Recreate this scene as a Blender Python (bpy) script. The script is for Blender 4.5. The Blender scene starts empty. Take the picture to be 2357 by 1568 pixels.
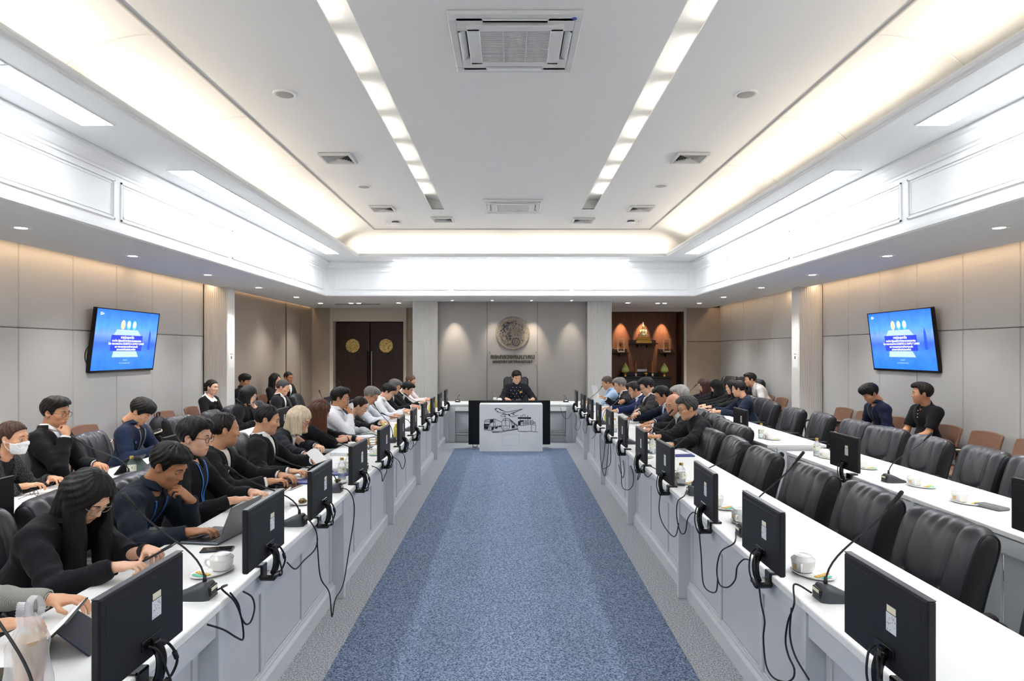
import bpy, math, random
import numpy as np
from mathutils import Matrix, Vector, Quaternion

# ------------------------------------------------------------------ camera
F, CX, CY, CH = 1500.0, 1174.0, 808.0, 1.76      # focal length in px, vanishing point, camera height
scn = bpy.context.scene
COL = scn.collection
cam_d = bpy.data.cameras.new('camera'); cam = bpy.data.objects.new('camera', cam_d); COL.objects.link(cam)
cam.location = (0, 0, CH); cam.rotation_euler = (math.pi/2, 0, 0)
cam_d.sensor_width = 36; cam_d.lens = F/2357*36
cam_d.shift_x = (1178.5-CX)/2357; cam_d.shift_y = (CY-784)/2357
cam_d.clip_start = .05; cam_d.clip_end = 100
scn.camera = cam

# ------------------------------------------------------------------ world, exposure
w = bpy.data.worlds.new('world'); scn.world = w; w.use_nodes = True
w.node_tree.nodes['Background'].inputs[0].default_value = (1, 1, 1, 1)
w.node_tree.nodes['Background'].inputs[1].default_value = 0.0
scn.view_settings.view_transform = 'Standard'; scn.view_settings.look = 'None'
scn.view_settings.gamma = 1; scn.view_settings.use_curve_mapping = False
scn.view_settings.exposure = 1.3
try:                                                # keep light paths short enough for a big room
    cy = scn.cycles; cy.max_bounces = 5; cy.diffuse_bounces = 3; cy.glossy_bounces = 2; cy.transmission_bounces = 4; cy.transparent_max_bounces = 6
    cy.caustics_reflective = False; cy.caustics_refractive = False; cy.adaptive_threshold = .02; cy.use_light_tree = False
except AttributeError: pass
WARM = (1, .86, .68); COOL = (.90, .96, 1.0); NEUT = (1, .98, .95)
PANEL_E, TUBE_E, COVE_W, WASH_W, SPOT_W = 9.6, 3.6, 5.2, 4.2, 39.0

def area(name, loc, rot, sx, sy, watts, col, spread=math.pi):
    d = bpy.data.lights.new(name, 'AREA'); d.shape = 'RECTANGLE'; d.size = sx; d.size_y = sy
    d.energy = watts; d.color = col; d.spread = spread
    o = bpy.data.objects.new(name, d); COL.objects.link(o); o.location = loc; o.rotation_euler = rot
    return o

def spot(name, loc, target, watts, col, angle, blend=.6, rad=.03):
    d = bpy.data.lights.new(name, 'SPOT'); d.energy = watts; d.color = col; d.spot_size = angle; d.spot_blend = blend
    d.shadow_soft_size = rad
    o = bpy.data.objects.new(name, d); COL.objects.link(o); o.location = loc
    o.rotation_euler = (Vector(target)-Vector(loc)).to_track_quat('-Z', 'Y').to_euler()
    return o

# LED strips lying in the ceiling cove (warm, they shine up into the vault) and in the slots above the walls
YB, YF = 12.4, -2.4                                   # cove: far lip, near end of the room
for s in (-1, 1):
    for k in range(4):
        area('cove_led', (s*3.04, -.6+3.55*k+.0, 3.665), (0, s*math.radians(180-38), 0), .10, 3.4, COVE_W, WARM)
for k in range(2):
    area('cove_led', (-1.5+3.0*k, 12.56, 3.665), (math.radians(180-38), 0, 0), 2.9, .10, COVE_W*.85, WARM)
for s, xs in ((-1, -5.13), (1, 5.22)):
    for k in range(4):
        area('wall_wash_led', (xs, 1.0+3.6*k-1.0, 2.93), (0, 0, 0), .05, 3.5, WASH_W, (1, .68, .40))
    area('wall_wash_led', (s*5.06 + (.12 if s > 0 else 0), 14.1, 2.93), (0, 0, 0), .04, 5.0, WASH_W*.7, (1, .68, .40))

# ------------------------------------------------------------------ helpers
R = math.radians
def lin(c):
    if isinstance(c, str):
        c = tuple(int(c[i:i+2], 16)/255 for i in (0, 2, 4))
    return tuple(((v/12.92) if v <= .04045 else ((v+.055)/1.055)**2.4) for v in c[:3])

def P(x, y, Y):            # pixel -> point at depth Y
    return Vector(((x-CX)*Y/F, Y, CH-(y-CY)*Y/F))
def PZ(x, y, z):           # pixel -> point on the horizontal plane z
    Y = F*(CH-z)/(y-CY)
    return Vector(((x-CX)*Y/F, Y, z))
def PX(x, y, X):           # pixel -> point on the vertical plane X
    Y = F*X/(x-CX)
    return Vector((X, Y, CH-(y-CY)*Y/F))

MATS = {}
def mat(name, col, rough=.5, metal=0, spec=.5, noise=None, bump=None, emit=None, alpha=None, trans=None, ior=1.45, coat=0, sheen=0, sss=0, coords='Object'):
    """noise = (scale, colour2, low, high[, stretch xyz]); bump = (scale, strength[, stretch xyz])"""
    if name in MATS: return MATS[name]
    m = bpy.data.materials.new(name); m.use_nodes = True
    nt = m.node_tree; b = nt.nodes['Principled BSDF']
    c = (*lin(col), 1)
    b.inputs['Base Color'].default_value = c; b.inputs['Roughness'].default_value = rough
    b.inputs['Metallic'].default_value = metal; b.inputs['Specular IOR Level'].default_value = spec
    b.inputs['IOR'].default_value = ior
    if coat: b.inputs['Coat Weight'].default_value = coat; b.inputs['Coat Roughness'].default_value = .15
    if sheen: b.inputs['Sheen Weight'].default_value = sheen; b.inputs['Sheen Roughness'].default_value = .5
    if sss:
        b.inputs['Subsurface Weight'].default_value = sss; b.inputs['Subsurface Radius'].default_value = (.012, .005, .003); b.inputs['Subsurface Scale'].default_value = 1
    if trans: b.inputs['Transmission Weight'].default_value = trans
    if alpha is not None: b.inputs['Alpha'].default_value = alpha
    if emit: b.inputs['Emission Color'].default_value = (*lin(emit[0]), 1); b.inputs['Emission Strength'].default_value = emit[1]
    tc = None
    def coord(stretch):
        nonlocal tc
        if tc is None: tc = nt.nodes.new('ShaderNodeTexCoord')
        mp = nt.nodes.new('ShaderNodeMapping'); mp.inputs['Scale'].default_value = stretch
        nt.links.new(tc.outputs[coords], mp.inputs[0]); return mp.outputs[0]
    if noise:
        sc_, c2, lo, hi = noise[:4]; st = noise[4] if len(noise) > 4 else (1, 1, 1)
        n = nt.nodes.new('ShaderNodeTexNoise'); n.inputs['Scale'].default_value = sc_; n.inputs['Detail'].default_value = 3
        nt.links.new(coord(st), n.inputs['Vector'])
        r = nt.nodes.new('ShaderNodeValToRGB'); r.color_ramp.elements[0].position = lo; r.color_ramp.elements[1].position = hi
        r.color_ramp.elements[0].color = c; r.color_ramp.elements[1].color = (*lin(c2), 1)
        nt.links.new(n.outputs['Fac'], r.inputs[0]); nt.links.new(r.outputs[0], b.inputs['Base Color'])
    if bump:
        st = bump[2] if len(bump) > 2 else (1, 1, 1)
        n = nt.nodes.new('ShaderNodeTexNoise'); n.inputs['Scale'].default_value = bump[0]; n.inputs['Detail'].default_value = 4
        nt.links.new(coord(st), n.inputs['Vector'])
        bp = nt.nodes.new('ShaderNodeBump'); bp.inputs['Strength'].default_value = bump[1]; bp.inputs['Distance'].default_value = bump[3] if len(bump) > 3 else .01
        nt.links.new(n.outputs['Fac'], bp.inputs['Height']); nt.links.new(bp.outputs[0], b.inputs['Normal'])
    MATS[name] = m
    return m

class MB:
    """collects shapes and links them as ONE mesh object"""
    def __init__(s): s.v, s.f, s.m = [], [], []; s.T = Matrix.Identity(4)
    def add(s, vs, fs, mi=0, T=None):
        n = len(s.v); T = s.T @ T if T is not None else s.T
        s.v += [tuple(T @ Vector(p)) for p in vs]
        s.f += [tuple(i+n for i in f) for f in fs]
        s.m += [mi]*len(fs); return s
    def box(s, lo, hi, mi=0, T=None):
        x0, y0, z0 = lo; x1, y1, z1 = hi
        return s.add([(x0,y0,z0),(x1,y0,z0),(x1,y1,z0),(x0,y1,z0),(x0,y0,z1),(x1,y0,z1),(x1,y1,z1),(x0,y1,z1)],
                     [(0,3,2,1),(4,5,6,7),(0,1,5,4),(1,2,6,5),(2,3,7,6),(3,0,4,7)], mi, T)
    def rbox(s, lo, hi, b=.005, mi=0, T=None):
        """box with chamfered edges"""
        c = [(lo[i]+hi[i])/2 for i in range(3)]; h = [(hi[i]-lo[i])/2 for i in range(3)]; b = min(b, min(h)*.95)
        vs, idx = [], {}
        for sx in (-1,1):
            for sy in (-1,1):
                for sz in (-1,1):
                    for a in range(3):
                        p = [sx*(h[0]-b), sy*(h[1]-b), sz*(h[2]-b)]; p[a] = (sx,sy,sz)[a]*h[a]
                        idx[(sx,sy,sz,a)] = len(vs); vs.append(tuple(c[i]+p[i] for i in range(3)))
        fs = []
        for a in range(3):
            u, v = (a+1) % 3, (a+2) % 3
            for sg in (-1,1):
                q = []
                for (su, sv) in ((-1,-1),(1,-1),(1,1),(-1,1)):
                    k = [0,0,0]; k[a] = sg; k[u] = su; k[v] = sv; q.append(idx[(*k, a)])
                fs.append(tuple(q if sg > 0 else q[::-1]))
            for su in (-1,1):
                for sv in (-1,1):
                    k0 = [0,0,0]; k0[u] = su; k0[v] = sv; k1 = list(k0); k0[a] = -1; k1[a] = 1
                    q = [idx[(*k0,u)], idx[(*k1,u)], idx[(*k1,v)], idx[(*k0,v)]]
                    fs.append(tuple(q if su*sv < 0 else q[::-1]))
        for sx in (-1,1):
            for sy in (-1,1):
                for sz in (-1,1):
                    q = [idx[(sx,sy,sz,a)] for a in range(3)]
                    fs.append(tuple(q if sx*sy*sz > 0 else q[::-1]))
        return s.add(vs, fs, mi, T)
    def lathe(s, prof, n=20, mi=0, T=None):
        """profile [(r, z)] turned about z"""
        vs, fs = [], []
        for r, z in prof:
            vs += [(r*math.cos(2*math.pi*i/n), r*math.sin(2*math.pi*i/n), z) for i in range(n)]
        for k in range(len(prof)-1):
            for i in range(n):
                j = (i+1) % n; fs.append((k*n+i, k*n+j, (k+1)*n+j, (k+1)*n+i))
        fs.append(tuple(range(n))[::-1]); fs.append(tuple((len(prof)-1)*n+i for i in range(n)))
        return s.add(vs, fs, mi, T)
    def tube(s, pts, r, n=8, mi=0, T=None, cap=True):
        pts = [Vector(p) for p in pts]; m = len(pts)
        rs = r if isinstance(r, (list, tuple)) else [r]*m
        vs, fs = [], []; nrm = None
        for k, p in enumerate(pts):
            t = (pts[min(k+1, m-1)]-pts[max(k-1, 0)]).normalized()
            if nrm is None: nrm = t.orthogonal().normalized()
            else:
                nrm = (nrm - t*nrm.dot(t)); nrm = nrm.normalized() if nrm.length > 1e-6 else t.orthogonal().normalized()
            bn = t.cross(nrm)
            vs += [tuple(p+(nrm*math.cos(2*math.pi*i/n)+bn*math.sin(2*math.pi*i/n))*rs[k]) for i in range(n)]
        for k in range(m-1):
            for i in range(n):
                j = (i+1) % n; fs.append((k*n+i, k*n+j, (k+1)*n+j, (k+1)*n+i))
        if cap: fs.append(tuple(range(n))[::-1]); fs.append(tuple((m-1)*n+i for i in range(n)))
        return s.add(vs, fs, mi, T)
    def prism(s, poly, z0, z1, mi=0, T=None):
        n = len(poly)
        vs = [(x, y, z0) for x, y in poly]+[(x, y, z1) for x, y in poly]
        fs = [tuple(range(n))[::-1], tuple(range(n, 2*n))]+[(i, (i+1) % n, n+(i+1) % n, n+i) for i in range(n)]
        return s.add(vs, fs, mi, T)
    def ball(s, c, r, n=10, m=7, mi=0, T=None):
        r = r if isinstance(r, (list, tuple)) else (r, r, r)
        vs = [(c[0], c[1], c[2]-r[2])]; fs = []
        for k in range(1, m):
            a = math.pi*k/m
            vs += [(c[0]+r[0]*math.sin(a)*math.cos(2*math.pi*i/n), c[1]+r[1]*math.sin(a)*math.sin(2*math.pi*i/n), c[2]-r[2]*math.cos(a)) for i in range(n)]
        vs.append((c[0], c[1], c[2]+r[2]))
        for i in range(n):
            j = (i+1) % n; fs.append((0, 1+j, 1+i)); fs.append((len(vs)-1, 1+(m-2)*n+i, 1+(m-2)*n+j))
            for k in range(m-2): fs.append((1+k*n+i, 1+k*n+j, 1+(k+1)*n+j, 1+(k+1)*n+i))
        return s.add(vs, fs, mi, T)
    def grid(s, fn, nu, nv, mi=0, T=None, flip=False):
        vs = [fn(i/nu, j/nv) for j in range(nv+1) for i in range(nu+1)]
        fs = []
        for j in range(nv):
            for i in range(nu):
                a = j*(nu+1)+i; q = (a, a+1, a+nu+2, a+nu+1); fs.append(q[::-1] if flip else q)
        return s.add(vs, fs, mi, T)
    def mesh(s, name, mats, smooth=False, angle=None):
        me = bpy.data.meshes.new(name); me.from_pydata(s.v, [], s.f)
        mats = mats if isinstance(mats, (list, tuple)) else [mats]
        for m in mats: me.materials.append(m)
        if len(mats) > 1: me.polygons.foreach_set('material_index', s.m)
        me.update()
        if smooth:
            me.polygons.foreach_set('use_smooth', [True]*len(me.polygons))
            if angle: me.set_sharp_from_angle(angle=angle)
        return me
    def build(s, name, mats, parent=None, smooth=False, angle=None, **kw):
        return link(name, s.mesh(name, mats, smooth, angle), parent, **kw)

def link(name, data, parent=None, loc=None, rot=None, label=None, cat=None, group=None, kind=None):
    o = bpy.data.objects.new(name, data); COL.objects.link(o)
    if parent: o.parent = parent
    if loc is not None: o.location = loc
    if rot is not None: o.rotation_euler = rot
    tag(o, label, cat, group, kind); return o
def tag(o, label=None, cat=None, group=None, kind=None):
    if label: o['label'] = label
    if cat: o['category'] = cat
    if group: o['group'] = group
    if kind: o['kind'] = kind
    return o
def thing(name, label, cat, loc=(0,0,0), rz=0, group=None):
    return link(name, None, None, loc, (0,0,rz), label, cat, group)
KIDS = {}
def copy_tree(o, parent=None, **kw):
    c = o.copy(); COL.objects.link(c)
    if parent: c.parent = parent
    for ch in o.children: copy_tree(ch, c)
    if 'loc' in kw: c.location = kw.pop('loc')
    if 'rz' in kw: c.rotation_euler = (0, 0, kw.pop('rz'))
    tag(c, **kw); return c
def bez(p0, p1, p2, p3, n=14):
    p0, p1, p2, p3 = map(Vector, (p0, p1, p2, p3)); o = []
    for i in range(n+1):
        t = i/n; u = 1-t; o.append(p0*u**3+p1*3*u*u*t+p2*3*u*t*t+p3*t**3)
    return o
def spline(pts, n=8):
    pts = [Vector(p) for p in pts]; o = []
    for i in range(len(pts)-1):
        a = pts[max(i-1,0)]; b = pts[i]; c = pts[i+1]; d = pts[min(i+2,len(pts)-1)]
        for k in range(n):
            t = k/n; o.append(.5*((2*b)+(c-a)*t+(2*a-5*b+4*c-d)*t*t+(3*b-a-3*c+d)*t**3))
    o.append(pts[-1]); return o
ORD = ['first', 'second', 'third', 'fourth', 'fifth', 'sixth', 'seventh', 'eighth', 'ninth', 'tenth', 'eleventh', 'twelfth', 'thirteenth', 'fourteenth', 'fifteenth', 'sixteenth']
TXM = {}
def text(name, body, size, material, parent, loc, rot, extrude=.001, align='CENTER', bold=0, **kw):
    cu = bpy.data.curves.new(name, 'FONT'); cu.body = body; cu.size = size; cu.extrude = extrude; cu.align_x = align; cu.align_y = 'CENTER'
    cu.resolution_u = 3; cu.offset = bold
    t = bpy.data.objects.new(name, cu); COL.objects.link(t)
    me = bpy.data.meshes.new_from_object(t.evaluated_get(bpy.context.evaluated_depsgraph_get()))
    bpy.data.objects.remove(t); bpy.data.curves.remove(cu)
    me.name = name; me.materials.clear(); me.materials.append(material)
    return link(name, me, parent, loc, rot, **kw)

# ------------------------------------------------------------------ materials of the room
m_ceil = mat('ceiling_paint', 'f2f1ee', .8, bump=(90, .02))
m_white = mat('white_paint', 'f0f1f1', .6)
m_soffit = mat('soffit_paint', 'dcdddd', .8)
m_fabric = mat('wall_fabric', 'c8c8c8', .92, spec=.2, noise=(70, 'b8b7b6', .35, .7, (1, 1, 9)), bump=(260, .25))
m_fabric2 = mat('wall_fabric_grey', 'b3b0ac', .92, spec=.2, noise=(70, 'a09d99', .35, .7, (9, 1, 1)), bump=(260, .25))
m_taupe = mat('taupe_laminate', 'b3a597', .6, noise=(3, 'a99b8d', .3, .7))
m_taupe2 = mat('taupe_partition', 'a99d92', .7, spec=.3, noise=(40, '9f9388', .3, .7, (8, 8, .6)))
m_cream = mat('cream_trim', 'd5cec3', .55)
m_column = mat('column_white', 'e9e7e3', .55)
m_gap = mat('dark_gap', '2b2724', .8)
m_grey_carpet = mat('grey_carpet', '7f8389', .97, spec=.1, noise=(110, 'dfe2e6', .34, .66), bump=(160, .5))
m_blue_carpet = mat('blue_carpet', '43536f', .97, spec=.1, noise=(105, 'a6b5cf', .34, .68), bump=(160, .5))
m_lightpanel = mat('light_panel_diffuser', 'ffffff', .5, emit=('f3f8ff', PANEL_E))
m_tube = mat('tube_lamp', 'ffffff', .5, emit=('fffaf0', TUBE_E))
m_down = mat('downlight_lens', 'ffffff', .5, emit=('fff4e2', 18))
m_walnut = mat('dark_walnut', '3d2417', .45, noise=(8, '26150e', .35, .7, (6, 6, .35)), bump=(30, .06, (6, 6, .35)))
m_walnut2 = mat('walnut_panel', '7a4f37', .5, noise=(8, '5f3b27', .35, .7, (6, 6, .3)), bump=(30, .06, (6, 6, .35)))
m_brass = mat('aged_brass', 'd9bf7c', .36, .8, noise=(30, '8a6f38', .45, .65), bump=(60, .5))
m_bronze = mat('bronze_relief', 'a99e8e', .5, .35, noise=(40, '8a8072', .4, .65))
m_darkblue = mat('dark_blue_enamel', '2b2f4a', .5)
m_black = mat('black_plastic', '17181b', .42, bump=(300, .03))
m_blackgloss = mat('black_gloss', '0c0d0f', .18)
m_rubber = mat('black_rubber', '121214', .55)
m_chrome = mat('chrome', 'c8c8c8', .2, 1)
m_steel = mat('brushed_steel', 'b9b9b6', .35, .9)
# ------------------------------------------------------------------ the room
def S(name, mb, m, **kw): return mb.build(name, m, kind='structure', **kw)
XL, XR, XL2, XR2 = -5.30, 5.40, -5.10, 5.40       # wall planes before / behind the side columns
S('floor', MB().box((-5.7, -2.6, -.1), (5.7, 17.4, 0)), m_grey_carpet)
S('trim_1', MB().box((-.997, -2.5, 0), (1.009, 11.73, .006)), m_blue_carpet, label='long blue speckled carpet runner down the aisle')

def ring(mb, prof, rect, n=1):
    """sweep a profile [(inset, z)] round the rectangle (x0, y0, x1, y1) with mitred corners"""
    x0, y0, x1, y1 = rect; vs, fs = [], []
    for o, z in prof: vs += [(x0+o, y0+o, z), (x1-o, y0+o, z), (x1-o, y1-o, z), (x0+o, y1-o, z)]
    for k in range(len(prof)-1):
        for i in range(4):
            j = (i+1) % 4; fs.append((4*k+i, 4*k+j, 4*k+4+j, 4*k+4+i))
    return mb.add(vs, fs)
RF = (-3.70, -1.5, 3.72, 13.10)                    # fascia
RL = (-2.90, -.80, 2.98, 12.40)                    # lip of the light cove
ZS, ZU, ZC = 2.86, 3.55, 4.01                      # lower soffit, upper soffit, ceiling
# lower soffit: strips left, right, front, back (thin slabs)
mb = MB(); t = .05
mb.box((-5.0, -2.5, ZS), (RF[0], 16.9, ZS+t)); mb.box((RF[2], -2.5, ZS), (5.09, 16.9, ZS+t))
mb.box((RF[0], -2.5, ZS), (RF[2], RF[1], ZS+t)); mb.box((RF[0], RF[3], ZS), (RF[2], 17.3, ZS+t))
mb.box((-5.5, -2.5, 3.02), (-4.9, 17, 3.06)); mb.box((5.0, -2.5, 3.02), (5.6, 17, 3.06))      # lids over the wall slots
mb.box((-5.03, -2.5, ZS), (-5.0, 16.7, ZS+.09)); mb.box((5.09, -2.5, ZS), (5.12, 16.7, ZS+.09))
S('ceiling', mb, m_soffit, label='low grey ceiling soffit round the room edge')
# fascia with base bead, crown and framed panels
mb = MB(); ring(mb, [(-.02, ZS), (-.02, ZS+.012), (.012, ZS+.014), (.014, ZS+.05), (0, ZS+.058), (0, 3.40), (.012, 3.405), (.014, 3.425), (.03, 3.435), (.06, 3.47), (.075, 3.50), (.10, 3.515), (.10, ZU)], RF)
S('trim_2', mb, m_white, label='white fascia band with crown moulding')
# upper soffit + lip
mb = MB()
vs = [(RF[0], RF[1], ZU), (RF[2], RF[1], ZU), (RF[2], RF[3], ZU), (RF[0], RF[3], ZU), (RL[0], RL[1], ZU), (RL[2], RL[1], ZU), (RL[2], RL[3], ZU), (RL[0], RL[3], ZU)]
mb.add(vs, [(0, 1, 5, 4), (1, 2, 6, 5), (2, 3, 7, 6), (3, 0, 4, 7)])
S('ceiling', mb, m_white, label='white upper soffit holding the light panels')
mb = MB(); ring(mb, [(0, ZU), (.008, ZU+.004), (.008, ZU+.022), (.022, ZU+.03), (.03, ZU+.05), (.03, ZU+.064), (0, ZU+.064), (0, ZU+.03), (-.5, ZU+.03)], RL)
S('trim_3', mb, m_white, label='moulded lip of the lit ceiling cove')
# vaulted cove
mb = MB(); prof = []
for k in range(15):
    a = math.pi/2*k/14; prof.append((.39-.74*math.cos(a), 3.58+.43*math.sin(a)))
ring(mb, prof, RL)
S('ceiling', mb, m_ceil, label='curved cove vault lit in warm white', smooth=True)
# joints of the vault (raised seams) every 1.8 m
for s in (0, 1):
    for Y in (1.4, 3.02, 4.64, 6.26, 7.88):
        pts = []
        for o, z in prof[2:]: pts.append((RL[0]+o+.004 if s == 0 else RL[2]-o-.004, Y, z-.003))
        S('trim_4', MB().tube(pts, .009, 5), m_ceil, label='raised seam across the curved cove')
mb = MB(); ring(mb, [(.385, ZC-.004), (.385, ZC-.018), (.40, ZC-.018), (.40, ZC-.001)], RL)
S('trim_5', mb, mat('bead_grey', 'c9c7c3', .6), label='thin bead where the vault meets the flat ceiling')
# flat ceiling with two lamp channels
XA = [(-1.243, -1.05), (1.142, 1.337)]; YE = 10.35
cx0, cy0, cx1, cy1 = RL[0]+.39, RL[1]+.39, RL[2]-.39, RL[3]-.39
mb = MB()
for a, b_ in ((cx0, XA[0][0]), (XA[0][1], XA[1][0]), (XA[1][1], cx1)): mb.box((a, cy0, ZC), (b_, YE, ZC+.012))
mb.box((cx0, YE, ZC), (cx1, cy1, ZC+.012))
S('ceiling', mb, m_ceil, label='flat white central ceiling')
m_chan = mat('channel_paint', 'ecebe8', .7)
for k, (a, b_) in enumerate(XA):
    s = -1 if k == 0 else 1
    oa, ob = (a-.10, b_) if k == 0 else (a, b_+.10)
    mb = MB(); mb.box((oa, cy0, ZC+.15), (ob, YE, ZC+.16)); mb.box((oa, YE, ZC+.0005), (ob, YE+.01, ZC+.16))
    mb.box((oa-.01, cy0, ZC+.011), (oa, YE, ZC+.16)); mb.box((ob, cy0, ZC+.011 if ob != b_ and ob != a else ZC+.0005), (ob+.01, YE, ZC+.16))
    S('ceiling', mb, m_chan, label='%s recessed lamp channel in the ceiling' % ('left', 'right')[k])
    for j in range(13):
        Y = 9.62-.87*j
        xt = a-.05 if k == 0 else b_+.05
        tl = thing('tube_lamp', '%s tube lamp from the far end of the %s ceiling channel' % (ORD[j], ('left', 'right')[k]), 'lamp', (xt, Y, ZC+.05), 0, 'tube lamps in the ceiling channels')
        MB().tube([(0, -.30, 0), (0, .30, 0)], .014, 8).build('tube', m_tube, tl, smooth=True)
        mb = MB(); mb.box((-.018, -.325, -.034), (.018, -.30, .016)); mb.box((-.018, .30, -.034), (.018, .325, .016)); mb.box((-.02, -.325, -.036), (.02, .325, -.026))
        mb.build('batten', m_white, tl)

# framed mouldings on the fascia
def frame_trim(a, b_, z0, z1, axis, pos, sgn):
    mb = MB()
    for (off, w_, d) in ((0, .016, .012), (.035, .008, .006)):
        for (p0, p1, q0, q1) in ((a+off, b_-off, z0+off, z0+off+w_), (a+off, b_-off, z1-off-w_, z1-off), (a+off, a+off+w_, z0+off, z1-off), (b_-off-w_, b_-off, z0+off, z1-off)):
            if axis == 'x': mb.box((min(pos, pos+sgn*d), p0, q0), (max(pos, pos+sgn*d), p1, q1))
            else: mb.box((p0, min(pos, pos+sgn*d), q0), (p1, max(pos, pos+sgn*d), q1))
    S('trim_6', mb, m_white, label='raised rectangular moulding on the white fascia')
edges = [-1.3, 1.18, 3.66, 6.14, 8.62, 11.1, 12.95]
for k in range(len(edges)-1):
    for pos, s in ((RF[0], 1), (RF[2], -1)): frame_trim(edges[k]+.05, edges[k+1]-.05, 2.99, 3.36, 'x', pos, s)
for k in range(3): frame_trim(-3.6+2.42*k+.05, -3.6+2.42*(k+1)-.05, 2.99, 3.36, 'y', RF[3], -1)

# light panels on the upper soffit
def light_panel(x0, x1, y0, y1, label, group):
    t_ = thing('light_panel', label, 'ceiling light', ((x0+x1)/2, (y0+y1)/2, ZU), 0, group)
    hx, hy = (x1-x0)/2, (y1-y0)/2
    MB().box((-hx+.012, -hy+.012, -.004), (hx-.012, hy-.012, .004)).build('diffuser', m_lightpanel, t_)
    mb = MB()
    for q in (((-hx, -hy, -.007), (hx, -hy+.012, .006)), ((-hx, hy-.012, -.007), (hx, hy, .006)), ((-hx, -hy+.012, -.007), (-hx+.012, hy-.012, .006)), ((hx-.012, -hy+.012, -.007), (hx, hy-.012, .006))): mb.box(*q)
    mb.build('frame', m_white, t_)
for side, xa, xb in (('left', -3.40, -3.127), ('right', 3.20, 3.475)):
    for k in range(5): light_panel(xa, xb, 5.163-1.11*(k+1)+.012, 5.163-1.11*k, '%s panel from its far end in the near %s row of ceiling lights' % (ORD[k], side), 'white linear ceiling panels')
    for k in range(5): light_panel(xa, xb, 6.44+1.11*k, 6.44+1.11*(k+1)-.012, '%s panel from the near end in the far %s row of ceiling lights' % (ORD[k], side), 'white linear ceiling panels')
for k in range(4): light_panel(-2.30+1.165*k, -2.30+1.165*(k+1)-.012, -1.38, -1.12, '%s added unseen light panel from the left on the soffit behind the camera' % ORD[k], 'white linear ceiling panels')  # unseen panels, added to bring more light into the near half
for k in range(4): light_panel(-2.30+1.165*k, -2.30+1.165*(k+1)-.012, 12.72, 12.98, '%s light panel from the left above the far wall' % ORD[k], 'white linear ceiling panels')

# downlights
mbr = MB().lathe([(.036, .0), (.036, -.004), (.058, -.006), (.064, -.002), (.064, .004)], 20)
me_trim = mbr.mesh('downlight_trim', m_white, True, R(40))
me_lens = MB().lathe([(.002, -.003), (.045, -.003), (.045, .002)], 20).mesh('downlight_lens', m_down)
def downlight(x, y, label, sc=1.0, watts=SPOT_W, col=NEUT, light=True):
    t_ = thing('downlight', label, 'downlight', (x, y, ZS), 0, 'recessed downlights'); t_.scale = (sc,)*3
    link('trim_ring', me_trim, t_); link('lens', me_lens, t_)
    if light:
        d = spot('downlight_beam', (0, 0, -.02), (0, 0, -1), watts, col, R(110), .8, .05); d.parent = t_
for k, Y in enumerate((2.25, 4.03, 5.81, 7.53, 9.40, 11.3, 13.3, 15.0)):
    for side, x in (('left', -4.36), ('right', 4.36)): downlight(x, Y, '%s downlight from the near end of the %s soffit' % (ORD[k], side), 1.35, SPOT_W)
for x, Y, lb in ((-3.66, 15, 'left one of the downlight pair before the double door'), (-3.48, 15, 'right one of the downlight pair before the double door'), (-2.54, 14.9, 'single downlight left of the left fluted column'),
              (3.40, 15, 'left one of the downlight pair before the altar niche'), (3.56, 15, 'right one of the downlight pair before the altar niche'), (2.69, 14.9, 'single downlight right of the right fluted column')):
    downlight(x, Y, lb, 1.3, SPOT_W*.5, WARM)
for k, x in enumerate((-1.26, -.39, .47, 1.34)):
    downlight(x, 14.2, '%s small spotlight from the left over the emblem wall' % ORD[k], .7, 1, WARM, light=False)
    spot('wall_spot', (x, 14.22, 2.82), (x+(.03 if k != 2 else .06), 14.60, 1.75), 32 if k in (0, 2) else 18, (1, .86, .70), R(46), .9, .02)

# ------------------------------------------------------------------ walls with upholstered panels
m_seam = mat('panel_seam', '8d8983', .9)
def wall_panels(parent, X, ys, zs, face, m, d=.03):
    """padded panels on a side wall; face = +1 looks to +x"""
    cache = {}
    for y0, y1 in zip(ys[:-1], ys[1:]):
        for z0, z1 in zip(zs[:-1], zs[1:]):
            key = (round(y1-y0, 3), round(z1-z0, 3))
            if key not in cache: cache[key] = MB().rbox((-d/2, -(y1-y0)/2+.003, -(z1-z0)/2+.003), (d/2, (y1-y0)/2-.003, (z1-z0)/2-.003), .009).mesh('panel', m)
            link('panel', cache[key], parent, (X+face*d/2, (y0+y1)/2, (z0+z1)/2))
wl = S('wall_left', MB().box((XL-.15, -2.6, 0), (XL, 11.5, 3.05)), m_seam)
ysL = [6.99+.87*k for k in range(-10, 5)]+[11.2]
wall_panels(wl, XL, ysL, [.12, 2.01, 3.03], 1, m_fabric)
wr = S('wall_right', MB().box((XR, -2.6, 0), (XR+.15, 11.5, 3.05)), m_seam)
ysR = [6.86+.87*k for k in range(-10, 5)]+[11.2]
wall_panels(wr, XR, ysR, [.12, 2.01, 3.03], -1, m_fabric)
wl2 = S('wall_left', MB().box((XL2-.2, 11.5, 0), (XL2, 16.9, 3.05)), m_gap, label='partition wall behind the left column')
for y0, y1 in ((11.5, 13.95), (13.97, 14.72), (14.80, 15.74), (15.82, 16.7)):
    MB().rbox((-.0, y0, .1), (.03, y1, 3.03), .004).build('panel', m_taupe2, wl2, loc=(XL2, 0, 0))
for y0 in (14.72, 15.74): MB().box((.0, y0+.012, .1), (.008, y0+.068, 3.0)).build('dark_joint', m_blackgloss, wl2, loc=(XL2, 0, 0))
wr2 = S('wall_right', MB().box((XR2, 11.5, 0), (XR2+.2, 16.9, 3.05)), m_seam, label='padded wall behind the right column')
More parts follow.
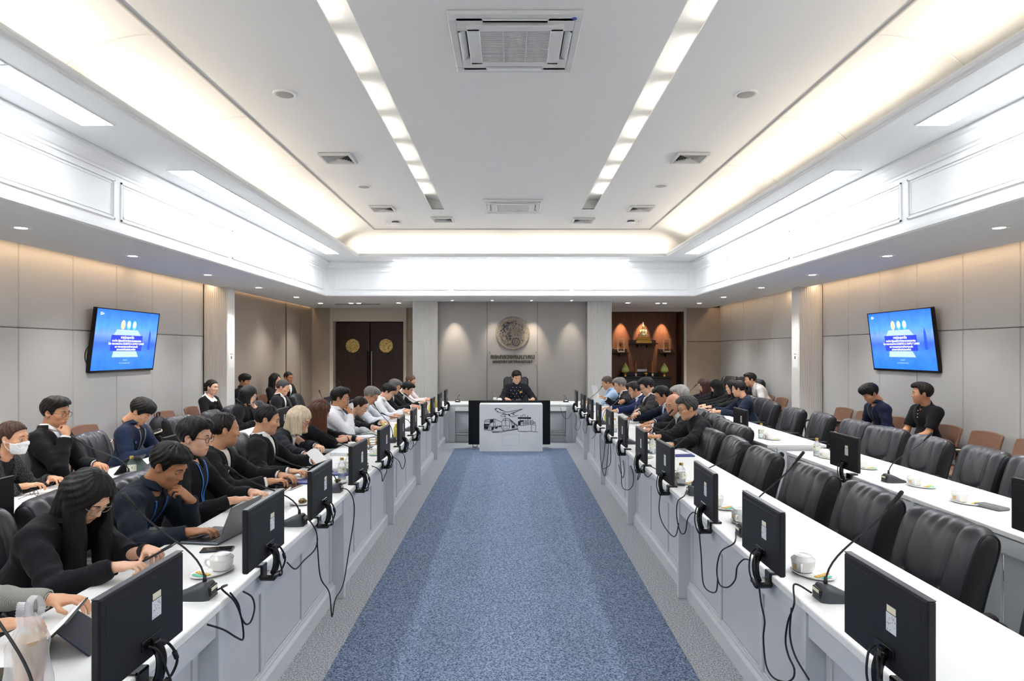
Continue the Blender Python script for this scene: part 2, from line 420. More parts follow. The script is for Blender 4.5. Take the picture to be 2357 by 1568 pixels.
wall_panels(wr2, XR2, [11.5, 12.4, 13.27, 14.14, 15.01, 15.88, 16.7], [.12, 2.01, 3.03], -1, m_fabric)
S('baseboard_left', MB().rbox((XL, -2.5, 0), (XL+.035, 11.2, .12), .006), m_white)
S('baseboard_right', MB().rbox((XR-.035, -2.5, 0), (XR, 11.2, .12), .006), m_white)
wf = S('wall_front', MB().box((-5.6, -2.75, 0), (5.6, -2.6, 4.2)), m_fabric2)
S('wall_front', MB().box((-5.6, -2.62, 2.8), (5.6, -2.55, 4.3)), m_white, label='white band over the wall behind the camera')
# closing shell above everything (plenum)
S('ceiling', MB().box((-5.8, -2.7, 4.25), (5.8, 17.4, 4.3)), m_gap, label='structural slab hidden above the ceilings')

# columns: rounded ribs on the side that faces down the room
def column(x0, x1, y0, y1, n, label, side=None):
    mb = MB(); mb.box((x0, y0+.02, 0), (x1, y1, ZS+.16))
    p = (x1-x0)/n
    for k in range(n):
        c = x0+p*(k+.5); h = p*.40
        poly = [(c+h*math.cos(math.pi+math.pi*i/6), y0+.02+h*.95*math.sin(math.pi+math.pi*i/6)) for i in range(7)]
        mb.prism(poly, 0, ZS+.02)
    o = S('wall_column', mb, m_column, label=label)
    b_ = MB(); b_.rbox((x0-.015, y0-.015, 0), (x1+.015, y1, .14), .01); b_.build('plinth', m_white, o)
column(-5.27, -4.86, 11.2, 11.5, 13, 'white fluted column at the left wall with a paper notice')
column(4.97, 5.38, 11.2, 11.5, 13, 'white fluted column at the right wall with a paper notice')
column(-2.15, -1.61, 14.36, 14.75, 20, 'white fluted column left of the emblem wall')
column(1.716, 2.243, 14.36, 14.75, 20, 'white fluted column right of the emblem wall')
# paper notices
m_paper = mat('paper', 'f3f3f2', .7, bump=(40, .05)); m_ink = mat('ink', '4a4d55', .7)
for s, X, ys, lab in ((-1, -4.858, 11.36, 'white paper notice on the left column'), (1, 4.968, 11.36, 'white paper notice on the right column')):
    t_ = thing('paper_notice', lab, 'notice', (X, ys, 1.60), 0)
    MB().box((-.001, -.10, -.13), (.001, .10, .16)).build('sheet', m_paper, t_)
    mb = MB(); mb.box((-.0016, -.02, .02), (.0016, .02, .07)); mb.box((-.0016, -.05, .1), (.0016, .05, .11))
    mb.build('print', m_ink, t_)

# emblem wall in the middle
wb = S('wall_back', MB().box((-1.7, 14.62, 0), (1.8, 14.8, 3.0)), m_seam)
for a, b_ in ((-1.61, -.516), (-.516, .613), (.613, 1.716)):
    MB().rbox((a+.003, 14.59, .1), (b_-.003, 14.62, 2.9), .008).build('panel', m_fabric2, wb)
# return walls beside the niches
S('wall_back', MB().box((-2.15, 14.7, 0), (-2.05, 17.3, 3.0)), m_taupe, label='return wall beside the double door')
S('wall_back', MB().box((2.14, 14.7, 0), (2.24, 17.3, 3.0)), m_walnut2, label='return wall beside the altar niche')
# door wall
YD = 16.7
wd = S('wall_back', MB().box((-5.2, YD+.3, 0), (-2.1, YD+.4, 3.0)), m_gap, label='taupe wall around the double door')
MB().rbox((-5.1, YD-.02, .1), (-4.61, YD+.1, 2.86), .005).build('panel', m_taupe, wd)
MB().rbox((-2.64, YD-.02, .1), (-2.15, YD+.1, 1.99), .005).build('panel', m_taupe, wd)
MB().rbox((-2.64, YD-.02, 2.0), (-2.15, YD+.1, 2.86), .005).build('panel', m_taupe, wd)
mb = MB(); mb.box((-4.61, YD-.03, 0), (-4.53, YD+.25, 2.86)); mb.box((-2.73, YD-.03, 0), (-2.645, YD+.25, 2.86)); mb.box((-4.53, YD-.01, 2.52), (-2.73, YD+.25, 2.86))
mb.box((-4.61, YD-.045, 0), (-4.58, YD-.03, 2.86)); mb.box((-2.675, YD-.045, 0), (-2.645, YD-.03, 2.86))
S('trim_7', mb, m_cream, label='cream frame round the dark double door')
dr = link('door_1', None, None, (-3.63, YD+.2, 0), None, 'dark reeded wooden double door with two brass discs', None, None, 'structure')
for s in (-1, 1):
    mb = MB(); x0, x1 = (-.885, -.012) if s < 0 else (.012, .885)
    mb.rbox((x0, 0, .01), (x1, .05, 2.5), .004)
    n = 34
    for k in range(n):
        c = x0+.1+(x1-x0-.2)*(k+.5)/n; mb.box((c-.008, -.004, .15), (c+.004, .002, 2.38))
    leaf = mb.build('door_leaf', m_walnut, dr)
    ec = -.45 if s < 0 else .415
    T = Matrix.Translation((ec, -.004, 1.895)) @ Matrix.Rotation(R(90), 4, 'X')
    mb = MB(); mb.lathe([(.002, .004), (.15, .004), (.155, .012), (.168, .014), (.178, .01), (.18, 0)], 40, T=T)
    rnd = random.Random(5+s)
    for k in range(46):                       # chased relief: curls and bosses inside the rim
        a = rnd.uniform(0, 6.283); rr = .14*math.sqrt(rnd.random()); c = Vector((ec+rr*math.cos(a), -.010, 1.895+rr*math.sin(a)))
        a0 = rnd.uniform(0, 6.283); q = rnd.uniform(.008, .018)
        mb.tube([c+Vector((q*math.cos(a0+u*.7)*(1-u*.1), -.002, q*math.sin(a0+u*.7)*(1-u*.1))) for u in range(7)], .003, 5)
    mb.build('brass_disc', m_brass, leaf, smooth=True, angle=R(35))
    hx = -.05 if s < 0 else .05
    mb = MB(); mb.tube([(hx, -.06, .75), (hx, -.06, 1.75)], .014, 10)
    for z in (.85, 1.65): mb.tube([(hx, 0, z), (hx, -.06, z)], .009, 8)
    mb.build('door_handle', m_blackgloss if s < 0 else m_steel, leaf, smooth=True, angle=R(40))
S('trim_8', MB().box((-4.1, 15.25, ZS-.006), (-3.05, 15.33, ZS+.0)), m_gap, label='slot air vent in the soffit before the door')
# altar niche
wa = S('wall_back', MB().box((2.1, 17.25, 0), (5.6, 17.35, 3.0)), m_walnut2, label='walnut back wall of the altar niche')
mb = MB(); mb.box((2.2, YD, 2.77), (4.52, YD+.12, 2.87)); mb.box((4.453, YD-.02, 0), (4.52, YD+.12, 2.87))
S('trim_9', mb, m_cream, label='cream frame round the altar niche')
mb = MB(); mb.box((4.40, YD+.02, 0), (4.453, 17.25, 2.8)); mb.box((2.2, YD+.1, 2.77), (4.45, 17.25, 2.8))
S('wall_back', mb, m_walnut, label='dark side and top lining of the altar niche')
wq = S('wall_back', MB().box((4.5, YD+.1, 0), (5.6, YD+.2, 3.0)), m_seam, label='padded wall right of the altar niche')
for z0, z1 in ((.12, 1.995), (2.005, 2.86)): MB().rbox((4.525, YD-.02, z0), (5.4, YD+.1, z1), .006).build('panel', m_taupe, wq)
for k, px_ in enumerate((1432, 1482, 1528)):
    x = (px_-CX)*17.0/F; spot('altar_spot', (x, 17.02, 2.76), (x, 17.24, 2.1), 60, (1, .74, .50), R(44), .85, .015)

# ceiling equipment -------------------------------------------------------
def ac_unit(c, label):
    t_ = thing('ceiling_cassette', label, 'air conditioner', c, 0, 'ceiling cassette air conditioners')
    h = .455; m_ac = mat('ac_plastic', 'dededc', .5); m_dark = mat('ac_dark', '4b4a48', .6)
    mb = MB()
    for a in ((-h, -h, -.03, h, -.36, 0), (-h, .36, -.03, h, h, 0), (-h, -.36, -.03, -.40, .36, 0), (.40, -.36, -.03, h, .36, 0)): mb.rbox(a[:3], a[3:], .006)
    for sx in (-1, 1):
        for sy in (-1, 1): mb.rbox((min(sx*.22, sx*.40), min(sy*.22, sy*.40), -.03), (max(sx*.22, sx*.40), max(sy*.22, sy*.40), 0), .004)
    mb.build('fascia_panel', m_ac, t_)
    mb = MB(); mb.box((-.40, -.40, -.004), (.40, .40, .002)); mb.build('air_outlet', m_dark, t_)
    mb = MB(); w_ = .275
    for a in ((-w_-.06, -w_-.04, w_+.06, -w_+.03), (-w_-.06, w_-.03, w_+.06, w_+.04), (-w_-.06, -w_, -w_+.03, w_), (w_-.03, -w_, w_+.06, w_)): mb.rbox((a[0], a[1], -.042), (a[2], a[3], -.012), .005)
    g = mb.build('grille_frame', m_ac, t_)
    for k in range(30):
        y = -.235+.0162*k; MB().box((-.245, y-.0042, -.036), (.245, y+.0042, -.031)).build('slat', m_ac, g)
    mb = MB(); mb.box((-.085, -.245, -.038), (-.079, .245, -.028)); mb.box((.079, -.245, -.038), (.085, .245, -.028)); mb.build('mullion', m_ac, g)
    MB().box((-.25, -.25, -.02), (.25, .25, -.015)).build('filter', mat('ac_filter', '4f4f4e', .9), g)
    for sx in (-1, 1):
        T = Matrix.Translation((sx*.372, 0, -.022)) @ Matrix.Rotation(sx*R(38), 4, 'Y')
        MB().rbox((-.028, -.21, -.004), (.028, .21, .004), .002, T=T).build('flap', m_white, t_)
    for sy in (-1, 1):
        T = Matrix.Translation((0, sy*.372, -.022)) @ Matrix.Rotation(-sy*R(38), 4, 'X')
        MB().rbox((-.21, -.028, -.004), (.21, .028, .004), .002, T=T).build('flap', m_white, t_)
    MB().lathe([(.001, -.033), (.017, -.033), (.017, -.028)], 16, T=Matrix.Translation((.395, -.395, 0))).build('badge', mat('badge_blue', '2c3f9a', .4), t_)
ac_unit((0.035, F*2.25/711, ZC), 'ceiling cassette air conditioner nearest the camera')
ac_unit((0.045, F*2.25/334, ZC), 'ceiling cassette air conditioner near the far wall')
m_vent = mat('vent_white', 'd9d9d7', .5); m_vdark = mat('vent_dark', '2a2a2c', .7)
def diffuser(c, label):
    t_ = thing('air_diffuser', label, 'air vent', c, 0, 'square ceiling air vents')
    mb = MB(); h = .185
    for a, b_ in ((h, .03),):
        for q in ((-a, -a, a, -a+b_), (-a, a-b_, a, a), (-a, -a+b_, -a+b_, a-b_), (a-b_, -a+b_, a, a-b_)): mb.rbox((q[0], q[1], -.028), (q[2], q[3], 0), .003)
    mb.build('vent_frame', m_vent, t_)
    for k in range(6):
        a = .150-.0245*k; mb = MB(); ins = .013
        vs = [(-a, -a, -.026), (a, -a, -.026), (a, a, -.026), (-a, a, -.026), (-a+ins, -a+ins, -.004), (a-ins, -a+ins, -.004), (a-ins, a-ins, -.004), (-a+ins, a-ins, -.004)]
        mb.add(vs, [(0, 1, 5, 4), (1, 2, 6, 5), (2, 3, 7, 6), (3, 0, 4, 7)])
        mb.build('louvre', m_vent, t_)
    MB().box((-.155, -.155, -.003), (.155, .155, -.001)).build('duct', m_vdark, t_)
for x, y, lb in ((778, 362, 'left square air vent nearest the camera'), (1588, 361, 'right square air vent nearest the camera'), (881, 479, 'left square air vent, middle of three'), (1475, 478.5, 'right square air vent, middle of three'), (1019, 504, 'left square air vent nearest the emblem wall'), (1342, 506, 'right square air vent nearest the emblem wall')):
    diffuser(PZ(x, y, ZC)-Vector((0, 0, .003)), lb)
m_grillc = mat('speaker_grille', 'b3b0aa', .8, bump=(500, .4))
for x, y, lb in ((655, 216, 'left round ceiling speaker nearest the camera'), (1717, 216, 'right round ceiling speaker nearest the camera'), (838, 429, 'left round ceiling speaker near the far end'), (1521, 427, 'right round ceiling speaker near the far end')):
    c = PZ(x, y, ZC); t_ = thing('ceiling_speaker', lb, 'speaker', c-Vector((0, 0, .002)), 0, 'round ceiling speakers')
    MB().lathe([(.001, -.012), (.06, -.011), (.088, -.006)], 28).build('grille', m_grillc, t_, smooth=True)
    MB().lathe([(.085, -.008), (.094, -.010), (.1, -.006), (.1, .002)], 28).build('rim', m_white, t_, smooth=True, angle=R(40))
for x, y, lb, s in ((910, 510, 'white ceiling access point with short cable, left', -1), (1452, 508, 'white ceiling access point with short cable, right', 1)):
    c = PZ(x, y, ZC); t_ = thing('access_point', lb, 'access point', c-Vector((0, 0, .002)), 0, 'ceiling access points')
    MB().lathe([(.06, 0), (.065, -.03), (.062, -.032)], 20).build('mount', mat('ap_grey', '5a5b60', .6), t_, smooth=True, angle=R(40))
    MB().lathe([(.085, -.03), (.09, -.04), (.075, -.055), (.001, -.058)], 24).build('shell', m_white, t_, smooth=True, angle=R(40))
    MB().rbox((-.03+s*.16, -.03, -.03), (.03+s*.16, .03, 0), .004).build('socket', m_white, t_)
    MB().tube(bez((s*.06, 0, -.03), (s*.09, 0, -.09), (s*.13, 0, -.09), (s*.155, 0, -.02)), .005, 6).build('cable', m_white, t_)
# ------------------------------------------------------------------ desks
m_top = mat('desk_top_white', 'f4f4f2', .35, bump=(60, .01)); m_desk = mat('desk_pale_grey', 'cccfd3', .5); m_desk2 = mat('desk_panel_grey', 'c8cbd0', .5)
ZT = .74
def desk(sx, xe, y0, y1, depth, label, group, end=False, npan=3, hide_gable=False):
    """one desk module; sx = -1: desk extends to -x from the aisle edge xe"""
    t_ = thing('conference_desk', label, 'desk', (xe, y0, 0), 0, group); L = y1-y0
    def bx(mb, d0, d1, a, b_, z0, z1, bev=.003): return mb.rbox((min(sx*d0, sx*d1), a, z0), (max(sx*d0, sx*d1), b_, z1), bev)
    bx(MB(), -.006, depth, .001, L-.001, ZT-.033, ZT, .004).build('desktop', m_top, t_)
    mb = MB(); bx(mb, 0, .0945, 0, .045, 0, ZT-.033); bx(mb, .0940, .36, 0, .03, 0, ZT-.034); mb.build('gable', m_desk, t_)
    if end:
        mb = MB(); bx(mb, 0, .0945, L-.045, L, 0, ZT-.033); bx(mb, .0940, .36, L-.03, L, 0, ZT-.034); mb.build('gable', m_desk, t_)
    bx(MB(), .012, .045, .045, L, .60, ZT-.047).build('apron', m_desk, t_)
    bx(MB(), .03, .05, .045, .10, ZT-.048, ZT-.034).build('spacer', m_desk, t_); bx(MB(), .03, .05, L-.055, L, ZT-.048, ZT-.034).build('spacer', m_desk, t_); bx(MB(), .06, .08, .045, L, .58, ZT-.034).build('top_rail', m_desk, t_)
    fr = MB(); fz0 = .125
    bx(fr, .075, .0945, .045, L, .0, fz0); bx(fr, .082, .094, .045, L, .565, .60)
    # sloping ledge on the plinth
    p = [(sx*.060, .0), (sx*.060, fz0-.035), (sx*.075, fz0-.02), (sx*.094, fz0+.006), (sx*.094, 0)]
    fr.add([(x, .046, z) for x, z in p]+[(x, L, z) for x, z in p], [(i, (i+1) % 5, 5+(i+1) % 5, 5+i) for i in range(5)]+[(0, 1, 2, 3, 4), (9, 8, 7, 6, 5)])
    for k in range(npan+1):
        c = .045+(L-.045)*k/npan; c = min(max(c, .045+.022), L-.022); bx(fr, .084, .098, c-.022, c+.022, fz0, .60)
    fo = fr.build('panel_frame', m_desk, t_)
    for k in range(npan):
        a = .045+(L-.045)*k/npan+.024; b_ = .045+(L-.045)*(k+1)/npan-.024
        mb = MB(); bx(mb, .094, .104, a, b_, fz0+.004, .60, .006); bx(mb, .0885, .095, a+.03, b_-.03, fz0+.04, .57, .005) if False else None
        mb.build('panel', m_desk2, fo)
    bx(MB(), .50, .515, .03, L-.0, .25, ZT-.05).build('back_rail', m_desk, t_) if depth > .9 else None
    return t_
GY = [.655, 2.64, 4.623, 6.608, 8.60, 10.585, 12.54]
for k in range(6):
    desk(-1, -1.178, GY[k], GY[k+1], .64, '%s white-topped desk from the camera in the left front row' % ORD[k], 'front row desks', end=(k == 5))
    desk(1, 1.195, GY[k], GY[k+1], .64, '%s white-topped desk from the camera in the right front row' % ORD[k], 'front row desks', end=(k == 5))
for sx, xe, side in ((1, 2.81, 'right'), (-1, -2.81, 'left')):
    for k, (a, b_) in enumerate(((2.46, 4.54), (4.54, 6.62))): desk(sx, xe, a, b_, .66, '%s white-topped desk from the camera in the %s back row' % (ORD[k], side), 'back row desks', end=(k == 1))
    for k, (a, b_) in enumerate(((7.08, 9.08), (9.08, 11.08), (11.08, 13.0))):
        d_ = desk(sx, xe-.01*sx, a, b_, .64, '%s white-topped desk after the gap in the %s back row' % (ORD[k], side), 'back row desks', end=(k == 2))
        if k == 0:
            MB().rbox((min(sx*.1, sx*.6), -.012, 0), (max(sx*.1, sx*.6), 0, ZT-.034), .003).build('end_panel', m_desk, d_)
            T = Matrix.Translation((sx*.14, -.013, .63)) @ Matrix.Rotation(R(90), 4, 'X')
            MB().lathe([(.001, .002), (.03, .002), (.034, 0)], 20, T=T).build('grommet', m_black, d_)
# head table
ht = thing('head_table', 'long white-topped head table below the emblem wall', 'desk', (0, 12.54, 0))
MB().rbox((-1.82, 0, ZT-.033), (1.835, .70, ZT), .004).build('desktop', m_top, ht)
MB().rbox((-1.178, .012, .60), (1.195, .045, ZT-.047), .003).build('apron', m_top, ht)
for x in (-1.178, 1.15, -1.82, 1.79): MB().rbox((x, .0 if abs(x) < 1.3 else .1, 0), (x+.045, .36 if abs(x) < 1.3 else .46, ZT-.033), .003).build('gable', m_desk, ht)
MB().rbox((-1.134, 0, 0), (-1.06, .1, ZT-.048), .003).build('corner_post', m_desk, ht); MB().rbox((1.08, 0, 0), (1.151, .1, ZT-.048), .003).build('corner_post', m_desk, ht)
mb = MB(); mb.rbox((-1.07, .094, 0), (1.09, .12, .62), .003); mb.build('back_board', m_desk, ht)
MB().rbox((-1.07, .06, 0), (1.09, .094, .10), .004).build('plinth', m_desk, ht); MB().rbox((-1.07, .05, .10), (1.09, .094, .118), .004).build('plinth_ledge', m_desk, ht); MB().rbox((-1.07, .065, .13), (1.09, .094, .16), .006).build('plinth_bead', m_desk, ht)
for a, b_ in ((-1.05, -.36), (-.34, .36), (.38, 1.07)):
    mb = MB()
    for q in ((a, .19, b_, .215), (a, .545, b_, .57), (a, .215, a+.025, .545), (b_-.025, .215, b_, .545)): mb.rbox((q[0], .076, q[1]), (q[2], .094, q[3]), .005)
    mb.build('panel_moulding', m_desk, ht)
    MB().rbox((a+.03, .088, .222), (b_-.03, .095, .538), .003).build('panel', m_desk2, ht)

# ------------------------------------------------------------------ leather chairs (sitter looks to local +x)
m_leather = mat('black_leather', '2e2f33', .36, spec=.6, bump=(240, .10))
m_leather_s = mat('black_leather_side', '18181b', .45, bump=(240, .12))
m_stitch = mat('piping', '0f0f11', .5)
def chair_profile():
    pts = [(-.185,.43),(-.20,.54),(-.222,.66),(-.245,.77),(-.268,.86),(-.292,.925),(-.325,.962),(-.365,.965),(-.397,.935),(-.402,.88),(-.385,.80),(-.36,.70),(-.335,.58),(-.31,.43)]
    return [Vector((-.185+(p.x+.185)*1.18, 0, .43+(p.z-.43)*.945)) for p in spline([(x, 0, z) for x, z in pts], 5)]
def back_mesh(hw=.255, sc=1.0, pleats=True):
    pr = chair_profile(); n = len(pr); nu = 40; nf = 36     # first nf profile points are the padded front and roll
    vs, fs, mi = [], [], []
    for k, p in enumerate(pr):
        a = pr[min(k+1, n-1)]-pr[max(k-1, 0)]; nr = Vector((-a.z, 0, a.x)).normalized()*-1
        v = k/nf
        wv = hw*(.95+.05*math.sin(min(v, 1)*math.pi)) if v < 1 else hw*(.97)
        for i in range(nu+1):
            u = -1+2*i/nu; au = abs(u); d = 0
            if v <= 1.0:
                fade = min(1, (1.0-v)*4+.15)
                d += .012*(1-au**6)                                          # padding
                g = math.exp(-((au-.56-.06*(v-.5))/.028)**2)
                vs_ = .30-.07*(1-(au/.56)**2)
                inside = au < .58 and v > vs_
                if v > .18: d -= .015*g*fade if v > vs_-.03 else 0           # side seams
                if au < .60: d -= .014*math.exp(-((v-vs_)/.018)**2)          # curved lower seam
                d -= .008*math.exp(-((v-.13)/.016)**2)*(1 if au < .9 else .3)
                if inside:
                    up = max(0, min(1, (v-.42)/.4))
                    d += .0042*math.sin(u*24+.9*math.sin(v*5))*up*fade*(.6+.4*math.sin(u*7+1.3)) + .006*(1-(au/.58)**2)
                elif au > .58: d += .010*math.sin((au-.58)/.42*math.pi)*fade   # side bolsters
                d += .0015*math.sin(u*9+v*13)
            edge = max(0, (au-.90)/.10); d -= .016*edge**2
            q = p+nr*d
            vs.append((q.x, u*wv, q.z))
    for k in range(n-1):
        for i in range(nu):
            a = k*(nu+1)+i; fs.append((a, a+1, a+nu+2, a+nu+1))
    mb = MB(); mb.add(vs, fs)
    me = mb.mesh('backrest', m_leather, True)
    # side gussets
    out = []
    for side, col_ in ((0, 0), (1, nu)):
        sg = MB(); ring_ = [k*(nu+1)+col_ for k in range(n)]
        sy = -1 if side == 0 else 1
        pv = [Vector(vs[q]) for q in ring_]
        cen = [pv[k].lerp(pv[n-1-k], .5) for k in range(n)]
        vv = [tuple(p) for p in pv]+[tuple(p.lerp(cen[k], .35)+Vector((0, sy*.012, 0))) for k, p in enumerate(pv)]
        ff = [(k, k+1, n+k+1, n+k) for k in range(n-1)]
        half = n//2
        ff += [(n+k, n+k+1, n+n-2-k, n+n-1-k) for k in range(half-1)]
        sg.add(vv, ff)
        out.append((sg.mesh('side_gusset', m_leather_s, True), MB().tube([p+Vector((0, sy*.002, 0)) for p in pv], .005, 5).mesh('piping', m_stitch, True)))
    return me, out
BK, SG = back_mesh()
def cushion(lo, hi, puff=.02, n=12):
    mb = MB(); cx, cy = (lo[0]+hi[0])/2, (lo[1]+hi[1])/2; hx, hy = (hi[0]-lo[0])/2, (hi[1]-lo[1])/2
    def top(u, v):
        a, b_ = -1+2*u, -1+2*v; e = max(abs(a), abs(b_))
        return (cx+a*hx*(1 if e < 1 else 1), cy+b_*hy, hi[2]+puff*(1-a**4)*(1-b_**4)-.02*(e**12))
    mb.grid(top, n, n)
    mb.rbox(lo, (hi[0], hi[1], hi[2]-.012), .015)
    return mb
SEAT = cushion((-.235, -.26, .385), (.265, .26, .47), .018).mesh('seat', m_leather, True, R(50))
mb = MB()
ARM = []
for s in (-1, 1):
    mb = MB(); mb.tube(spline([(-.24, s*.285, .47), (-.22, s*.295, .58), (-.14, s*.30, .625), (.08, s*.30, .63), (.17, s*.295, .61), (.19, s*.285, .52), (.15, s*.27, .43)], 6), .015, 8)
    a_ = mb.mesh('armrest_frame', m_black, True)
    mb = MB(); mb.rbox((-.17, s*.30-.03, .628), (.15, s*.30+.03, .660), .014); ARM.append((a_, mb.mesh('armrest_pad', m_leather_s, True, R(60))))
mb = MB(); mb.lathe([(.03, .06), (.03, .25), (.025, .25), (.025, .385)], 14)
GAS = mb.mesh('gas_column', m_chrome, True, R(40))
mb = MB()
for k in range(5):
    a = 2*math.pi*k/5+.3; c, s_ = math.cos(a), math.sin(a)
    mb.tube([(0, 0, .105), (.15*c, .15*s_, .10), (.29*c, .29*s_, .075)], [.03, .024, .016], 8)
BASE = mb.mesh('star_base', m_black, True)
mb = MB(); mb.lathe([(.012, -.028), (.028, -.02), (.028, .02), (.012, .028)], 12, T=Matrix.Rotation(R(90), 4, 'X')); CAST = mb.mesh('caster', m_rubber, True, R(40))
def exec_chair(loc, rz, label, group, z=0, tall=1.0):
    t_ = thing('leather_chair', label, 'chair', (loc[0], loc[1], 0), rz, group)
    b_ = link('backrest', BK, t_)
    for g_, pp_ in SG: link('side_gusset', g_, b_); link('piping', pp_, b_)
    if tall != 1.0: b_.scale = (1, 1, tall); b_.location = (0, 0, .43*(1-tall))
    link('seat', SEAT, t_)
    for a_, p_ in ARM: link('armrest_pad', p_, link('armrest', a_, t_))
    link('gas_column', GAS, t_); bs = link('star_base', BASE, t_)
    for k in range(5):
        a = 2*math.pi*k/5+.3; link('caster', CAST, bs, (.28*math.cos(a), .28*math.sin(a), .030), (0, 0, a))
    return t_
# empty chairs of the right front row (they face the desk, sitter looks to -x)
fr_chairs = [(1645, 995, 2.10), (1700, 1010, 2.14), (1765, 1036, 2.13), (1880, 1080, 2.15), (2010, 1118, 2.18), (2195, 1192, 2.17)]
ROT = [184, 176, 179, 183, 178, 182]
for k, (x, y, X) in enumerate(fr_chairs):
    Y = X*F/(x-CX)
    exec_chair((X-.385, Y), R(ROT[k]), 'empty black leather chair at the right front desks, %s from the camera' % ORD[len(fr_chairs)-k], 'empty chairs at the right front desks')
exec_chair((1.86, 2.42), R(180), 'empty black leather chair at the right frame edge, nearest the camera', 'empty chairs at the right front desks')
br = [(1830, 943, 4.05, 182), (1894, 951, 4.08, 176), (1973, 965, 4.06, 181), (2053, 986, 4.02, 192), (2143, 1012, 3.98, 180), (2266, 1036, 3.98, 176), (2400, 1085, 3.98, 181)]
for k, (x, y, X, a) in enumerate(br):
    Y = X*F/(x-CX)
    exec_chair((X-.37, Y), R(a), 'black leather chair at the right back row desks, %s from the far end' % ORD[k], 'chairs at the right back desks')
# chairs beyond the left rows
bl = [(-4.05, 7.35, 12, 'empty black leather chair left of the backpack at the left back desks'), (-4.0, 8.08, -6, 'empty leather chair right before the woman in black bob at the left back desks'), (-4.0, 9.70, 4, 'empty leather chair between woman with bob and man in black suit'), (-3.95, 11.55, -4, 'empty leather chair right of the suited man at the left back desks, nearer one'), (-3.9, 12.25, 5, 'empty leather chair right of the suited man at the left back desks, farther one')]
for x, y, a, lb in bl: exec_chair((x+.24, y), R(a), lb, 'chairs at the left back desks')
for x, y, a, lb in ((5.0, 15.1, 200, 'tall black chair in the far right corner, leftmost of three'), (5.05, 14.3, 190, 'tall black chair in the far right corner, middle of three'), (5.0, 13.6, 186, 'tall black chair in the far right corner, rightmost of three')):
    exec_chair((x-.2, y), R(a), lb, 'tall chairs in the far right corner', tall=1.42)

# ------------------------------------------------------------------ brown visitor chairs with writing tablets
m_brown = mat('brown_vinyl', '7d5b49', .55, bump=(200, .08)); m_tab = mat('tablet_black', '1d1d1f', .4)
def gb_back(u, v):
    a = -1+2*u; return (-.22-.03*v-.05*v*v+.035*a*a, a*(.235-.01*v)*(1-.04*(1-v)), .50+.36*v-.02*(a*a)*(1 if v > .5 else -1)*.6)
mb = MB(); mb.grid(gb_back, 14, 10); mb.grid(lambda u, v: tuple(Vector(gb_back(u, v))-Vector((.035, 0, 0))), 14, 10, flip=True)
def rim(fn): return [Vector(fn(i/14, 0)) for i in range(15)]+[Vector(fn(1, j/10)) for j in range(1, 11)]+[Vector(fn(1-i/14, 1)) for i in range(1, 15)]+[Vector(fn(0, 1-j/10)) for j in range(1, 11)]
mb.tube([p-Vector((.0175, 0, 0)) for p in rim(gb_back)], .0178, 8)
GB = mb.mesh('backrest', m_brown, True, R(60))
GS = cushion((-.21, -.235, .41), (.24, .235, .46), .015).mesh('seat', m_brown, True, R(50))
mb = MB()
for s in (-1, 1):
    mb.tube(spline([(-.30, s*.25, 0), (-.22, s*.25, .40), (-.20, s*.25, .62), (-.05, s*.26, .665), (.16, s*.26, .655), (.22, s*.255, .60), (.21, s*.25, .42), (.25, s*.25, 0)], 6), .0125, 7)
mb.tube([(-.2, -.25, .405), (-.2, .25, .405)], .012, 7); mb.tube([(.2, -.25, .405), (.2, .25, .405)], .012, 7)
mb.tube([(-.21, -.25, .56), (-.23, 0, .60), (-.21, .25, .56)], .012, 7)
GF = mb.mesh('frame', m_black, True)
mb = MB(); poly = [(.0+.0, -.16)]+[(.02+.17*math.cos(R(a)), -.03+.16*math.sin(R(a))) for a in range(-60, 200, 20)]
mb.prism(poly, 0, .016); GT = mb.mesh('writing_tablet', m_tab)
GTR = MB().tube([(x, y, .008) for x, y in poly+poly[:1]], .010, 6).mesh('tablet_rim', mat('tablet_rim', 'b7a68f', .5), True)
def visitor_chair(loc, rz, label, tablet=True, flip=1):
    t_ = thing('visitor_chair', label, 'chair', (loc[0], loc[1], 0), rz, 'brown visitor chairs along the walls')
    link('backrest', GB, t_); link('seat', GS, t_); link('frame', GF, t_)
    if tablet:
        o = link('writing_tablet', GT, t_, (.02, flip*.22, .685), (R(8), R(-6), 0)); link('tablet_rim', GTR, o)
    return t_
vr = [(5.02, 13.05, 178, 'brown visitor chair beside the leaning man in white shirt, farther one'), (4.98, 12.35, 180, 'brown visitor chair beside the leaning man in white shirt, nearer one'), (5.03, 10.15, 181, 'brown visitor chair by the right column with a tablet arm, farther one'), (5.03, 9.50, 182, 'brown visitor chair by the right column with a tablet arm, nearer one'), (5.02, 8.72, 180, 'brown visitor chair under the man in navy jacket'), (5.05, 7.78, 180, 'brown visitor chair under the man in black polo shirt'), (5.03, 7.12, 179, 'empty brown visitor chair right of the man in black polo, nearer to him'), (5.03, 6.45, 181, 'empty brown visitor chair nearest the right frame edge')]
for x, y, a, lb in vr: visitor_chair((x-.1, y), R(a), lb)
vl = [(-4.92, 7.05, 2, 'brown visitor chair left of the man in navy, behind him'), (-4.92, 7.75, -2, 'brown visitor chair at the left wall behind the empty leather chair'), (-4.90, 8.75, 3, 'brown visitor chair carrying the black backpack'), (-4.92, 9.55, -3, 'brown visitor chair right of the black backpack'), (-4.90, 10.35, 4, 'brown visitor chair under the woman with the white bow collar'), (-4.9, 11.62, -3, 'brown visitor chair behind the left column'), (-4.86, 12.6, 2, 'empty brown visitor chair behind the left column'), (-4.86, 13.2, 0, 'brown visitor chair under the woman with long dark hair'), (-4.86, 13.95, -2, 'brown visitor chair under the man in white shirt by the partition')]
for x, y, a, lb in vl: visitor_chair((x+.12, y), R(a), lb, flip=-1)
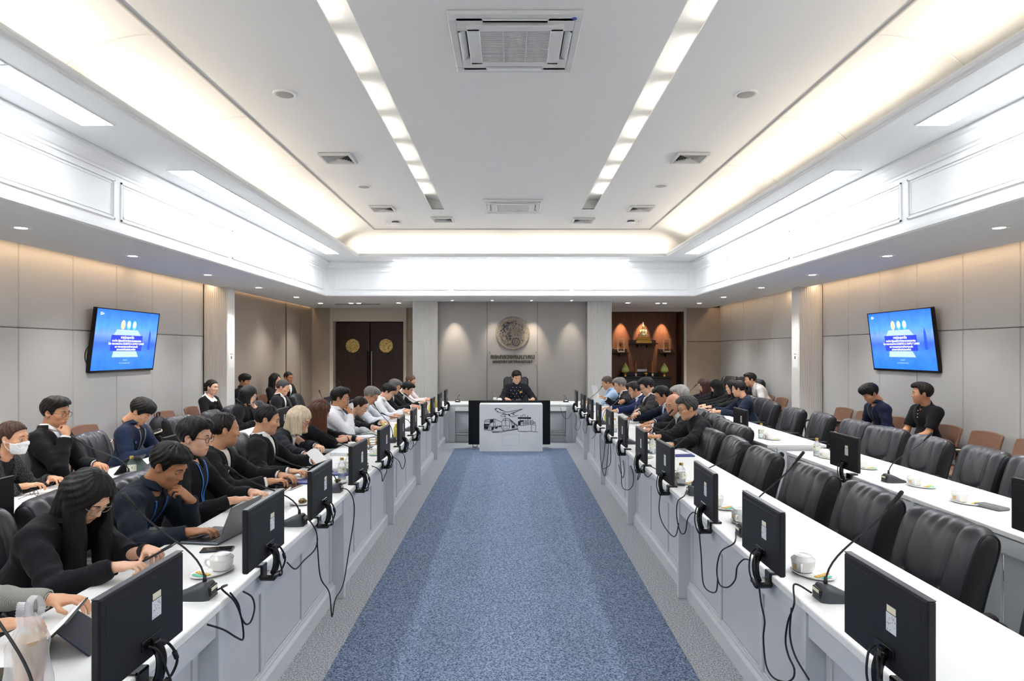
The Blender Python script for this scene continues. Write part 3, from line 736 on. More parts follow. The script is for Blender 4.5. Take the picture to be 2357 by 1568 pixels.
# ------------------------------------------------------------------ people: bodies grown as smooth implicit surfaces
def surfnet(G, o, h):
    S = G < 0; n = np.zeros(tuple(d-1 for d in G.shape), np.int8)
    offs = [(i, j, k) for i in (0, 1) for j in (0, 1) for k in (0, 1)]
    def sub(A, c): return A[c[0]:A.shape[0]-1+c[0], c[1]:A.shape[1]-1+c[1], c[2]:A.shape[2]-1+c[2]]
    for c in offs: n += sub(S, c)
    act = (n > 0) & (n < 8); I = np.argwhere(act); idx = np.full(act.shape, -1, np.int64); idx[act] = np.arange(len(I))
    acc = np.zeros((len(I), 3)); cnt = np.zeros(len(I))
    for a in offs:
        for ax in range(3):
            if a[ax]: continue
            b = list(a); b[ax] = 1
            va = G[I[:, 0]+a[0], I[:, 1]+a[1], I[:, 2]+a[2]]; vb = G[I[:, 0]+b[0], I[:, 1]+b[1], I[:, 2]+b[2]]
            m = (va < 0) != (vb < 0); t = np.where(m, va/np.where(va == vb, 1, va-vb), 0)
            p = np.tile(np.array(a, float), (len(I), 1)); p[:, ax] += t
            acc[m] += p[m]; cnt[m] += 1
    V = np.array(o)+h*(I+acc/cnt[:, None]); Q = []
    nx, ny, nz = G.shape
    for ax in range(3):
        sl0 = [slice(1, -1)]*3; sl1 = [slice(1, -1)]*3; sl0[ax] = slice(0, -1); sl1[ax] = slice(1, None)
        A, B = S[tuple(sl0)], S[tuple(sl1)]; E = np.argwhere(A != B)
        if not len(E): continue
        base = E.copy(); u, v = [(1, 2), (2, 0), (0, 1)][ax]
        base[:, u] += 1; base[:, v] += 1
        def cell(du, dv):
            c = base.copy(); c[:, u] += du; c[:, v] += dv; return idx[c[:, 0], c[:, 1], c[:, 2]]
        q = np.stack([cell(-1, -1), cell(0, -1), cell(0, 0), cell(-1, 0)], 1)
        ins = A[E[:, 0], E[:, 1], E[:, 2]]; q[~ins] = q[~ins][:, ::-1]; Q.append(q)
    Q = np.concatenate(Q) if Q else np.zeros((0, 4), int)
    return V, Q[(Q >= 0).all(1)]
def smin(a, b, k):
    h = np.clip(.5+.5*(b-a)/k, 0, 1); return b+(a-b)*h-k*h*(1-h)
def smax(a, b, k): return -smin(-a, -b, k)
def cone(a, b, ra, rb, k=.03):
    a, b = np.array(a, float), np.array(b, float); r = max(ra, rb)
    def f(p):
        ba = b-a; t = np.clip(((p-a)@ba)/max(ba@ba, 1e-9), 0, 1); return np.linalg.norm(p-a-t[..., None]*ba, axis=-1)-(ra+(rb-ra)*t)
    return (f, np.minimum(a, b)-r, np.maximum(a, b)+r, k)
def ell(c, r, Rm=None, k=.03):
    c, r = np.array(c, float), np.array(r, float); Rm = np.eye(3) if Rm is None else np.array(Rm)
    def f(p):
        q = (p-c)@Rm; k0 = np.linalg.norm(q/r, axis=-1); k1 = np.linalg.norm(q/(r*r), axis=-1); return k0*(k0-1)/np.maximum(k1, 1e-6)
    m = r.max(); return (f, c-m, c+m, k)
def seval(prims, p, off=0):
    d = None
    for f, lo, hi, k in prims:
        e = f(p); d = e if d is None else smin(d, e, k)
    return d-off
def grow(prims, h, post=None, pad=.03, off=0, clip=None):
    lo = np.min([q[1] for q in prims], 0)-pad; hi = np.max([q[2] for q in prims], 0)+pad
    if clip is not None: lo = np.maximum(lo, clip[0]); hi = np.minimum(hi, clip[1])
    dim = np.ceil((hi-lo)/h).astype(int)+1
    G = np.full(tuple(dim), .2); ax = [lo[i]+h*np.arange(dim[i]) for i in range(3)]
    for f, a, b, k in prims:
        i0 = np.maximum(np.floor((a-lo-k-.03)/h).astype(int), 0); i1 = np.minimum(np.ceil((b-lo+k+.03)/h).astype(int)+1, dim)
        if (i1 <= i0).any(): continue
        s = tuple(slice(i0[i], i1[i]) for i in range(3))
        p = np.stack(np.meshgrid(*[ax[i][s[i]] for i in range(3)], indexing='ij'), -1)
        G[s] = smin(G[s], f(p), k)
    G -= off
    if post is not None:
        p = np.stack(np.meshgrid(*ax, indexing='ij'), -1); G = post(G, p)
    return surfnet(G, lo, h)
def np_mesh(name, V, Q, mats, midx=None):
    me = bpy.data.meshes.new(name); n, f = len(V), len(Q)
    me.vertices.add(n); me.vertices.foreach_set('co', np.asarray(V, np.float32).ravel())
    me.loops.add(f*4); me.loops.foreach_set('vertex_index', np.asarray(Q, np.int32).ravel())
    me.polygons.add(f); me.polygons.foreach_set('loop_start', np.arange(0, f*4, 4, dtype=np.int32)); me.polygons.foreach_set('loop_total', np.full(f, 4, np.int32))
    for m in mats: me.materials.append(m)
    if midx is not None: me.polygons.foreach_set('material_index', np.asarray(midx, np.int32))
    me.update(calc_edges=True); me.polygons.foreach_set('use_smooth', np.ones(f, bool)); me.validate(); return me
def rot(axis, a):
    c, s = math.cos(a), math.sin(a)
    return np.array({'x': [[1,0,0],[0,c,-s],[0,s,c]], 'y': [[c,0,s],[0,1,0],[-s,0,c]], 'z': [[c,-s,0],[s,c,0],[0,0,1]]}[axis])

# ---- head template (looks to +x, z up, origin between the ears)
def head_prims(fem=False, wide=1.0):
    w = wide*(.955 if fem else 1); j = .93 if fem else 1
    P_ = [ell((-.012, 0, .026), (.0985, .0785*w, .092)), ell((.030, 0, -.035), (.062, .061*w, .085), k=.03), ell((.030, 0, -.072), (.056, .051*w*j, .045), k=.03),
          ell((.066, 0, -.103), (.022, .024*j, .018), k=.025), cone((.080, -.030, .019), (.080, .030, .019), .013, .013, .02)]
    for s in (-1, 1):
        P_ += [ell((.058, s*.040*w, -.026), (.026, .024, .022), k=.02), ell((.093, s*.012, -.036), (.010, .0085, .008), k=.008)]
    P_ += [cone((.088, 0, .010), (.103, 0, -.032), .0075, .0115, .012), cone((.086, -.017, -.0655), (.086, .017, -.0655), .0065, .0065, .009), cone((.083, -.015, -.0775), (.083, .015, -.0775), .008, .008, .009), cone((.088, -.006, -.066), (.088, .006, -.066), .0065, .0065, .006)]
    return P_
def ear(s, w):
    c = np.array((-.008, s*.079*w, -.012)); Rm = rot('z', s*R(-22)) @ rot('y', R(-12))
    return c, Rm
HEADS = {}
def head_mesh(kind, h):
    key = (kind, h)
    if key in HEADS: return HEADS[key]
    fem, wide = kind == 'f', 1.05 if kind == 'w' else 1.0
    w = wide*(.955 if fem else 1)
    def post(G, p):
        for s in (-1, 1):
            e = ell((.104, s*.033, .000), (.020, .021, .015))[0](p); G = smax(G, -e, .012)
            c, Rm = ear(s, w)
            q = (p-c)@Rm; a = ell((0, 0, 0), (.017, .0065, .031))[0](q); b = ell((.004, s*.007, .004), (.0095, .006, .019))[0](q)
            G = smin(G, smax(a, -b, .004), .006)
        m = cone((.103, -.021, -.0718), (.103, .021, -.0718), .010, .010)[0](p); G = smax(G, -(m+.0045), .004)
        n = cone((-.022, 0, -.05), (-.045, 0, -.17), .052 if not fem else .045, .054 if not fem else .047)[0](p); return smin(G, n, .03)
    V, Q = grow(head_prims(fem, wide)+[ell((0, 0, -.06), (.02, .095, .12), k=.001)][:0], h, post, pad=.045, clip=((-.14, -.105, -.165), (.14, .105, .14)))
    C = V[Q].mean(1)
    lip = (C[:, 0] > .078) & (((C[:, 1]/.0225)**2+((C[:, 2]+.0715)/.0095)**2) < 1)
    HEADS[key] = (V, Q, lip.astype(int)); return HEADS[key]
def eyes(h, opening=.1, look=(0, 0)):
    """eyeballs with lids: 0 skin lid, 2 lash, 3 white, 4 iris"""
    mb = MB()
    for s in (-1, 1):
        c = (.0772, s*.0325, -.001); n, m = 16, 14
        T = Matrix.Translation(c) @ Matrix.Scale(1.15, 4, (0, 1, 0)); st = len(mb.f); mb.ball((0, 0, 0), .0128, n, m, T=T)
        for fi in range(st, len(mb.f)):
            q = sum((Vector(mb.v[i]) for i in mb.f[fi]), Vector())/len(mb.f[fi])-Vector(c); q.normalize()
            el = q.z-.12*abs(q.y)
            if el > opening+.10: mi = 0
            elif el > opening-.10: mi = 2
            elif el < -.52: mi = 0
            elif (q-Vector((1, look[0], look[1]-.12)).normalized()).length < .5: mi = 4
            else: mi = 3
            mb.m[fi] = mi
    return mb
# ---- hands (fingers to +x, back of the hand to +z, thumb on +y)
HANDS = {}
def hand_mesh(pose, h=.0042):
    if (pose, h) in HANDS: return HANDS[(pose, h)]
    P_ = [ell((.045, 0, 0), (.052, .041, .0155), k=.012), cone((-.035, 0, .002), (.015, 0, 0), .0255, .024, .02), ell((.022, .026, -.006), (.030, .016, .014), k=.012)]
    bend = {'flat': (8, 14, 10), 'relax': (22, 34, 22), 'hold': (38, 58, 32), 'fist': (70, 88, 50), 'point': (30, 40, 20)}[pose]
    for k, (y, L, r, sp) in enumerate(((.029, .074, .0088, 5), (.0095, .082, .0090, 1), (-.010, .076, .0086, -3), (-.028, .060, .0076, -8))):
        if pose == 'point' and k == 0: b = (10, 10, 5)
        else: b = tuple(v*(1+.08*k) for v in bend)
        p = np.array((.085-(.006 if k in (0,) else .012 if k == 3 else 0), y, .002)); a = 0
        for i, fr in enumerate((.44, .31, .25)):
            a += R(b[i]); d = np.array((math.cos(a)*math.cos(R(sp)), math.cos(a)*math.sin(R(sp)), -math.sin(a)))
            q = p+d*L*fr; P_.append(cone(p, q, r*(1-.07*i), r*(.95-.09*i), .0035)); p = q
    tp = np.array((.020, .034, -.006)); dirs = {'flat': ((.62, .75, -.12), (.85, .5, -.1)), 'relax': ((.65, .68, -.3), (.9, .35, -.25)), 'hold': ((.62, .55, -.55), (.85, .1, -.5)), 'fist': ((.75, .35, -.55), (.75, -.45, -.5)), 'point': ((.65, .6, -.4), (.9, .2, -.35))}[pose]
    for i, (d, L) in enumerate(zip(dirs, (.040, .034))):
        d = np.array(d); d /= np.linalg.norm(d); q = tp+d*L; P_.append(cone(tp, q, .0115-.001*i, .0098-.0015*i, .006)); tp = q
    HANDS[(pose, h)] = grow(P_, h, pad=.02); return HANDS[(pose, h)]

SKINS = {}
def skin(col):
    if col not in SKINS:
        m = mat('skin_'+col, col, .5, spec=.35, noise=(18, '%02x%02x%02x' % tuple(max(0, int(int(col[i:i+2], 16)*f)) for i, f in ((0, .96), (2, .88), (4, .85))), .4, .75), sss=.0)
        l = mat('lips_'+col, '%02x%02x%02x' % tuple(int(int(col[i:i+2], 16)*f) for i, f in ((0, .90), (2, .74), (4, .74))), .4)
        SKINS[col] = (m, l)
    return SKINS[col]
m_lash = mat('lash', '1d1512', .6); m_eyew = mat('eye_white', 'd8d2cb', .3); m_iris = mat('iris', '1c120d', .2)
def cloth(col, kind='plain'):
    n = 'cloth_%s_%s' % (kind, col)
    if kind == 'satin': return mat(n, col, .38, spec=.4, bump=(14, .5), sheen=.1)
    if kind == 'tweed': return mat(n, col, .95, spec=.1, noise=(260, '8a8a88', .52, .68), bump=(220, .5))
    if kind == 'stripe':
        m = mat(n, col, .9, spec=.15, bump=(14, .4))
        nt = m.node_tree; wv = nt.nodes.new('ShaderNodeTexWave'); wv.inputs['Scale'].default_value = 95; tc = nt.nodes.new('ShaderNodeTexCoord'); nt.links.new(tc.outputs['Object'], wv.inputs['Vector'])
        r_ = nt.nodes.new('ShaderNodeValToRGB'); r_.color_ramp.elements[0].color = (*lin(col), 1); r_.color_ramp.elements[1].color = (*lin('55564f'), 1); r_.color_ramp.elements[0].position = .45; r_.color_ramp.elements[1].position = .6
        nt.links.new(wv.outputs['Fac'], r_.inputs[0]); nt.links.new(r_.outputs[0], nt.nodes['Principled BSDF'].inputs['Base Color']); return m
    return mat(n, col, .85, spec=.2, bump=(8, .9, (1, 1, .7), .03), sheen=.05)
def hairm(col):
    c2 = '%02x%02x%02x' % tuple(min(255, int(int(col[i:i+2], 16)*1.18+3)) for i in (0, 2, 4))
    return mat('hair_'+col, col, .5, spec=.3, noise=(55, c2, .4, .72, (1, 1, .12)), bump=(75, .5, (1, 1, .10)))

def hair_mesh(style, h, grey=0, kind='m', seed=0, g=(0, 0, -1)):
    """implicit hair in head space"""
    rnd = np.random.RandomState(seed); ph = rnd.uniform(0, 6, 6)
    w = {'f': .955, 'w': 1.05}.get(kind, 1.0)
    base = [ell((-.013, 0, .026), (.0985, .0785*w, .092))]
    zx = np.array((-.14, -.085, -.05, -.03, -.012, .006, .022, .034, .050, .068, .085, .12))
    lines = {'short': (-.085, -.078, -.072, -.035, .002, .004, -.022, -.006, .042, .060, .068, .075),
             'buzz':  (-.085, -.078, -.072, -.035, .002, .004, -.022, .000, .048, .066, .072, .08),
             'recede':(-.085, -.078, -.072, -.035, .002, .004, -.016, .012, .066, .088, .098, .12),
             'bald':  (-.085, -.078, -.072, -.035, .002, .006, -.010, .030, .2, .2, .2, .2),
             'fringe':(-.090, -.085, -.080, -.045, -.005, .000, -.026, -.018, .020, .036, .040, .042),
             'up':    (-.085, -.075, -.060, -.02, .006, .006, -.010, .012, .050, .066, .074, .082),
             'long':  (-.40, -.40, -.40, -.40, -.40, -.20, -.12, -.05, .048, .064, .072, .08)}
    st = {'long': 'long', 'bob': 'long', 'bobblond': 'long', 'bun': 'up', 'curlbun': 'up', 'ponytail': 'up', 'hijab': 'long'}.get(style, style)
    zl = np.array(lines[st]); thick = {'buzz': (.003, .008), 'recede': (.003, .009), 'bald': (.003, .006), 'fringe': (.007, .020), 'short': (.004, .016), 'up': (.006, .010), 'long': (.012, .018)}[st]
    if style == 'hijab': thick = (.014, .020)
    prims = list(base)
    if style in ('short', 'fringe'): prims += [ell((.035, -.012, .088), (.060, .055, .030), k=.03)]
    if style in ('long', 'bob', 'bobblond', 'hijab'):
        L = {'long': -.36, 'bob': -.115, 'bobblond': -.150, 'hijab': -.16}[style]
        g = np.array(g); Lg = abs(L); gb = g*.55+np.array((-.12, 0, -.6)); gb /= np.linalg.norm(gb); b0 = np.array((-.062, 0, -.01))
        prims += [cone(b0+(0, s*.038, 0), b0+(0, s*.045, 0)+gb*Lg*.92, .052, .034, .04) for s in (-1, 1)]
        for s in (-1, 1):
            a0 = np.array((-.004, s*.072, .02)); a1 = a0+(.012, s*.006, 0)+g*(Lg+.02); prims += [cone(a0, a1, .028, .021 if style != 'hijab' else .05, .04), cone(a0+(-.035, 0, 0), a1+(-.045, 0, 0), .030, .024, .04)]
        if style == 'hijab': prims += [ell((.01, 0, -.17), (.085, .12, .07), k=.05)]
    if style in ('bun', 'curlbun'):
        prims += [ell((-.115, 0, -.005), (.035, .036, .034), k=.01)]
    if style == 'curlbun':
        for i in range(14):
            a = rnd.uniform(0, 6.28); prims += [ell((-.112+.01*rnd.randn(), .036*math.cos(a)+.004*rnd.randn(), -.015+.05*math.sin(a)), (.016, .016, .016), k=.006)]
    if style == 'ponytail': prims += [cone((-.10, 0, .03), (-.13, 0, -.05), .025, .032, .02), cone((-.13, 0, -.05), (-.115, .0, -.22), .032, .015, .02)]
    def post(G, p):
        x, y, z = p[..., 0], p[..., 1], p[..., 2]
        t = np.clip((z+.06)/.11, 0, 1); t = t*t*(3-2*t); G = G-(thick[0]+(thick[1]-thick[0])*t)
        az = np.arctan2(y, x+.012)
        G = G+.0022*np.sin(az*17+6*np.sin(z*22+ph[0])+ph[1])*np.clip((z+.1)/.1, .3, 1)+.0016*np.sin(y*150+x*60+ph[2])*np.clip((z-.02)/.05, 0, 1)
        line = np.interp(x, zx, zl)
        if st == 'long':
            f = ell((.090, 0, -.045), (.070, .060, .122))[0](p) if style != 'hijab' else ell((.095, 0, -.028), (.062, .052, .095))[0](p)
            G = smax(G, -f, .008)
            if style in ('bob', 'bobblond'): G = smax(G, p@np.array(g)-({'bob': .118, 'bobblond': .150}[style]+.010*np.sin(az*9+ph[3])), .008)
            nk = cone((-.012, 0, -.07), (-.035, 0, -.20), .050, .052)[0](p); G = smax(G, -nk, .006)
            return G
        if st in ('short', 'fringe'): line = line+.006*np.sin(y*90+ph[4])*(x > .03)+ (.012*(y > 0) if st == 'short' else 0)*(x > .04)
        G = smax(G, (line-z)*.85, .007)
        for s in (-1, 1):
            e = ell((-.006, s*.083, -.012), (.019, .020, .033))[0](p); G = smax(G, -e, .004)
        if st == 'bald': G = smax(G, (z-.032), .01)
        return G
    return grow(prims, h, post, pad=.035)

def V3(a): return np.array(a, float)
def ik(S_, W, l1, l2, pole):
    d = W-S_; L = np.linalg.norm(d)
    if L > (l1+l2)*.985: d = d*(l1+l2)*.985/L; W = S_+d; L = np.linalg.norm(d)
    a = (l1*l1-l2*l2+L*L)/(2*L); hgt = math.sqrt(max(l1*l1-a*a, 0)); u = d/L
    pole = pole-u*(pole@u); pole /= np.linalg.norm(pole)+1e-9
    return S_+u*a+pole*hgt, W

PERSONS = []
def person(label, head, yaw, hair=('short', '16130f'), skin_c='c9946f', top='suit', col='1b1c1f', shirt='f1f1f0', kind='m', pitch=20, hyaw=0, roll=0, hands=None, poses=('relax', 'relax'), size=1.0, desk_reach=None,
           glasses=None, lanyard=None, tie=None, eye=-.08, fine=1, fabric='plain', extras=None, legs=True, lean=None, elbow_out=.55, mask=False, v=.30, shirt_collar=True, sleeve=True, hdirs=(None, None), watch=None):
    """head = world position of the head centre; yaw = facing (deg, 0 looks to +x)"""
    hc = Vector(head); fem = kind == 'f'; Rz_ = rot('z', R(yaw)); hsc = size*(.955 if fem else 1.0)
    seat = .535
    def sk(a):
        d1 = V3((math.sin(.55*a), 0, math.cos(.55*a))); d2 = V3((math.sin(1.45*a), 0, math.cos(1.45*a)))
        H = V3((0, 0, seat)); M = H+d1*.255*size; N = M+d2*.235*size; nb = min(1.45*a*.55+.22, .75)
        C = N+V3((math.sin(nb), 0, math.cos(nb)))*.155*size+V3((.018, 0, 0)); return H, M, N, C, d1, d2
    if lean is None:
        lo_, hi_ = .0, .85
        for _ in range(26):
            mid = (lo_+hi_)/2
            if sk(mid)[3][2] > hc.z: lo_ = mid
            else: hi_ = mid
        lean_a = (lo_+hi_)/2
    else: lean_a = R(lean)
    H, M, N, C, d1, d2 = sk(lean_a)
    dz = hc.z-C[2]; seat += dz; H, M, N, C, d1, d2 = sk(lean_a)
    org = V3(hc)-Rz_ @ C; org[2] = 0
    def toL(wp): return Rz_.T @ (V3(wp)-org)
    root = thing('person', label, 'person', tuple(org), R(yaw), 'people at the meeting')
    sw = (.160 if fem else .180)*size; cb = .9 if fem else 1.0
    Rt = rot('y', 1.45*lean_a); Rb = rot('y', .55*lean_a)
    Sc = N-d2*.056
    SL, SR = Sc+V3((0, sw, 0)), Sc-V3((0, sw, 0))
    # wrists
    W = []; cdir = [None, None]
    for i, s in enumerate((1, -1)):
        t = None if hands is None else hands[i]
        if t is None: t = V3((.30, s*.09, seat+.13))
        elif isinstance(t, str):
            cdir[i] = V3((-.30, -s*.62, .72)); cdir[i] /= np.linalg.norm(cdir[i]); t = C+rot('z', R(hyaw)) @ (rot('y', R(pitch)) @ V3((.112, 0, -.088)))-cdir[i]*.115
        elif len(t) == 4: t = V3(t[:3])                       # local coordinates (4th item is a flag)
        else: t = toL(t)
        W.append(t)
    arms = []
    for i, (S_, s) in enumerate(((SL, 1), (SR, -1))):
        E, Wr = ik(S_, W[i], .285*size, .255*size, V3((-.25, s*elbow_out, -.8))); arms.append((S_, E, Wr))
    vox = {2: .0075, 1: .0105, 0: .0135}[fine]
    # ---- torso primitives
    chest = M*.5+N*.5-d2*.01
    tor = [ell(H+V3((-.01, 0, .02)), V3((.135, .180*cb, .12))*size, Rb, .05), ell(H*.55+M*.45+V3((.0, 0, .0)), V3((.118, .158*cb, .15))*size, Rb, .06), ell(chest, V3((.112, .170*cb, .165))*size, Rt, .06),
           cone(Sc+V3((-.01, sw*.80, -.012)), Sc-V3((.01, sw*.80, .012)), .056*cb*size, .056*cb*size, .06), cone(N-d2*.04, N+(C-N)*.30, .062*size, .050*size, .035)]
    if fem: tor += [ell(chest+Rt @ V3((.072, s*.062, -.01)), (.052, .058, .055), Rt, .04) for s in (-1, 1)]
    slv = []
    def fold(pr, E, ax_, ph_):
        f0 = pr[0]; ax_ = ax_/np.linalg.norm(ax_); bx_ = np.cross(ax_, V3((.3, .5, .8)))
        return (lambda p: f0(p)-.0055*np.sin((p@ax_)*105+3.2*np.sin((p@bx_)*26+ph_)+ph_)*np.exp(-((p-E)**2).sum(-1)/.010)-.003*np.sin((p@ax_)*48+2.5*np.sin((p@bx_)*22)+ph_), *pr[1:])
    for i_, (S_, E, Wr) in enumerate(arms): slv += [fold(cone(S_-V3((0, 0, .01)), E, .063*cb*size, .052*cb*size, .045), E, E-S_, 1.3+i_), fold(cone(E, Wr-(Wr-E)*.02, .051*cb*size, .037*cb*size, .03), E, Wr-E, .4+i_)]
    # ---- body (skin)
    skm, lpm = skin(skin_c)
    Rh = rot('z', R(hyaw)) @ rot('y', R(pitch)) @ rot('x', R(roll))
    V, Q, ml = head_mesh(kind if kind != 'm' else 'm', {2: .0042, 1: .0055, 0: .0065}[fine])
    Vs, Qs, Ms = [], [], []; nv = 0
    def addm(V_, Q_, m_):
        nonlocal nv
        Vs.append(V_); Qs.append(Q_+nv); Ms.append(m_); nv += len(V_)
    addm((V*hsc) @ Rh.T+C, Q, ml)
    nbase = C+Rh @ V3((-.035, 0, -.12))*hsc
    bp = [cone(N-d2*.05, nbase, .054*size*cb, .051*size*cb, .02)]+[ell(H+V3((-.01, 0, .02)), V3((.105, .150*cb, .09))*size, Rb, .05), ell(H*.55+M*.45, V3((.088, .128*cb, .13))*size, Rb, .06), ell(chest, V3((.082, .140*cb, .135))*size, Rt, .06), cone(Sc+V3((-.01, sw*.74, -.02)), Sc-V3((.01, sw*.74, .02)), .040*cb, .040*cb, .05)]
    for S_, E, Wr in arms: bp += [cone(S_, E, .044*cb*size, .039*cb*size, .03), cone(E, Wr, .040*cb*size, .0265*cb*size, .02)]
    for s in (-1, 1): bp += [cone(H+V3((.03, s*.085, -.01)), V3((.42, s*.11, seat-.045)), .068*size, .05*size, .03), cone(V3((.42, s*.11, seat-.045)), V3((.40, s*.11, .10)), .048*size, .034*size, .02), cone(V3((.38, s*.11, .055)), V3((.52, s*.12, .04)), .035, .025, .02)]
    V, Q = grow(bp, {2: .011, 1: .0135, 0: .016}[fine], pad=.02); addm(V, Q, np.zeros(len(Q), int))
    for i, (S_, E, Wr) in enumerate(arms):
        s = 1 if i == 0 else -1; HV, HQ = hand_mesh(poses[i], .0042 if fine else .0055)
        fd = Wr-E if hdirs[i] is None else V3(hdirs[i]); fd = fd/np.linalg.norm(fd)
        if hdirs[i] is None and W[i][2] < .9:
            fd = fd*V3((1, 1, .25)); fd /= np.linalg.norm(fd)
        up = V3((0, 0, 1)) if abs(fd[2]) < .8 else V3((1, 0, 0))
        if cdir[i] is not None: fd = cdir[i]; up = V3((.85, .1*s, .45))
        up = up-fd*(up@fd); up /= np.linalg.norm(up); sd = np.cross(up, fd)
        hv = HV.copy()*size*(.93 if fem else 1.0)
        if s > 0: hv[:, 1] *= -1                               # thumbs point inwards
        B = np.stack([fd, sd, up], 1)
        hq = HQ if s < 0 else HQ[:, ::-1]
        addm(hv @ B.T+Wr+fd*.012, hq, np.zeros(len(HQ), int))
    eb = eyes(None, eye, (0, 0)); ev = np.array(eb.v)*hsc
    ef = [f for f in eb.f]; q4 = np.array([f if len(f) == 4 else (f[0], f[1], f[2], f[2]) for f in ef])
    body_me = np_mesh('body', np.concatenate(Vs), np.concatenate(Qs), [skm, lpm, m_lash, m_eyew, m_iris], np.concatenate(Ms))
    body = link('body', body_me, root)
    # eyes go into their own small part so that triangles stay valid
    nf_, nv_ = len(ef)//2, len(ev)//2
    for i in (0, 1):
        me = bpy.data.meshes.new('eye'); me.from_pydata([tuple(p) for p in ev[i*nv_:(i+1)*nv_] @ Rh.T+C], [], [tuple(j-i*nv_ for j in f) for f in ef[i*nf_:(i+1)*nf_]])
        for m in (skm, lpm, m_lash, m_eyew, m_iris): me.materials.append(m)
        me.polygons.foreach_set('material_index', eb.m[i*nf_:(i+1)*nf_]); me.polygons.foreach_set('use_smooth', [True]*nf_); me.update(); link('eye', me, body)
    TH = Matrix.Translation(C) @ Matrix([[*r, 0] for r in Rh]+[[0, 0, 0, 1]]).to_4x4() @ Matrix.Scale(hsc, 4)
    # ---- hair and brows
    hs, hcol = hair; hm = hairm(hcol) if hs != 'hijab' else cloth(hcol)
    HVv, HQq = hair_mesh(hs, {2: .005, 1: .0062, 0: .0075}[fine], kind=kind, seed=len(PERSONS), g=Rh.T @ V3((0, 0, -1)))
    link('hair' if hs != 'hijab' else 'headscarf', np_mesh('hair', (HVv*hsc) @ Rh.T+C, HQq, [hm]), root)
    bc = hairm(hcol if hs != 'hijab' and hcol not in ('c8b79c', '8b8983', '9a9894', 'b5b3ae') else '2a201a')
    for s in (-1, 1):
        mb = MB(); mb.T = TH; mb.tube([(.0945, s*.014, .021), (.0950, s*.024, .0245), (.0900, s*.036, .025), (.0800, s*.047, .020)], [.0028, .0036, .0032, .0018], 6)
        mb.build('eyebrow', bc, body, smooth=True)
    # ---- clothes
    neckax = cone(N-d2*.12, nbase+(nbase-N)*.4, .060*size*cb, .056*size*cb)[0]
    def local(p): return (p-N) @ Rt                        # chest frame: x forward, z up along the spine
    tcol = cloth(col, fabric)
    An = nbase-N; An /= np.linalg.norm(An); Ax = V3((1, 0, 0))-An*An[0]; Ax /= np.linalg.norm(Ax); Ay = np.cross(An, Ax)
    def collar(material, parent, r0, z0, zt, fold, gap, tip=.018, flare=.011, th0=0, name='collar'):
        """folded band round the neck: rows inner foot, top edge, outer edge"""
        mb = MB(); n_ = 36; c0 = N+An*.012+Ax*.004; cols = []
        for k_ in range(n_+1):
            t_ = th0+gap+(2*math.pi-2*th0-2*gap)*k_/n_; fr = .5+.5*math.cos(t_)          # 1 at the front
            ztt = zt-.010*fr; dirv = Ax*math.cos(t_)*1.04+Ay*math.sin(t_)
            pts = [(r0-.001, z0-.008), (r0-.001, ztt-.004), (r0+.003, ztt), (r0+.008, ztt-.004), (r0+.008+flare*(.6+.5*fr), ztt-fold-tip*fr**5), (r0+.004+flare*(.6+.5*fr), ztt-fold-tip*fr**5-.002)]
            cols.append([tuple(c0+dirv*r_+An*z_) for r_, z_ in pts])
        vs = [p for c in cols for p in c]; m_ = 6
        mb.add(vs, [(k_*m_+j, k_*m_+j+1, (k_+1)*m_+j+1, (k_+1)*m_+j) for k_ in range(n_) for j in range(m_-1)])
        return mb.build(name, material, parent, smooth=True, angle=R(70))
    def hem(G, p): return G
    short = top in ('polo', 'tee')
    if top in ('suit',):
        def post_j(G, p):
            q = local(p); y = np.abs(q[..., 1]); z = q[..., 2]; wv = np.clip((z+v)/v, 0, 1.3)*.072
            band = np.clip(1-np.abs(y-wv-.028)/.03, 0, 1)*(q[..., 0] > .02)*(z > -v)*(z < .03)
            G = G-.006*np.minimum(band*3, 1)
            cut = np.maximum(y-wv, -q[..., 0]+.01); cut = np.maximum(cut, -(z+v)*.3); G = smax(G, -cut, .004)
            return smax(G, np.minimum(z-.030+.38*q[..., 0], .135-np.hypot(q[..., 0], q[..., 1])), .006)
        def trim(G, p):
            for S_, E, Wr in arms:
                u = (Wr-E)/np.linalg.norm(Wr-E); cutp = (p-(Wr-u*.022)) @ u; near = np.linalg.norm(p-Wr, axis=-1)-.075
                G = smax(G, np.minimum(cutp, -near), .003)
            return G
        V, Q = grow(tor+slv, vox, lambda G, p: trim(post_j(G, p), p), off=.011)
        jo = link('jacket', np_mesh('jacket', V, Q, [tcol]), root)
        def post_s(G, p):
            q = local(p); G = np.maximum(G, -q[..., 0]-.03)
            return smax(G, np.minimum(q[..., 2]-.016+.34*q[..., 0], .135-np.hypot(q[..., 0], q[..., 1])), .006)
        sh = [t_ for t_ in tor]
        V, Q = grow(sh, vox, post_s, off=.002, clip=(N-V3((.2, .2, .36)), N+V3((.25, .2, .15))))
        so = link('shirt', np_mesh('shirt', V, Q, [cloth(shirt)]), root)
        if shirt_collar: collar(cloth(shirt), so, .0575*size*cb, -.03, .046, .036, .13, .024, .005)
        collar(tcol, jo, .0735*size*cb, -.05, .034, .040, 0, 0, .012, R(66))
        mb = MB()
        for S_, E, Wr in arms:
            u = (Wr-E)/np.linalg.norm(Wr-E); mb = MB(); mb.tube([tuple(Wr-u*.05), tuple(Wr-u*.004)], [.0375*cb*size, .0365*cb*size], 16, cap=False); mb.build('cuff', cloth(shirt), so, smooth=True)
    else:
        th = .010 if top in ('jacket', 'tunic') else .004
        gapc = {'shirt': .016, 'jacket': .03, 'blouse': .2, 'tunic': .006, 'polo': .022, 'tee': .2}[top]
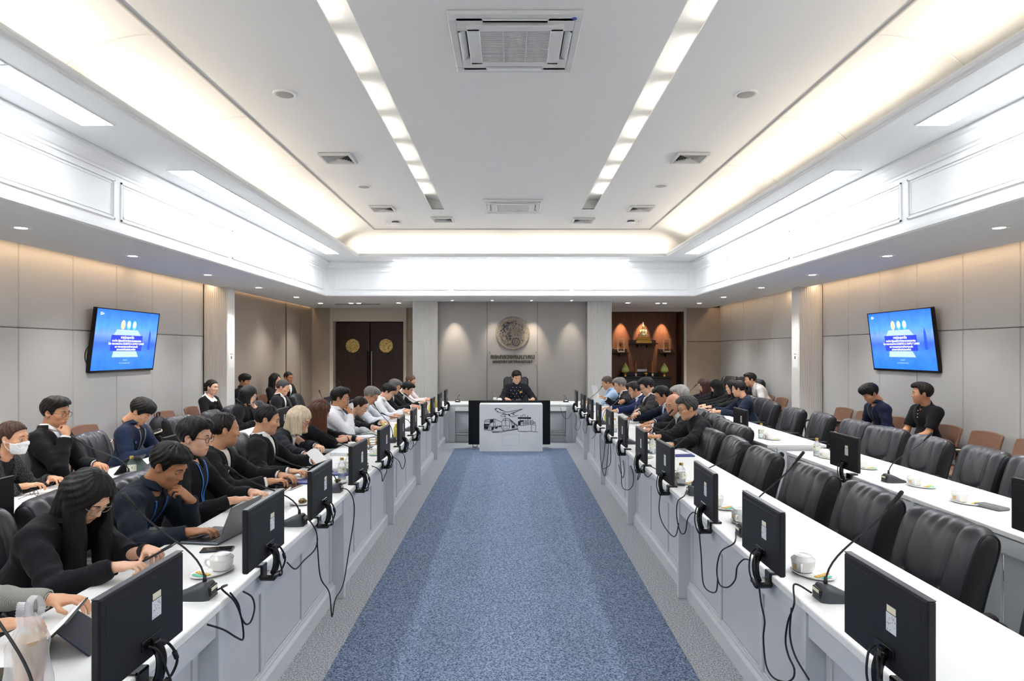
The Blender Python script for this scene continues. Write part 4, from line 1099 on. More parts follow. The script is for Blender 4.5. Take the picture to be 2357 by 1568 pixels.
        vo = {'shirt': .07, 'jacket': v, 'blouse': .10, 'tunic': .0, 'polo': .09, 'tee': .03}[top]
        ch_ = {'shirt': .032, 'jacket': .03, 'blouse': .0, 'tunic': .042, 'polo': .026, 'tee': .0}[top]
        def post_c(G, p):
            q = local(p); y = np.abs(q[..., 1]); z = q[..., 2]
            if vo > 0:
                wv = np.clip((z+vo)/vo, 0, 1.3)*.045; cut = np.maximum(np.maximum(y-wv, -q[..., 0]+.01), -(z+vo)*.3); G = smax(G, -cut, .004)
            G = smax(G, np.minimum(z-(.050 if top == 'tunic' else .024 if ch_ > 0 else .012)+(.15 if top == 'tunic' else .42 if ch_ > 0 else .85)*q[..., 0], .135-np.hypot(q[..., 0], q[..., 1])), .006)
            for S_, E, Wr in arms:
                if short:
                    mid_ = S_+(E-S_)*.78; u = (E-S_)/np.linalg.norm(E-S_); cutp = (p-mid_) @ u; near = cone(mid_, E+u*.08, .078, .085)[0](p)
                else:
                    u = (Wr-E)/np.linalg.norm(Wr-E); cutp = (p-(Wr-u*.012)) @ u; near = np.linalg.norm(p-Wr, axis=-1)-.075
                G = smax(G, np.minimum(cutp, -near) if not short else np.minimum(cutp, -near), .003)
            return G
        sv = slv if not short else [q for i in (0, 1) for q in (cone(arms[i][0]-V3((0, 0, .01)), arms[i][1], .066*cb*size, .058*cb*size, .045),)]
        V, Q = grow(tor+sv, vox, post_c, off=th)
        go = link({'shirt': 'shirt', 'jacket': 'jacket', 'blouse': 'blouse', 'tunic': 'tunic', 'polo': 'polo_shirt', 'tee': 'blouse'}[top], np_mesh(top, V, Q, [tcol]), root)
        if top in ('shirt', 'polo', 'jacket'): collar(tcol, go, (.0575 if top != 'jacket' else .062)*size*cb, -.012, .050 if top == 'shirt' else .044, .036, .16 if top != 'jacket' else .34)
        if top == 'tunic': collar(tcol, go, .0600*size*cb, -.03, .052, .004, .04, 0, .001)
        if top == 'jacket':
            V, Q = grow(tor, vox, lambda G, p: smax(np.maximum(G, -local(p)[..., 0]-.02), local(p)[..., 2]-.012+.45*local(p)[..., 0], .005), off=.001, clip=(N-V3((.2, .2, .36)), N+V3((.25, .2, .12))))
            link('shirt', np_mesh('shirt', V, Q, [cloth(shirt)]), root)
    # ---- trousers and shoes
    leg = [ell(H+V3((-.01, 0, -.01)), V3((.135, .180*cb, .11))*size, Rb, .05)]
    for s in (-1, 1): leg += [cone(H+V3((.03, s*.088, -.015)), V3((.42, s*.11, seat-.05)), .086*size, .065*size, .03), cone(V3((.42, s*.11, seat-.05)), V3((.405, s*.11, .10)), .063*size, .05*size, .025)]
    V, Q = grow(leg, .02, pad=.03); link('trousers', np_mesh('trousers', V, Q, [cloth('17181b')]), root)
    for s in (-1, 1):
        V, Q = grow([ell((.47, s*.115, .045), (.135, .048, .042)), ell((.40, s*.112, .06), (.05, .042, .055))], .014, lambda G, p: np.maximum(G, .004-p[..., 2]), pad=.02); link('shoe', np_mesh('shoe', V, Q, [m_leather_s]), root)
    # ---- surface helper for things worn on the chest
    allp = tor
    offw = .012 if top in ('suit', 'jacket', 'tunic') else .006
    def on_chest(y, z, lift=.004, o=None):
        x = np.linspace(.25, -.05, 90); q = np.stack([x, np.full(90, y), np.full(90, z)], 1); pw = q @ Rt.T+N
        d = seval(allp, pw)-(offw if o is None else o)-lift; k_ = np.argmax(d < 0); return Vector(pw[k_])
    if lanyard:
        mb = MB(); zz = -.30
        for s in (-1, 1):
            pts = [Vector(N+Rt @ V3((.0, s*.062, .022)))]+[on_chest(s*(.055*(1-t)+.004), -.02+(zz+.02)*t, .004) for t in np.linspace(0, 1, 12)]
            for a, b_ in zip(pts[:-1], pts[1:]):
                u = Vector((0, 0, 0)); wv = Vector(Rt @ V3((0, .008, 0)))
                mb.add([a-wv, a+wv, b_+wv, b_-wv], [(0, 1, 2, 3)])
        lo = mb.build('lanyard', mat('strap_'+lanyard[0], lanyard[0], .6), root, smooth=True)
        c = on_chest(0, zz-.02, .006); T = Matrix.Translation(c) @ Matrix([[*r, 0] for r in (rot('y', 1.45*lean_a+.1))]+[[0, 0, 0, 1]]).to_4x4()
        mb = MB(); mb.T = T; mb.rbox((-.003, -.026, -.075), (.003, .026, .0), .002); mb.tube([(0, 0, 0), (0, 0, .025)], .006, 8); mb.build('badge', mat('badge_card', lanyard[1], .4), lo)
    if tie:
        pts = [on_chest(0, z_, .004, .002) for z_ in np.linspace(.0, -.30, 10)]; mb = MB()
        for k_, (a, b_) in enumerate(zip(pts[:-1], pts[1:])):
            wa, wb = [(.018 if k_ == 0 else .012+.0035*k_), .012+.0035*(k_+1)]
            mb.add([a+Vector((0, -wa, 0)), a+Vector((0, wa, 0)), b_+Vector((0, wb, 0)), b_+Vector((0, -wb, 0))], [(0, 1, 2, 3)])
        mb.build('tie', cloth(tie, 'satin'), root)
    if glasses:
        gm = mat('glasses_'+glasses, glasses, .35, .3); mb = MB(); mb.T = TH
        for s in (-1, 1):
            pts = []
            for k_ in range(21):
                a = 2*math.pi*k_/20; cx_, cz_ = math.cos(a), math.sin(a); e = .7
                pts.append((.1035-.10*abs(.027*abs(cx_)**e*math.copysign(1, cx_)*s*0+.0)-.004*abs(cx_), s*.034+.0245*math.copysign(abs(cx_)**e, cx_), -.004+.0185*math.copysign(abs(cz_)**e, cz_)))
            mb.tube(pts, .0017, 5, cap=False)
            mb.tube([(.099, s*.058, .004), (.085, s*.072, .006), (.02, s*.083, .004), (-.02, s*.083, -.004)], .0016, 5)
        mb.tube([(.104, -.010, .002), (.108, 0, .005), (.104, .010, .002)], .0016, 5)
        mb.build('glasses', gm, root, smooth=True)
    if mask:
        mw = mat('mask_white', 'eef0f2', .85)
        hp = head_prims(fem)
        V, Q = grow(hp, .005, lambda G, p: np.maximum(np.maximum(np.abs(G-.007)-.003, -(p[..., 0]-.028)), np.maximum(p[..., 2]+.012+.25*np.abs(p[..., 1]), -p[..., 2]-.118)), pad=.02)
        mo = link('face_mask', np_mesh('face_mask', (V*hsc) @ Rh.T+C, Q, [mw]), root)
        mb = MB(); mb.T = TH
        for s in (-1, 1):
            for z_ in (-.03, -.09): mb.tube([(.03, s*.066, z_), (.005, s*.077, (z_-.02)/2-.005), (-.012, s*.083, -.015)], .0016, 5)
        mb.build('ear_loop', mw, mo)
    if watch is not None:
        S_, E, Wr = arms[watch]; u = Vector((Wr-E)/np.linalg.norm(Wr-E)); p0 = Vector(Wr)-u*.006
        mb = MB(); mb.tube([p0-u*.010, p0+u*.010], .031*size, 16, cap=False); mb.build('wristwatch', m_rubber, root, smooth=True)
    info = dict(root=root, N=N, C=C, arms=arms, Rt=Rt, Rz=Rz_, org=org, on_chest=on_chest, TH=TH)
    PERSONS.append(info)
    if extras: extras(info)
    return info
# ------------------------------------------------------------------ monitors on the desk edges (local +x = towards the aisle)
m_label = mat('white_label', 'e4e8ec', .5, noise=(160, '8f959c', .58, .62)); m_cream_l = mat('cream_label', 'f1ead0', .6); m_bluel = mat('blue_label', '2c3a52', .5)
m_mon = mat('monitor_black', '151517', .5, bump=(400, .02)); m_screen = mat('screen_off', '08090b', .12); m_lit_edge = mat('monitor_lit_edge', '3a3b40', .3)
def mon_meshes():
    A = MB().rbox((.018, -.225, .045), (.046, .225, .325), .006); 
    A.rbox((.040, -.20, .065), (.0468, .20, .30), .003)
    d = dict(shell=A.mesh('shell', m_mon), screen=MB().box((.0165, -.215, .057), (.0185, .215, .315)).mesh('screen', m_screen))
    d['edge'] = MB().rbox((.020, -.2255, .3235), (.045, .2255, .3275), .0015).mesh('lit_top_edge', m_lit_edge)  # paler strip: light caught by the top face, put into the colour
    d['label'] = MB().box((.0465, .03, .165), (.0475, .082, .222)).mesh('rating_label', m_label)
    d['strip'] = MB().box((.0466, .034, .225), (.0478, .080, .245)).mesh('asset_strip', m_cream_l)
    c = MB().rbox((.046, -.03, .088), (.0515, .075, .118), .002); d['port'] = c.mesh('port_recess', m_blackgloss)
    a = MB(); pts = spline([(.055, .03, .10), (.075, .032, .05), (.072, .03, -.005), (.055, .03, -.045)], 5); a.tube(pts, [.018-.004*i/len(pts) for i in range(len(pts))], 10)
    d['arm'] = a.mesh('stand_arm', m_blackgloss, True)
    b = MB(); b.rbox((.008, -.015, -.058), (.085, .07, -.030), .008); b.rbox((.007, .0, -.045), (.022, .06, .012), .004); b.rbox((-.05, .0, .0005), (.022, .06, .011), .003)
    d['clamp'] = b.mesh('desk_clamp', m_blackgloss)
    e = MB(); e.tube(spline([(.058, .02, .10), (.085, .05, .085), (.098, .085, .02), (.085, .075, -.03), (.07, .04, -.045)], 6), .0045, 7); e.tube([(.060, .025, .10), (.078, .045, .088)], .009, 8); e.tube([(.094, .075, .045), (.097, .084, .02)], .008, 8)
    d['cord'] = e.mesh('signal_cord', m_rubber, True)
    e = MB(); e.tube(spline([(.058, -.01, .10), (.085, .0, .08), (.10, .02, .01), (.09, .06, -.05), (.06, .05, -.055), (.05, .0, -.045)], 6), .0038, 7); d['cord2'] = e.mesh('power_cord', m_rubber, True)
    return d
MON = mon_meshes()
def monitor(x, y, side, label, group, tilt=0, yaw=0):
    """side = +1: aisle lies towards +x"""
    t_ = thing('desk_monitor', label, 'monitor', (x, y, ZT), R(yaw)+(0 if side > 0 else math.pi), group)
    sh = link('shell', MON['shell'], t_); link('screen', MON['screen'], t_); link('lit_top_edge', MON['edge'], sh); link('rating_label', MON['label'], sh); link('asset_strip', MON['strip'], sh); link('port_recess', MON['port'], sh)
    link('stand_arm', MON['arm'], t_); link('desk_clamp', MON['clamp'], t_); link('signal_cord', MON['cord'], t_); link('power_cord', MON['cord2'], t_)
LM = [2.04, 3.06, 3.96, 4.95, 5.95, 6.89, 7.80, 8.75, 9.72, 10.7, 11.7]; RM = [2.03, 3.02, 3.90, 4.92, 5.80, 6.76, 7.64, 8.60, 9.48, 10.43, 11.5]
rr = random.Random(3)
for k in range(11):
    monitor(-1.184, LM[k], 1, '%s black monitor from the camera along the left aisle edge' % ORD[k], 'monitors along the aisle', yaw=rr.uniform(-2, 2))
    monitor(1.201, RM[k], -1, '%s black monitor from the camera along the right aisle edge' % ORD[k], 'monitors along the aisle', yaw=rr.uniform(-2, 2))
for k, y in enumerate((3.36, 5.39, 7.82)):
    monitor(2.80, y, -1, '%s black monitor from the camera on the right back row desks' % ORD[k], 'monitors on the back rows')
for k, y in enumerate((3.40, 5.42, 7.9, 9.95)):
    monitor(-2.80, y, 1, '%s black monitor from the camera on the left back row desks' % ORD[k], 'monitors on the back rows')

# ------------------------------------------------------------------ gooseneck microphones
m_micb = mat('mic_base_grey', '3f4247', .42, bump=(300, .03)); m_micd = mat('mic_dark', '1a1b1d', .45)
mb = MB()
prof = [(-.085, .0), (-.085, .016), (-.05, .028), (.0, .052), (.035, .066), (.055, .066), (.068, .052), (.072, .0)]   # (along, height): ramp rising to the aisle side
n = len(prof)
for k, (a, b_) in enumerate(zip(prof[:-1], prof[1:])): pass
def wedge(u, v):
    # u along, v across
    x = -.085+.157*u; hgt = np.interp(x, [p[0] for p in prof], [max(p[1], .004) for p in prof]); w_ = .052*(1-.35*max(0, -x/.085)**2)*(1-.25*max(0, (x-.04)/.032)**2)
    a = math.pi*v; y = w_*math.copysign(abs(math.cos(a))**.6, math.cos(a)); z = hgt*abs(math.sin(a))**.45
    return (x, y, z)
mb.grid(wedge, 18, 16); mb.add([wedge(1, j/16) for j in range(17)], [tuple(range(17))]); mb.add([wedge(0, j/16) for j in range(17)], [tuple(range(17))[::-1]])
MICB = mb.mesh('mic_base', m_micb, True, R(50))
MICF = MB().rbox((.060, -.034, .012), (.075, .034, .050), .004).mesh('front_face', m_micd)
MICL = MB().box((.0745, -.026, .034), (.0765, .026, .046)).mesh('name_strip', m_cream_l)
def microphone(base, tip, face, label, group, short=False):
    """face: +1 the thick end of the base looks to +x"""
    t_ = thing('gooseneck_microphone', label, 'microphone', base, 0 if face > 0 else math.pi, group)
    bo = link('mic_base', MICB, t_); link('front_face', MICF, bo); link('name_strip', MICL, bo)
    T = Matrix.Rotation(0 if face > 0 else -math.pi, 4, 'Z'); tp = T @ (Vector(tip)-Vector(base)); st = Vector((.035, .0, .062))
    d = (tp-st); pts = bez(st, st+Vector((0, 0, d.length*.28)), tp-d.normalized()*.42*d.length-Vector((0, 0, .02)), tp-d.normalized()*.045, 12)
    go = MB().tube(pts, .0042, 8).build('gooseneck', m_micd, t_, smooth=True)
    MB().tube([st-Vector((0, 0, .008)), st+Vector((0, 0, .03))], [.0095, .0065], 10).build('neck_boot', m_micd, t_, smooth=True)
    dn = (tp-pts[-2]).normalized()
    mb = MB(); mb.tube([pts[-1]-dn*.03, pts[-1], pts[-1]+dn*.004, tp+dn*.015, tp+dn*.022], [.0050, .0060, .0082, .0088, .006], 10); mb.build('mic_capsule', m_rubber, t_, smooth=True)
    return t_
microphone((-1.30, 1.74, ZT), (-1.60, 1.93, 1.12), 1, 'grey gooseneck microphone at the bottom left corner before the plastic bag', 'desk microphones')
mics = [((-1.30, 2.70), (290, 1145), -1.62, 'beside the teacup nearest the left camera side'), ((-1.27, 3.82), (525, 1076), -1.60, 'in front of the man in a cream shirt'), ((-1.29, 4.72), (640, 1055), -1.62, 'in front of the man in a black suit on the left'), ((-1.30, 5.62), (733, 990), -1.62, 'in front of the blond woman'),
        ((-1.38, 6.75), (786, 996), -1.60, 'in front of the brown-haired woman'), ((-1.34, 7.25), (860, 928), -1.62, 'in front of the woman with tied hair'), ((-1.30, 8.30), (880, 952), -1.55, 'in front of the grey-haired man in white'), ((-1.30, 10.05), (932, 907), -1.60, 'in front of the far man in black suit on the left')]
for k, (b_, tpx, X, lb) in enumerate(mics): microphone((*b_, ZT), PX(*tpx, X), 1, 'grey gooseneck microphone %s' % lb, 'desk microphones')
mics = [((1.33, 2.675), (2070, 1140), 1.62, 'beside the teacup nearest the camera on the right'), ((1.33, 3.60), (1845, 1047), 1.60, 'between the second and third right monitors'), ((1.33, 4.62), (1714, 1029), 1.62, 'between the third and fourth right monitors'), ((1.32, 5.42), (1611, 970), 1.62, 'before the man in a black mandarin jacket'), ((1.34, 6.55), (1546, 946), 1.60, 'before the bald smiling man'),
        ((1.33, 7.15), (1465, 929), 1.60, 'between the fifth and sixth right monitors'), ((1.32, 9.05), (1428, 914), 1.62, 'before the man in a navy suit on the right'), ((1.32, 10.9), (1386, 889), 1.62, 'before the man in a light blue shirt')]
for k, (b_, tpx, X, lb) in enumerate(mics): microphone((*b_, ZT), PX(*tpx, X), -1, 'grey gooseneck microphone %s' % lb, 'desk microphones')
for b_, tpx, X, f, lb in (((-3.05, 5.15), (170, 1008), -3.38, 1, 'before the man holding his nose'), ((-3.02, 8.25), (545, 920), -3.38, 1, 'before the woman with the black bob'), ((-3.02, 10.6), (735, 900), -2.98, 1, 'on the left back desks beside the suited man'), ((-3.02, 11.9), (780, 876), -3.0, 1, 'on the left back desks nearest the door'),
                      ((2.98, 5.07), (2142, 1000), 3.25, -1, 'on the right back desks beside two teacups'), ((3.0, 9.75), (1681, 917), 3.22, -1, 'before the man in a dark blue jacket'), ((3.0, 11.6), (1602, 887), 3.22, -1, 'before the woman with dark red hair')):
    microphone((*b_, ZT), PX(*tpx, X), f, 'grey gooseneck microphone %s' % lb, 'desk microphones')
def small_mic(x, label, s):
    t_ = thing('table_microphone', label, 'microphone', (x, 12.97, ZT), R(-90), 'short microphones on the head table')
    bo = link('mic_base', MICB, t_); link('name_strip', MICL, bo)
    MB().tube([(.02, 0, .055), (.02, 0, .10), (.0, s*.03, .135)], .004, 8).build('stem', m_micd, t_, smooth=True); MB().ball((.0, s*.034, .138), .009, 8, 6).build('mic_capsule', m_rubber, t_)
small_mic(-1.04, 'short microphone on the head table, left end', 1); small_mic(1.11, 'short microphone on the head table, right end', -1)

# ------------------------------------------------------------------ cables hanging from the desk edges
def cable(pts, label, r=.004, n=8):
    o = MB().tube(spline(pts, n), r, 7).build('cable', m_rubber, smooth=True, label=label, cat='cable', group='black cables hanging at the desk edges'); return o
def pxc(seq, X): return [PX(x, y, X) for x, y in seq]
XLc, XRc = -1.165, 1.182
C_ = cable
C_([(-1.22, 2.71, .765), (-1.19, 2.74, .775)]+pxc([(510, 1355), (540, 1385), (556, 1425), (560, 1470), (545, 1468), (515, 1450), (478, 1438)], -1.15), 'mic cable drooping below the desk by the nearest left monitor')
C_(pxc([(560, 1362), (580, 1375), (586, 1400), (578, 1430), (566, 1437), (555, 1420), (548, 1390), (530, 1365)], -1.15), 'loop of mic cable next to the nearest left monitor')
C_([(-1.2, 3.83, .765)]+pxc([(712, 1198), (728, 1225), (731, 1262), (738, 1330), (758, 1365), (764, 1420), (772, 1380), (790, 1345), (803, 1270), (815, 1190), (813, 1150), (800, 1128), (785, 1125)], -1.15), 'long cable reaching almost to the floor on the left')
C_(pxc([(661, 1295), (680, 1310), (700, 1290), (725, 1265), (731, 1240)], -1.15), 'thin cable joining the second left monitor to the long cable')
C_([(-1.2, 5.66, .76)]+pxc([(868, 1078), (878, 1090), (880, 1108), (884, 1100), (890, 1085), (887, 1078), (876, 1082)], -1.15), 'small bunched cable loop below the fifth left monitor')
C_(pxc([(905, 1052), (918, 1062), (926, 1080), (932, 1066), (930, 1048), (918, 1038)], -1.15), 'cable loop below the sixth left monitor')
C_(pxc([(933, 1022), (945, 1035), (952, 1022), (950, 1005), (962, 1000), (958, 1020), (950, 1028)], -1.15), 'tangled cable below the seventh left monitor')
C_([(1.24, 2.68, .765), (1.20, 2.75, .775)]+pxc([(1828, 1390), (1814, 1430), (1808, 1475), (1815, 1510), (1828, 1540), (1825, 1562), (1808, 1570), (1780, 1560), (1763, 1530), (1757, 1470), (1760, 1430), (1752, 1390), (1746, 1340)], 1.165), 'long looping cable from the nearest right microphone')
C_(pxc([(1822, 1400), (1818, 1460), (1830, 1510), (1862, 1565)], 1.165), 'second strand of the nearest right microphone cable')
C_([(1.24, 3.58, .765)]+pxc([(1690, 1250), (1660, 1270), (1650, 1310), (1656, 1345), (1675, 1352), (1692, 1335), (1697, 1305), (1712, 1288), (1726, 1290)], 1.165), 'cable loop left of the second right monitor')
C_(pxc([(1652, 1330), (1648, 1362), (1630, 1360), (1618, 1340), (1614, 1280), (1610, 1230), (1611, 1205)], 1.165), 'thin cable from third right monitor to the loop')
C_([(1.24, 4.6, .765)]+pxc([(1575, 1142), (1560, 1155), (1558, 1190), (1566, 1225), (1577, 1226), (1583, 1195), (1594, 1180), (1603, 1183)], 1.165), 'cable loop left of the third right monitor')
C_(pxc([(1562, 1205), (1556, 1232), (1545, 1232), (1525, 1205), (1517, 1175), (1520, 1140), (1527, 1127)], 1.165), 'thin cable below the fourth right monitor')
C_([(1.24, 5.4, .765)]+pxc([(1487, 1070), (1475, 1078), (1467, 1104), (1472, 1098), (1476, 1082), (1490, 1098), (1500, 1090)], 1.165), 'bunched cable below the fourth right monitor edge')
C_(pxc([(1425, 1040), (1430, 1085), (1432, 1120), (1445, 1128), (1456, 1118), (1458, 1095), (1452, 1072)], 1.165), 'wide cable loop below the sixth right monitor')
C_(pxc([(1424, 1070), (1433, 1100), (1437, 1085), (1434, 1060)], 1.165), 'narrow cable loop below the sixth right monitor')
C_(pxc([(1381, 1000), (1382, 1050), (1386, 1080), (1392, 1095), (1398, 1060), (1401, 1010), (1400, 990)], 1.165), 'long narrow cable loop below the seventh right monitor')
C_(pxc([(1404, 1010), (1406, 1050), (1402, 1072), (1386, 1078), (1390, 1050), (1393, 1015)], 1.165), 'crossing cable loop below the seventh right monitor')
for seq, lb in (([(1360, 975), (1365, 990), (1371, 1000), (1362, 1010)], 'short cable end below the ninth right monitor'), ([(1322, 945), (1327, 965), (1324, 985), (1330, 990), (1336, 975), (1331, 960)], 'cable loop below the far right monitors'), ([(1345, 965), (1342, 985), (1348, 998), (1352, 975)], 'thin cable loop below the tenth right monitor'), ([(1290, 938), (1297, 960), (1308, 963), (1316, 950)], 'cable loop on the front of the head table')):
    C_(pxc(seq, 1.165) if seq[0][0] > 1300 else [P(x, y, 12.52) for x, y in seq], lb, .0035)

# ------------------------------------------------------------------ wall televisions
m_tvpix = mat('tv_screen_blue', '1440c0', .15, emit=('1846c8', .9), noise=None)
nt = m_tvpix.node_tree; tc = nt.nodes.new('ShaderNodeTexCoord'); sp = nt.nodes.new('ShaderNodeSeparateXYZ'); nt.links.new(tc.outputs['Object'], sp.inputs[0])
rp = nt.nodes.new('ShaderNodeValToRGB'); mr = nt.nodes.new('ShaderNodeMapRange'); mr.inputs['From Min'].default_value = -.4; mr.inputs['From Max'].default_value = .4; nt.links.new(sp.outputs['Z'], mr.inputs['Value']); nt.links.new(mr.outputs[0], rp.inputs[0])
rp.color_ramp.elements[0].color = (*lin('1a5bc9'), 1); rp.color_ramp.elements[1].color = (*lin('1c55e0'), 1)
for pos, c in ((.30, '2f63cf'), (.45, '2b4fc4'), (.60, '5a7ad8'), (.72, '3d78e4')): e = rp.color_ramp.elements.new(pos); e.color = (*lin(c), 1)
ns = nt.nodes.new('ShaderNodeTexNoise'); ns.inputs['Scale'].default_value = 9; nt.links.new(tc.outputs['Object'], ns.inputs['Vector'])
mx = nt.nodes.new('ShaderNodeMix'); mx.data_type = 'RGBA'; mx.blend_type = 'MULTIPLY'; mx.inputs['Factor'].default_value = .45; nt.links.new(rp.outputs[0], mx.inputs['A']); nt.links.new(ns.outputs['Fac'], mx.inputs['B'])
bs = nt.nodes['Principled BSDF']; nt.links.new(mx.outputs['Result'], bs.inputs['Emission Color']); bs.inputs['Base Color'].default_value = (.01, .02, .06, 1); bs.inputs['Emission Strength'].default_value = 1.35
m_tvtxt = mat('tv_text', 'ffffff', .5, emit=('eef2ff', 1.0)); m_tvdk = mat('tv_band', '1d2aa8', .5, emit=('2533b8', .8)); m_tvlt = mat('tv_haze', '8fa5e0', .5, emit=('8ea6e6', .8)); m_tvteal = mat('tv_teal', '3f9fd6', .5, emit=('4aa6dc', .8)); m_tvgold = mat('tv_gold', 'c9b48c', .5, emit=('bfae98', .7)); m_tvtower = mat('tv_tower', '1b3fb4', .5, emit=('1b45bd', .8))
def television(loc, rz, tilt, label):
    """screen looks to local +x"""
    t_ = thing('wall_television', label, 'television', loc, rz)
    T = Matrix.Rotation(tilt, 4, 'Y')
    def p(name, mb, m, par=t_): mb.T = Matrix.Identity(4); mb.v = [tuple(T @ Vector(q)) for q in mb.v]; return mb.build(name, m, par)
    W_, Hh = .725, .415
    p('housing', MB().rbox((-.045, -W_, -Hh), (.0, W_, Hh), .006), m_blackgloss)
    mb = MB()
    for q in ((-W_, -Hh, W_, -Hh+.028), (-W_, Hh-.014, W_, Hh), (-W_, -Hh+.028, -W_+.014, Hh-.014), (W_-.014, -Hh+.028, W_, Hh-.014)): mb.rbox((-.002, q[0], q[1]), (.008, q[2], q[3]), .002)
    p('bezel', mb, m_blackgloss)
    s_ = p('screen', MB().box((-.001, -W_+.014, -Hh+.028), (.002, W_-.014, Hh-.014)), m_tvpix)
    # slide content: haze bands, text band, three round seals, tower
    def flat(poly, x, m, nm): 
        mb = MB(); mb.add([(x, a, b_) for a, b_ in poly], [tuple(range(len(poly)))]); return p(nm, mb, m, s_)
    flat([(-.33, .06), (.33, .06), (.22, .15), (-.25, .15)], .0026, m_tvlt, 'haze_shape'); flat([(-.3, -.22), (.3, -.22), (.24, -.14), (-.28, -.14)], .0026, m_tvlt, 'haze_shape')
    flat([(-.36, -.135), (.36, -.135), (.36, .075), (-.36, .075)], .0028, m_tvdk, 'title_band')
    flat([(.50, -.12), (.57, -.12), (.56, .10), (.53, .17), (.51, .10)], .0028, m_tvtower, 'tower_shape')
    for cy_, m in ((-.13, m_tvgold), (0.0, m_tvteal), (.13, m_tvteal)):
        flat([(cy_+.05*math.cos(a*.4488), .215+.065*math.sin(a*.4488)) for a in range(14)], .0030, m, 'seal'); flat([(cy_+.035*math.cos(a*.4488), .222+.045*math.sin(a*.4488)) for a in range(14)], .0033, m_tvtxt if m is m_tvteal else m_tvgold, 'seal_centre')
    rmat = (T @ Matrix.Rotation(R(90), 4, 'Z') @ Matrix.Rotation(R(90), 4, 'X')).to_euler()
    for z, tx, sz in ((.045, 'การประชุมหารือ', .05), (.0, 'ระหว่าง รัฐมนตรีว่าการกระทรวงคมนาคม', .042), (-.04, 'โดย คณะกรรมการ LOGISTICS & SUPPLY CHAIN', .040), (-.08, 'และ คณะอนุกรรมการด้านการขนส่ง', .038), (-.118, 'สภาหอการค้าแห่งประเทศไทย', .038)):
        text('slide_text', tx, sz, m_tvtxt, s_, T @ Vector((.0040, 0, z)), rmat, 0)
    text('corner_text', '55+', .05, m_tvtxt, s_, T @ Vector((.004, -.60, .34)), rmat, 0)
    text('slide_text', 'วันจันทร์', .03, m_tvlt, s_, T @ Vector((.004, 0, -.26)), rmat, 0); text('slide_text', 'ณ กระทรวงคมนาคม', .03, m_tvlt, s_, T @ Vector((.004, 0, -.30)), rmat, 0)
    mb = MB(); mb.box((-.12, -.15, -.12), (-.045, .15, .14)); mb.build('wall_bracket', m_black, t_)
    mb = MB(); mb.tube(spline([(-.05, -.55, -.05), (-.07, -.72, -.1), (-.08, -.74, -.25), (-.06, -.60, -.38)], 6), .006, 6); mb.build('tv_cable', m_rubber, t_)
television((-5.185, 8.82, 1.895), 0, R(7), 'blue-screened television on the left wall')
television((5.285, 8.82, 1.895), math.pi, R(7), 'blue-screened television on the right wall')

# ------------------------------------------------------------------ emblem and lettering on the far wall
em = thing('ministry_emblem', 'large round bronze relief emblem on the far wall', 'emblem', (.058, 14.585, 2.155))
TE = Matrix.Rotation(R(90), 4, 'X')
MB().lathe([(.001, .0), (.372, .0), (.378, .02), (.372, .035), (.35, .045), (.335, .038), (.325, .030), (.001, .030)], 64, T=TE).build('disc', m_bronze, em, smooth=True, angle=R(30))
def relief(name, pts, r, m): return MB().tube([TE @ Vector((x, z, .034)) for x, z in pts], r, 6).build(name, m, em, smooth=True)
def spiral(cx_, cz, r0, a0, turns, s=1, n=16): return [(cx_+r0*(1-.75*i/n)*math.cos(a0+s*turns*6.283*i/n), cz+r0*(1-.75*i/n)*math.sin(a0+s*turns*6.283*i/n)) for i in range(n+1)]
relief('ring_moulding', [(.30*math.cos(a*.1963), .30*math.sin(a*.1963)) for a in range(33)], .006, m_bronze)
relief('wheel_ring', [(.075+.085*math.cos(a*.2618), -.195+.085*math.sin(a*.2618)) for a in range(25)], .008, m_darkblue)
for a in range(8): relief('wheel_spoke', [(.075+.02*math.cos(a*.785), -.195+.02*math.sin(a*.785)), (.075+.078*math.cos(a*.785), -.195+.078*math.sin(a*.785))], .005, m_darkblue)
re_ = random.Random(11)
for k in range(230):
    for _ in range(30):
        a = re_.uniform(0, 6.283); rr_ = .285*math.sqrt(re_.random()); x, z = rr_*math.cos(a), rr_*math.sin(a)
        if math.hypot(x-.075, z+.195) > .11: break
    q = re_.uniform(.010, .030); relief('scroll', spiral(x, z, q, re_.uniform(0, 6.3), re_.uniform(.5, 1.1), re_.choice((-1, 1)), 9), re_.uniform(.003, .006), m_darkblue if (x < -.02 and re_.random() < .75) or re_.random() < .35 else m_bronze)
# flowing figure: mounted deity, arms and wind streamers as raised strokes
for st in ([(-.2, .22), (-.1, .27), (.02, .24), (-.05, .20), (-.16, .19)], [(-.02, .08), (.02, .14), (.06, .12), (.08, .05), (.05, -.02), (0, -.05)], [(-.24, -.06), (-.2, -.14), (-.12, -.2), (-.03, -.25)], [(.02, .18), (.05, .2), (.08, .17), (.05, .14), (.02, .18)], [(-.12, .0), (-.08, .05), (-.02, .02), (0, -.08), (-.04, -.16)], [(.12, .1), (.18, .06), (.22, -.02), (.2, -.1)]):
    relief('figure_stroke', [tuple(p)[:2] for p in [(q.x, q.y) for q in spline([(a, b_, 0) for a, b_ in st], 5)]], .011, m_bronze)
sg = thing('wall_lettering', 'dark metal lettering under the emblem on a clear plate', 'sign', (.058, 14.575, 1.58))
m_letter = mat('letter_metal', '5a5242', .4, .5)
text('thai_lettering', 'กระทรวงคมนาคม', .142, m_letter, sg, (0, 0, .05), (R(90), 0, 0), .008, bold=.004); text('latin_lettering', 'MINISTRY OF TRANSPORT', .076, m_letter, sg, (0, 0, -.065), (R(90), 0, 0), .008, bold=.003)
